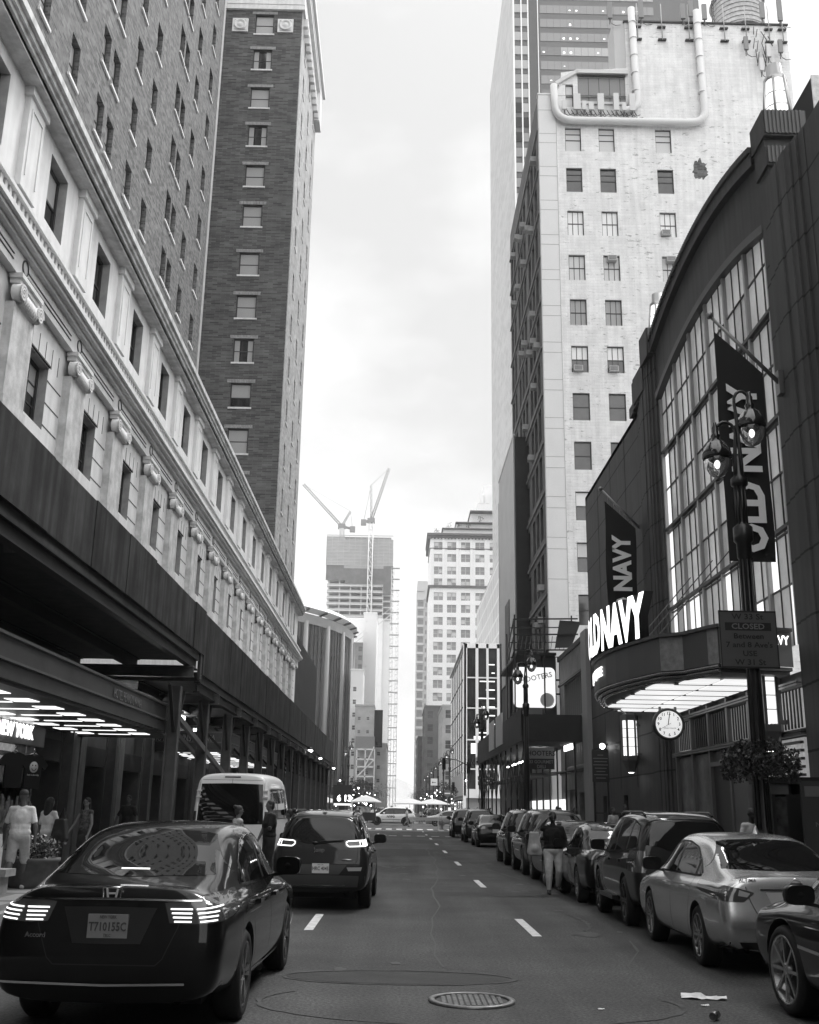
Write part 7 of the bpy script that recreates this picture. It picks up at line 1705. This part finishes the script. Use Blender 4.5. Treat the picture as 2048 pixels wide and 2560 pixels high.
def person(loc, rot, label, H=1.72, pose='stand', hair='short', hairv=.02, skin=.16, top=.03, bottom=.03, shirt='tee', legs='trousers', shoe=.03, build=1., detail=.0125, arms=((0, .1), (0, .1)), lean=0., z=.15, stride=.0, extra=None, hairlen=0., pattern=False, group=None, head=0.):
    t = thing('person', label, 'person', (loc[0], loc[1], z), rot, group)
    s = H / 1.75; g = MB(); B = build
    hipz = .93 * s; shz = 1.43 * s; chest = V3(0, lean * .5, 1.25 * s); neck = V3(0, lean * .8, 1.5 * s); hd = V3(0, lean + .02, 1.635 * s)
    pel = V3(0, 0, hipz)
    # trunk
    g.ell(pel + V3(0, 0, .02), (.165 * B * s, .115 * B * s, .13 * s)); g.ell((pel + chest) / 2, (.145 * B * s, .10 * B * s, .2 * s)); g.ell(chest, (.175 * B * s, .115 * B * s, .2 * s)); g.cap(neck - V3(0, 0, .07 * s), neck + V3(0, .01, .06 * s), .062 * s, .052 * s)
    sh = [V3(k * .168 * s * (B * .5 + .5), lean * .75, shz - .035) for k in (-1, 1)]
    g.cap(sh[0], sh[1], .058 * s, .058 * s)
    for k in (0, 1): g.cap(neck - V3(0, 0, .06 * s), sh[k], .055 * s, .05 * s)
    A = []
    for k, (fw, out) in zip((0, 1), arms):
        sg = -1 if k == 0 else 1
        if isinstance(fw, tuple):   # explicit elbow, wrist offsets
            el = sh[k] + Vector(fw); wr = el + Vector(out)
        else:
            el = sh[k] + V3(sg * (.05 + out * .5), fw * .5, -.285 * s); wr = el + V3(sg * out * .2, fw * .6 + .05, -.25 * s)
        g.cap(sh[k], el, .05 * s * B, .04 * s); g.cap(el, wr, .041 * s, .027 * s); A.append((el, wr))
        hand(g, wr, (wr - el), sg, (0, 1, 0))
    Lg = []
    for k, sg in ((0, -1), (1, 1)):
        ph = stride * sg; hp = pel + V3(sg * .09 * s * B, 0, -.04); kn = V3(sg * .10 * s * B, ph * .45 + .03 + (.06 if stride and sg < 0 else 0), .50 * s); an = V3(sg * .10 * s * B, ph - (.05 if stride else 0), .085 * s + (.06 if stride and ph < 0 else 0))
        g.cap(hp, kn, .088 * s * B, .058 * s * B); g.cap(kn, kn.lerp(an, .35), .055 * s * B, .058 * s * B); g.cap(kn.lerp(an, .35), an, .058 * s * B, .036 * s); toe = an + V3(sg * .02, .16, -.055 * s); g.cap(an - V3(0, .03, .04 * s), toe, .036, .03); Lg.append((hp, kn, an, toe))
    # head with face
    hr = .5 * .232 * s; M_ = Matrix.Rotation(head, 3, 'Z')
    def hp_(x, y, z_): return hd + M_ @ V3(x, y, z_)
    g.ell(hd + V3(0, 0, .02), (.076 * s, .094 * s, .105 * s)); g.ell(hp_(0, .025, -.05 * s), (.056 * s, .062 * s, .06 * s)); g.cap(hp_(0, .088, .02), hp_(0, .108, -.012), .009, .014); g.cap(hp_(-.018, .086, -.05), hp_(.018, .086, -.05), .008, .008)
    g.cap(hp_(-.03, .078, .03), hp_(.03, .078, .03), .012, .012)
    for k in (-1, 1): g.ell(hp_(k * .078 * s, 0, 0), (.012, .02, .03))
    me = vox(g, detail, 3); me.materials.append(mat('skin_%02d' % int(skin * 100), skin, .55)); body = link('body', me, t)
    gf = MB()
    for k in (-1, 1): gf.ell(hp_(k * .03, .082, .012), (.012, .008, .006)); gf.cap(hp_(k * .018, .09, .034), hp_(k * .046, .083, .036), .005, .004)
    gf.build('eyes', mat('eye_dark', .01, .3), t)
    # shirt
    g = MB(); e = .018
    if shirt:
        g.ell(pel + V3(0, 0, .07), (.172 * B * s + e, .12 * B * s + e, .12 * s)); g.ell((pel + chest) / 2, (.155 * B * s + e, .11 * B * s + e, .22 * s)); g.ell(chest, (.18 * B * s + e, .12 * B * s + e, .205 * s)); g.cap(sh[0] + V3(0, 0, .005), sh[1] + V3(0, 0, .005), .064 * s + .006, .064 * s + .006)
        for k in (0, 1): g.cap(neck - V3(0, 0, .075), sh[k] + V3(0, 0, .005), .066 * s, .058 * s)
        for k in (0, 1):
            el, wr = A[k]; u = {'tee': .72, 'long': 1.0, 'tank': .0}[shirt]
            if u: g.cap(sh[k], sh[k].lerp(el, u), .062 * s * B, .055 * s)
            if shirt == 'long': g.cap(el, el.lerp(wr, .93), .053 * s, .04 * s)
        me = vox(g, detail * 1.2, 3); me.materials.append(mat('shirt_%02d%s' % (int(top * 100), 'p' if pattern else ''), top, .9, var=.9 if pattern else .2, vs=14 if pattern else 5, bump=.8, bs=2.6, bd=.08)); link('shirt', me, t)
    g = MB(); e = .016
    if legs:
        g.ell(pel + V3(0, 0, .0), (.168 * B * s + e, .118 * B * s + e, .125 * s))
        for hp, kn, an, toe in Lg:
            if legs == 'shorts': g.cap(hp, hp.lerp(kn, .98), .10 * s * B, .082 * s * B)
            elif legs == 'skirt': g.cap(hp, hp.lerp(kn, .75), .11 * s * B, .105 * s * B)
            else: g.cap(hp, kn, .10 * s * B, .072 * s * B); g.cap(kn, kn.lerp(an, .4), .07 * s * B, .066 * s * B); g.cap(kn.lerp(an, .4), an + V3(0, 0, .02), .066 * s * B, .05 * s)
        if legs == 'skirt': g.ell(pel - V3(0, 0, .18), (.19 * B * s, .15 * B * s, .22 * s))
        me = vox(g, detail * 1.2, 3); me.materials.append(mat('cloth_%02d' % int(bottom * 100), bottom, .9, var=.22, vs=5, bump=.8, bs=2.6, bd=.07)); link('trousers' if legs == 'trousers' else legs, me, t)
    for hp, kn, an, toe in Lg:
        g = MB(); g.cap(an - V3(0, .045, .045 * s), toe + V3(0, 0, .0), .045, .038); g.cap(an, an - V3(0, 0, .04), .045, .045); me = vox(g, detail, 2); me.materials.append(mat('shoe_%02d' % int(shoe * 100), shoe, .5)); link('shoe', me, t)
    if hair:
        g = MB()
        if hair == 'cap': g.ell(hd + V3(0, -.005, .06), (.086 * s, .103 * s, .075 * s)); g.cap(hp_(-.03, .1, .055), hp_(.03, .1, .055), .015, .015)
        else:
            g.ell(hd + V3(0, -.018, .045), (.086 * s, .1 * s, .095 * s)); g.ell(hd + M_ @ V3(0, -.05, 0), (.08 * s, .065 * s, .1 * s))
            if hair == 'bun': g.ell(hd + M_ @ V3(0, -.11, .1), (.05, .05, .045))
            if hair == 'long': g.cap(hd + M_ @ V3(0, -.06, .02), hd + M_ @ V3(0, -.085, -.2 - hairlen), .085, .08); g.cap(hd + M_ @ V3(-.05, -.03, 0), hd + M_ @ V3(-.06, -.05, -.17), .045, .04); g.cap(hd + M_ @ V3(.05, -.03, 0), hd + M_ @ V3(.06, -.05, -.17), .045, .04)
        me = vox(g, detail, 2); me.materials.append(mat('hair_%02d' % int(hairv * 100), hairv, .6, bump=.4, bs=60)); link('cap' if hair == 'cap' else 'hair', me, t)
    if extra: extra(t, A, sh, hd, s)
    return t
def bag(label, loc, rz, w_, h_, v_, strap=None, z=0):
    t = thing('shoulder_bag', label, 'bag', loc, rz)
    g = MB(); g.ext([(-w_ * .6, h_), (w_ * .6, h_), (w_ * 1.05, -h_ * .75), (w_ * .85, -h_), (-w_ * .85, -h_), (-w_ * 1.05, -h_ * .75)], 'y', -.07, .07); g.ell((0, 0, -h_ * .4), (w_ * .9, .11, h_ * .5)); me = vox(g, .018, 6); me.materials.append(mat('bag_%02d' % int(v_ * 100), v_, .7, var=.25, vs=6)); link('pouch', me, t)
    if strap: g = MB(); g.tube([(-w_ * .6, 0, h_ * .5), strap, (w_ * .6, 0, h_ * .5)], .012, 5); g.build('strap', MATS['bag_%02d' % int(v_ * 100)], t)
    return t
PI_ = math.pi
# left pavement
person((-7.0, 20.3), R(8), 'man in a loose pale shirt, shorts and sneakers striding away on the left pavement', 1.76, hair='cap', hairv=.05, skin=.1, top=.8, bottom=.5, legs='shorts', shoe=.6, build=1.08, stride=.26, arms=((.12, .12), (-.16, .12)))
person((-7.55, 23.6), R(-25), 'woman in a white top and skirt with long dark hair walking left of the planter', 1.64, hair='long', hairv=.01, skin=.12, top=.7, bottom=.5, legs='skirt', shoe=.3, stride=.12, arms=((.05, .1), (.12, .12)))
bag('big dark shoulder bag carried by the woman in the white top', (-7.22, 23.42, 1.12), R(-20), .2, .24, .02, (0.05, .0, .46))
person((-7.6, 26.6), R(150), 'woman with curly dark hair in a floral sleeveless dress facing the camera', 1.66, hair='long', hairv=.01, skin=.2, top=.1, bottom=.04, shirt='tank', legs='skirt', shoe=.1, pattern=True, arms=((.1, .1), (.25, .05)), head=R(30))
person((-8.3, 33.5), R(172), 'man in dark clothes standing by a pier near the shop grilles', 1.78, skin=.12, top=.025, bottom=.03, arms=((.1, .2), (.1, .2)))
# people in the road by the van
person((-3.7, 25.3), R(-60), 'woman with hair in a bun seen from behind, left in the group by the van', 1.68, hair='bun', skin=.14, top=.5, bottom=.06, z=0, arms=((.1, .1), (.2, .1)), shirt='tank')
person((-3.0, 25.7), R(120), 'dark-haired man in a black shirt looking down, centre of the group by the van', 1.82, skin=.14, top=.01, bottom=.02, z=0, build=1.12, arms=(((-.05, .1, -.27), (-.22, .1, .02)), (.1, .1)))
person((-2.45, 24.9), R(80), 'woman in a dark sleeveless top beside the man in black by the van', 1.62, hair='bun', skin=.12, top=.03, bottom=.03, z=0, shirt='tank')
# walking woman on the right
def tote(t, A, sh, hd, s): pass
person((3.35, 23.3), R(183), 'woman in a dark top and pale trousers walking towards the camera beside the parked cars', 1.66, hair='short', hairv=.01, skin=.03, top=.006, bottom=.5, shoe=.02, build=1.22, z=.004, stride=.1, arms=((.0, .12), ((.1, -.02, .0), (-.12, .06, .16))), detail=.011)
bag('large pale tote bag hanging from the shoulder of the walking woman', (2.93, 23.15, 1.02), R(5), .15, .24, .4, (.16, .02, .5))
# right pavement by the store
person((8.3, 41.5), R(200), 'person in a light shirt by the grey store wall, left of two', 1.7, skin=.1, top=.45, bottom=.04, detail=.02, arms=((.2, .1), (.1, .1)))
person((8.6, 40.7), R(190), 'man in black by the grey store wall, right of two', 1.8, skin=.08, top=.01, bottom=.02, detail=.02)
person((6.9, 46.5), R(10), 'person in a pale patterned top walking away past the parked cars', 1.72, hair='short', skin=.2, top=.4, bottom=.1, pattern=True, detail=.022)
person((7.25, 44.0), R(190), 'woman with a crossbody strap and white top beside the patterned shirt', 1.68, hair='long', skin=.1, top=.55, bottom=.1, detail=.022)
person((6.75, 20.6), R(195), 'bald man in a printed white t-shirt left of the big lamp post', 1.66, hair=None, skin=.045, top=.7, bottom=.05, detail=.013)
# people around the avenue
rq = random.Random(77)
person((.95, 104), R(-90), 'man in a pale shirt crossing in front of the police car tail', 1.75, skin=.15, top=.5, bottom=.25, z=.004, stride=.2, detail=.035)
person((4.15, 72.5), R(180), 'person in dark clothes standing at the left side of the farthest parked car', 1.75, skin=.1, top=.02, bottom=.02, z=.004, detail=.03)
person((-3.4, 98.5), R(20), 'person in a white top standing by the food cart', 1.7, skin=.2, top=.6, bottom=.06, z=.004, detail=.035)
kinds = [('in a pale top', dict(skin=.15, top=.35, bottom=.1, stride=.14)), ('with long hair', dict(hair='long', skin=.2, top=.03, bottom=.3, stride=.1)), ('in a white shirt', dict(skin=.1, top=.6, bottom=.03, stride=.18)), ('in dark clothes', dict(skin=.08, top=.02, bottom=.03, stride=.1))]
zones = [('in the crowd by the arena', -6.5, -2.5, 118, 140, 14), ('in the crowd behind the police car', -2.4, 4.5, 127, 136, 10), ('on the near corner pavement by the street name signs', 6.3, 8.5, 86, 96, 4), ('on the pavement beyond the avenue by the glass block', 6.2, 9, 128, 150, 5), ('far beyond the avenue under the street trees', -9, -6, 132, 170, 5)]
base = []
for i, (kd, kw) in enumerate(kinds): base.append(person((-4.2 + i * .7, 119 + i, 0), R(160 * i), 'pedestrian ' + kd + ' ' + zones[0][0], 1.7, detail=.045, z=.004, group='pedestrians ' + kd + ', ' + zones[0][0], **kw))
for zn, xa, xb, ya_, yb_, n_ in zones:
    for i in range(n_):
        x, y = rq.uniform(xa, xb), rq.uniform(ya_, yb_); k = (i * 7 + int(xa)) % 4
        o = dup(base[k], (x, y, .15 if abs(x) > 6 and (y < 96 or y > 127) else .004), rq.uniform(0, 6.28), label='pedestrian ' + kinds[k][0] + ' ' + zn, scale=(1, 1, rq.uniform(.93, 1.06))); o['group'] = 'pedestrians ' + kinds[k][0] + ', ' + zn
for i in range(6): k = i % 4; dup(base[k], (rq.uniform(6.6, 8.8), 54 + i * 4.3, .15), rq.uniform(0, 6.28), label='dim pedestrian ' + kinds[k][0] + ' under the dark scaffold')['group'] = 'pedestrians ' + kinds[k][0] + ' under the scaffold'
# ================================================================== HAZE
hz = bpy.data.materials.new('haze'); hz.use_nodes = True; t_ = hz.node_tree; t_.nodes.clear()
pv = t_.nodes.new('ShaderNodeVolumePrincipled'); pv.inputs['Color'].default_value = (.95, .95, .95, 1); pv.inputs['Density'].default_value = .00022; pv.inputs['Anisotropy'].default_value = .2
om = t_.nodes.new('ShaderNodeOutputMaterial'); t_.links.new(pv.outputs[0], om.inputs['Volume'])
g = MB(); g.box(-2600, -210, -1.1, 2600, 4100, 260); o = g.build('haze', hz); o['kind'] = 'stuff'
SC.cycles.volume_bounces = 1
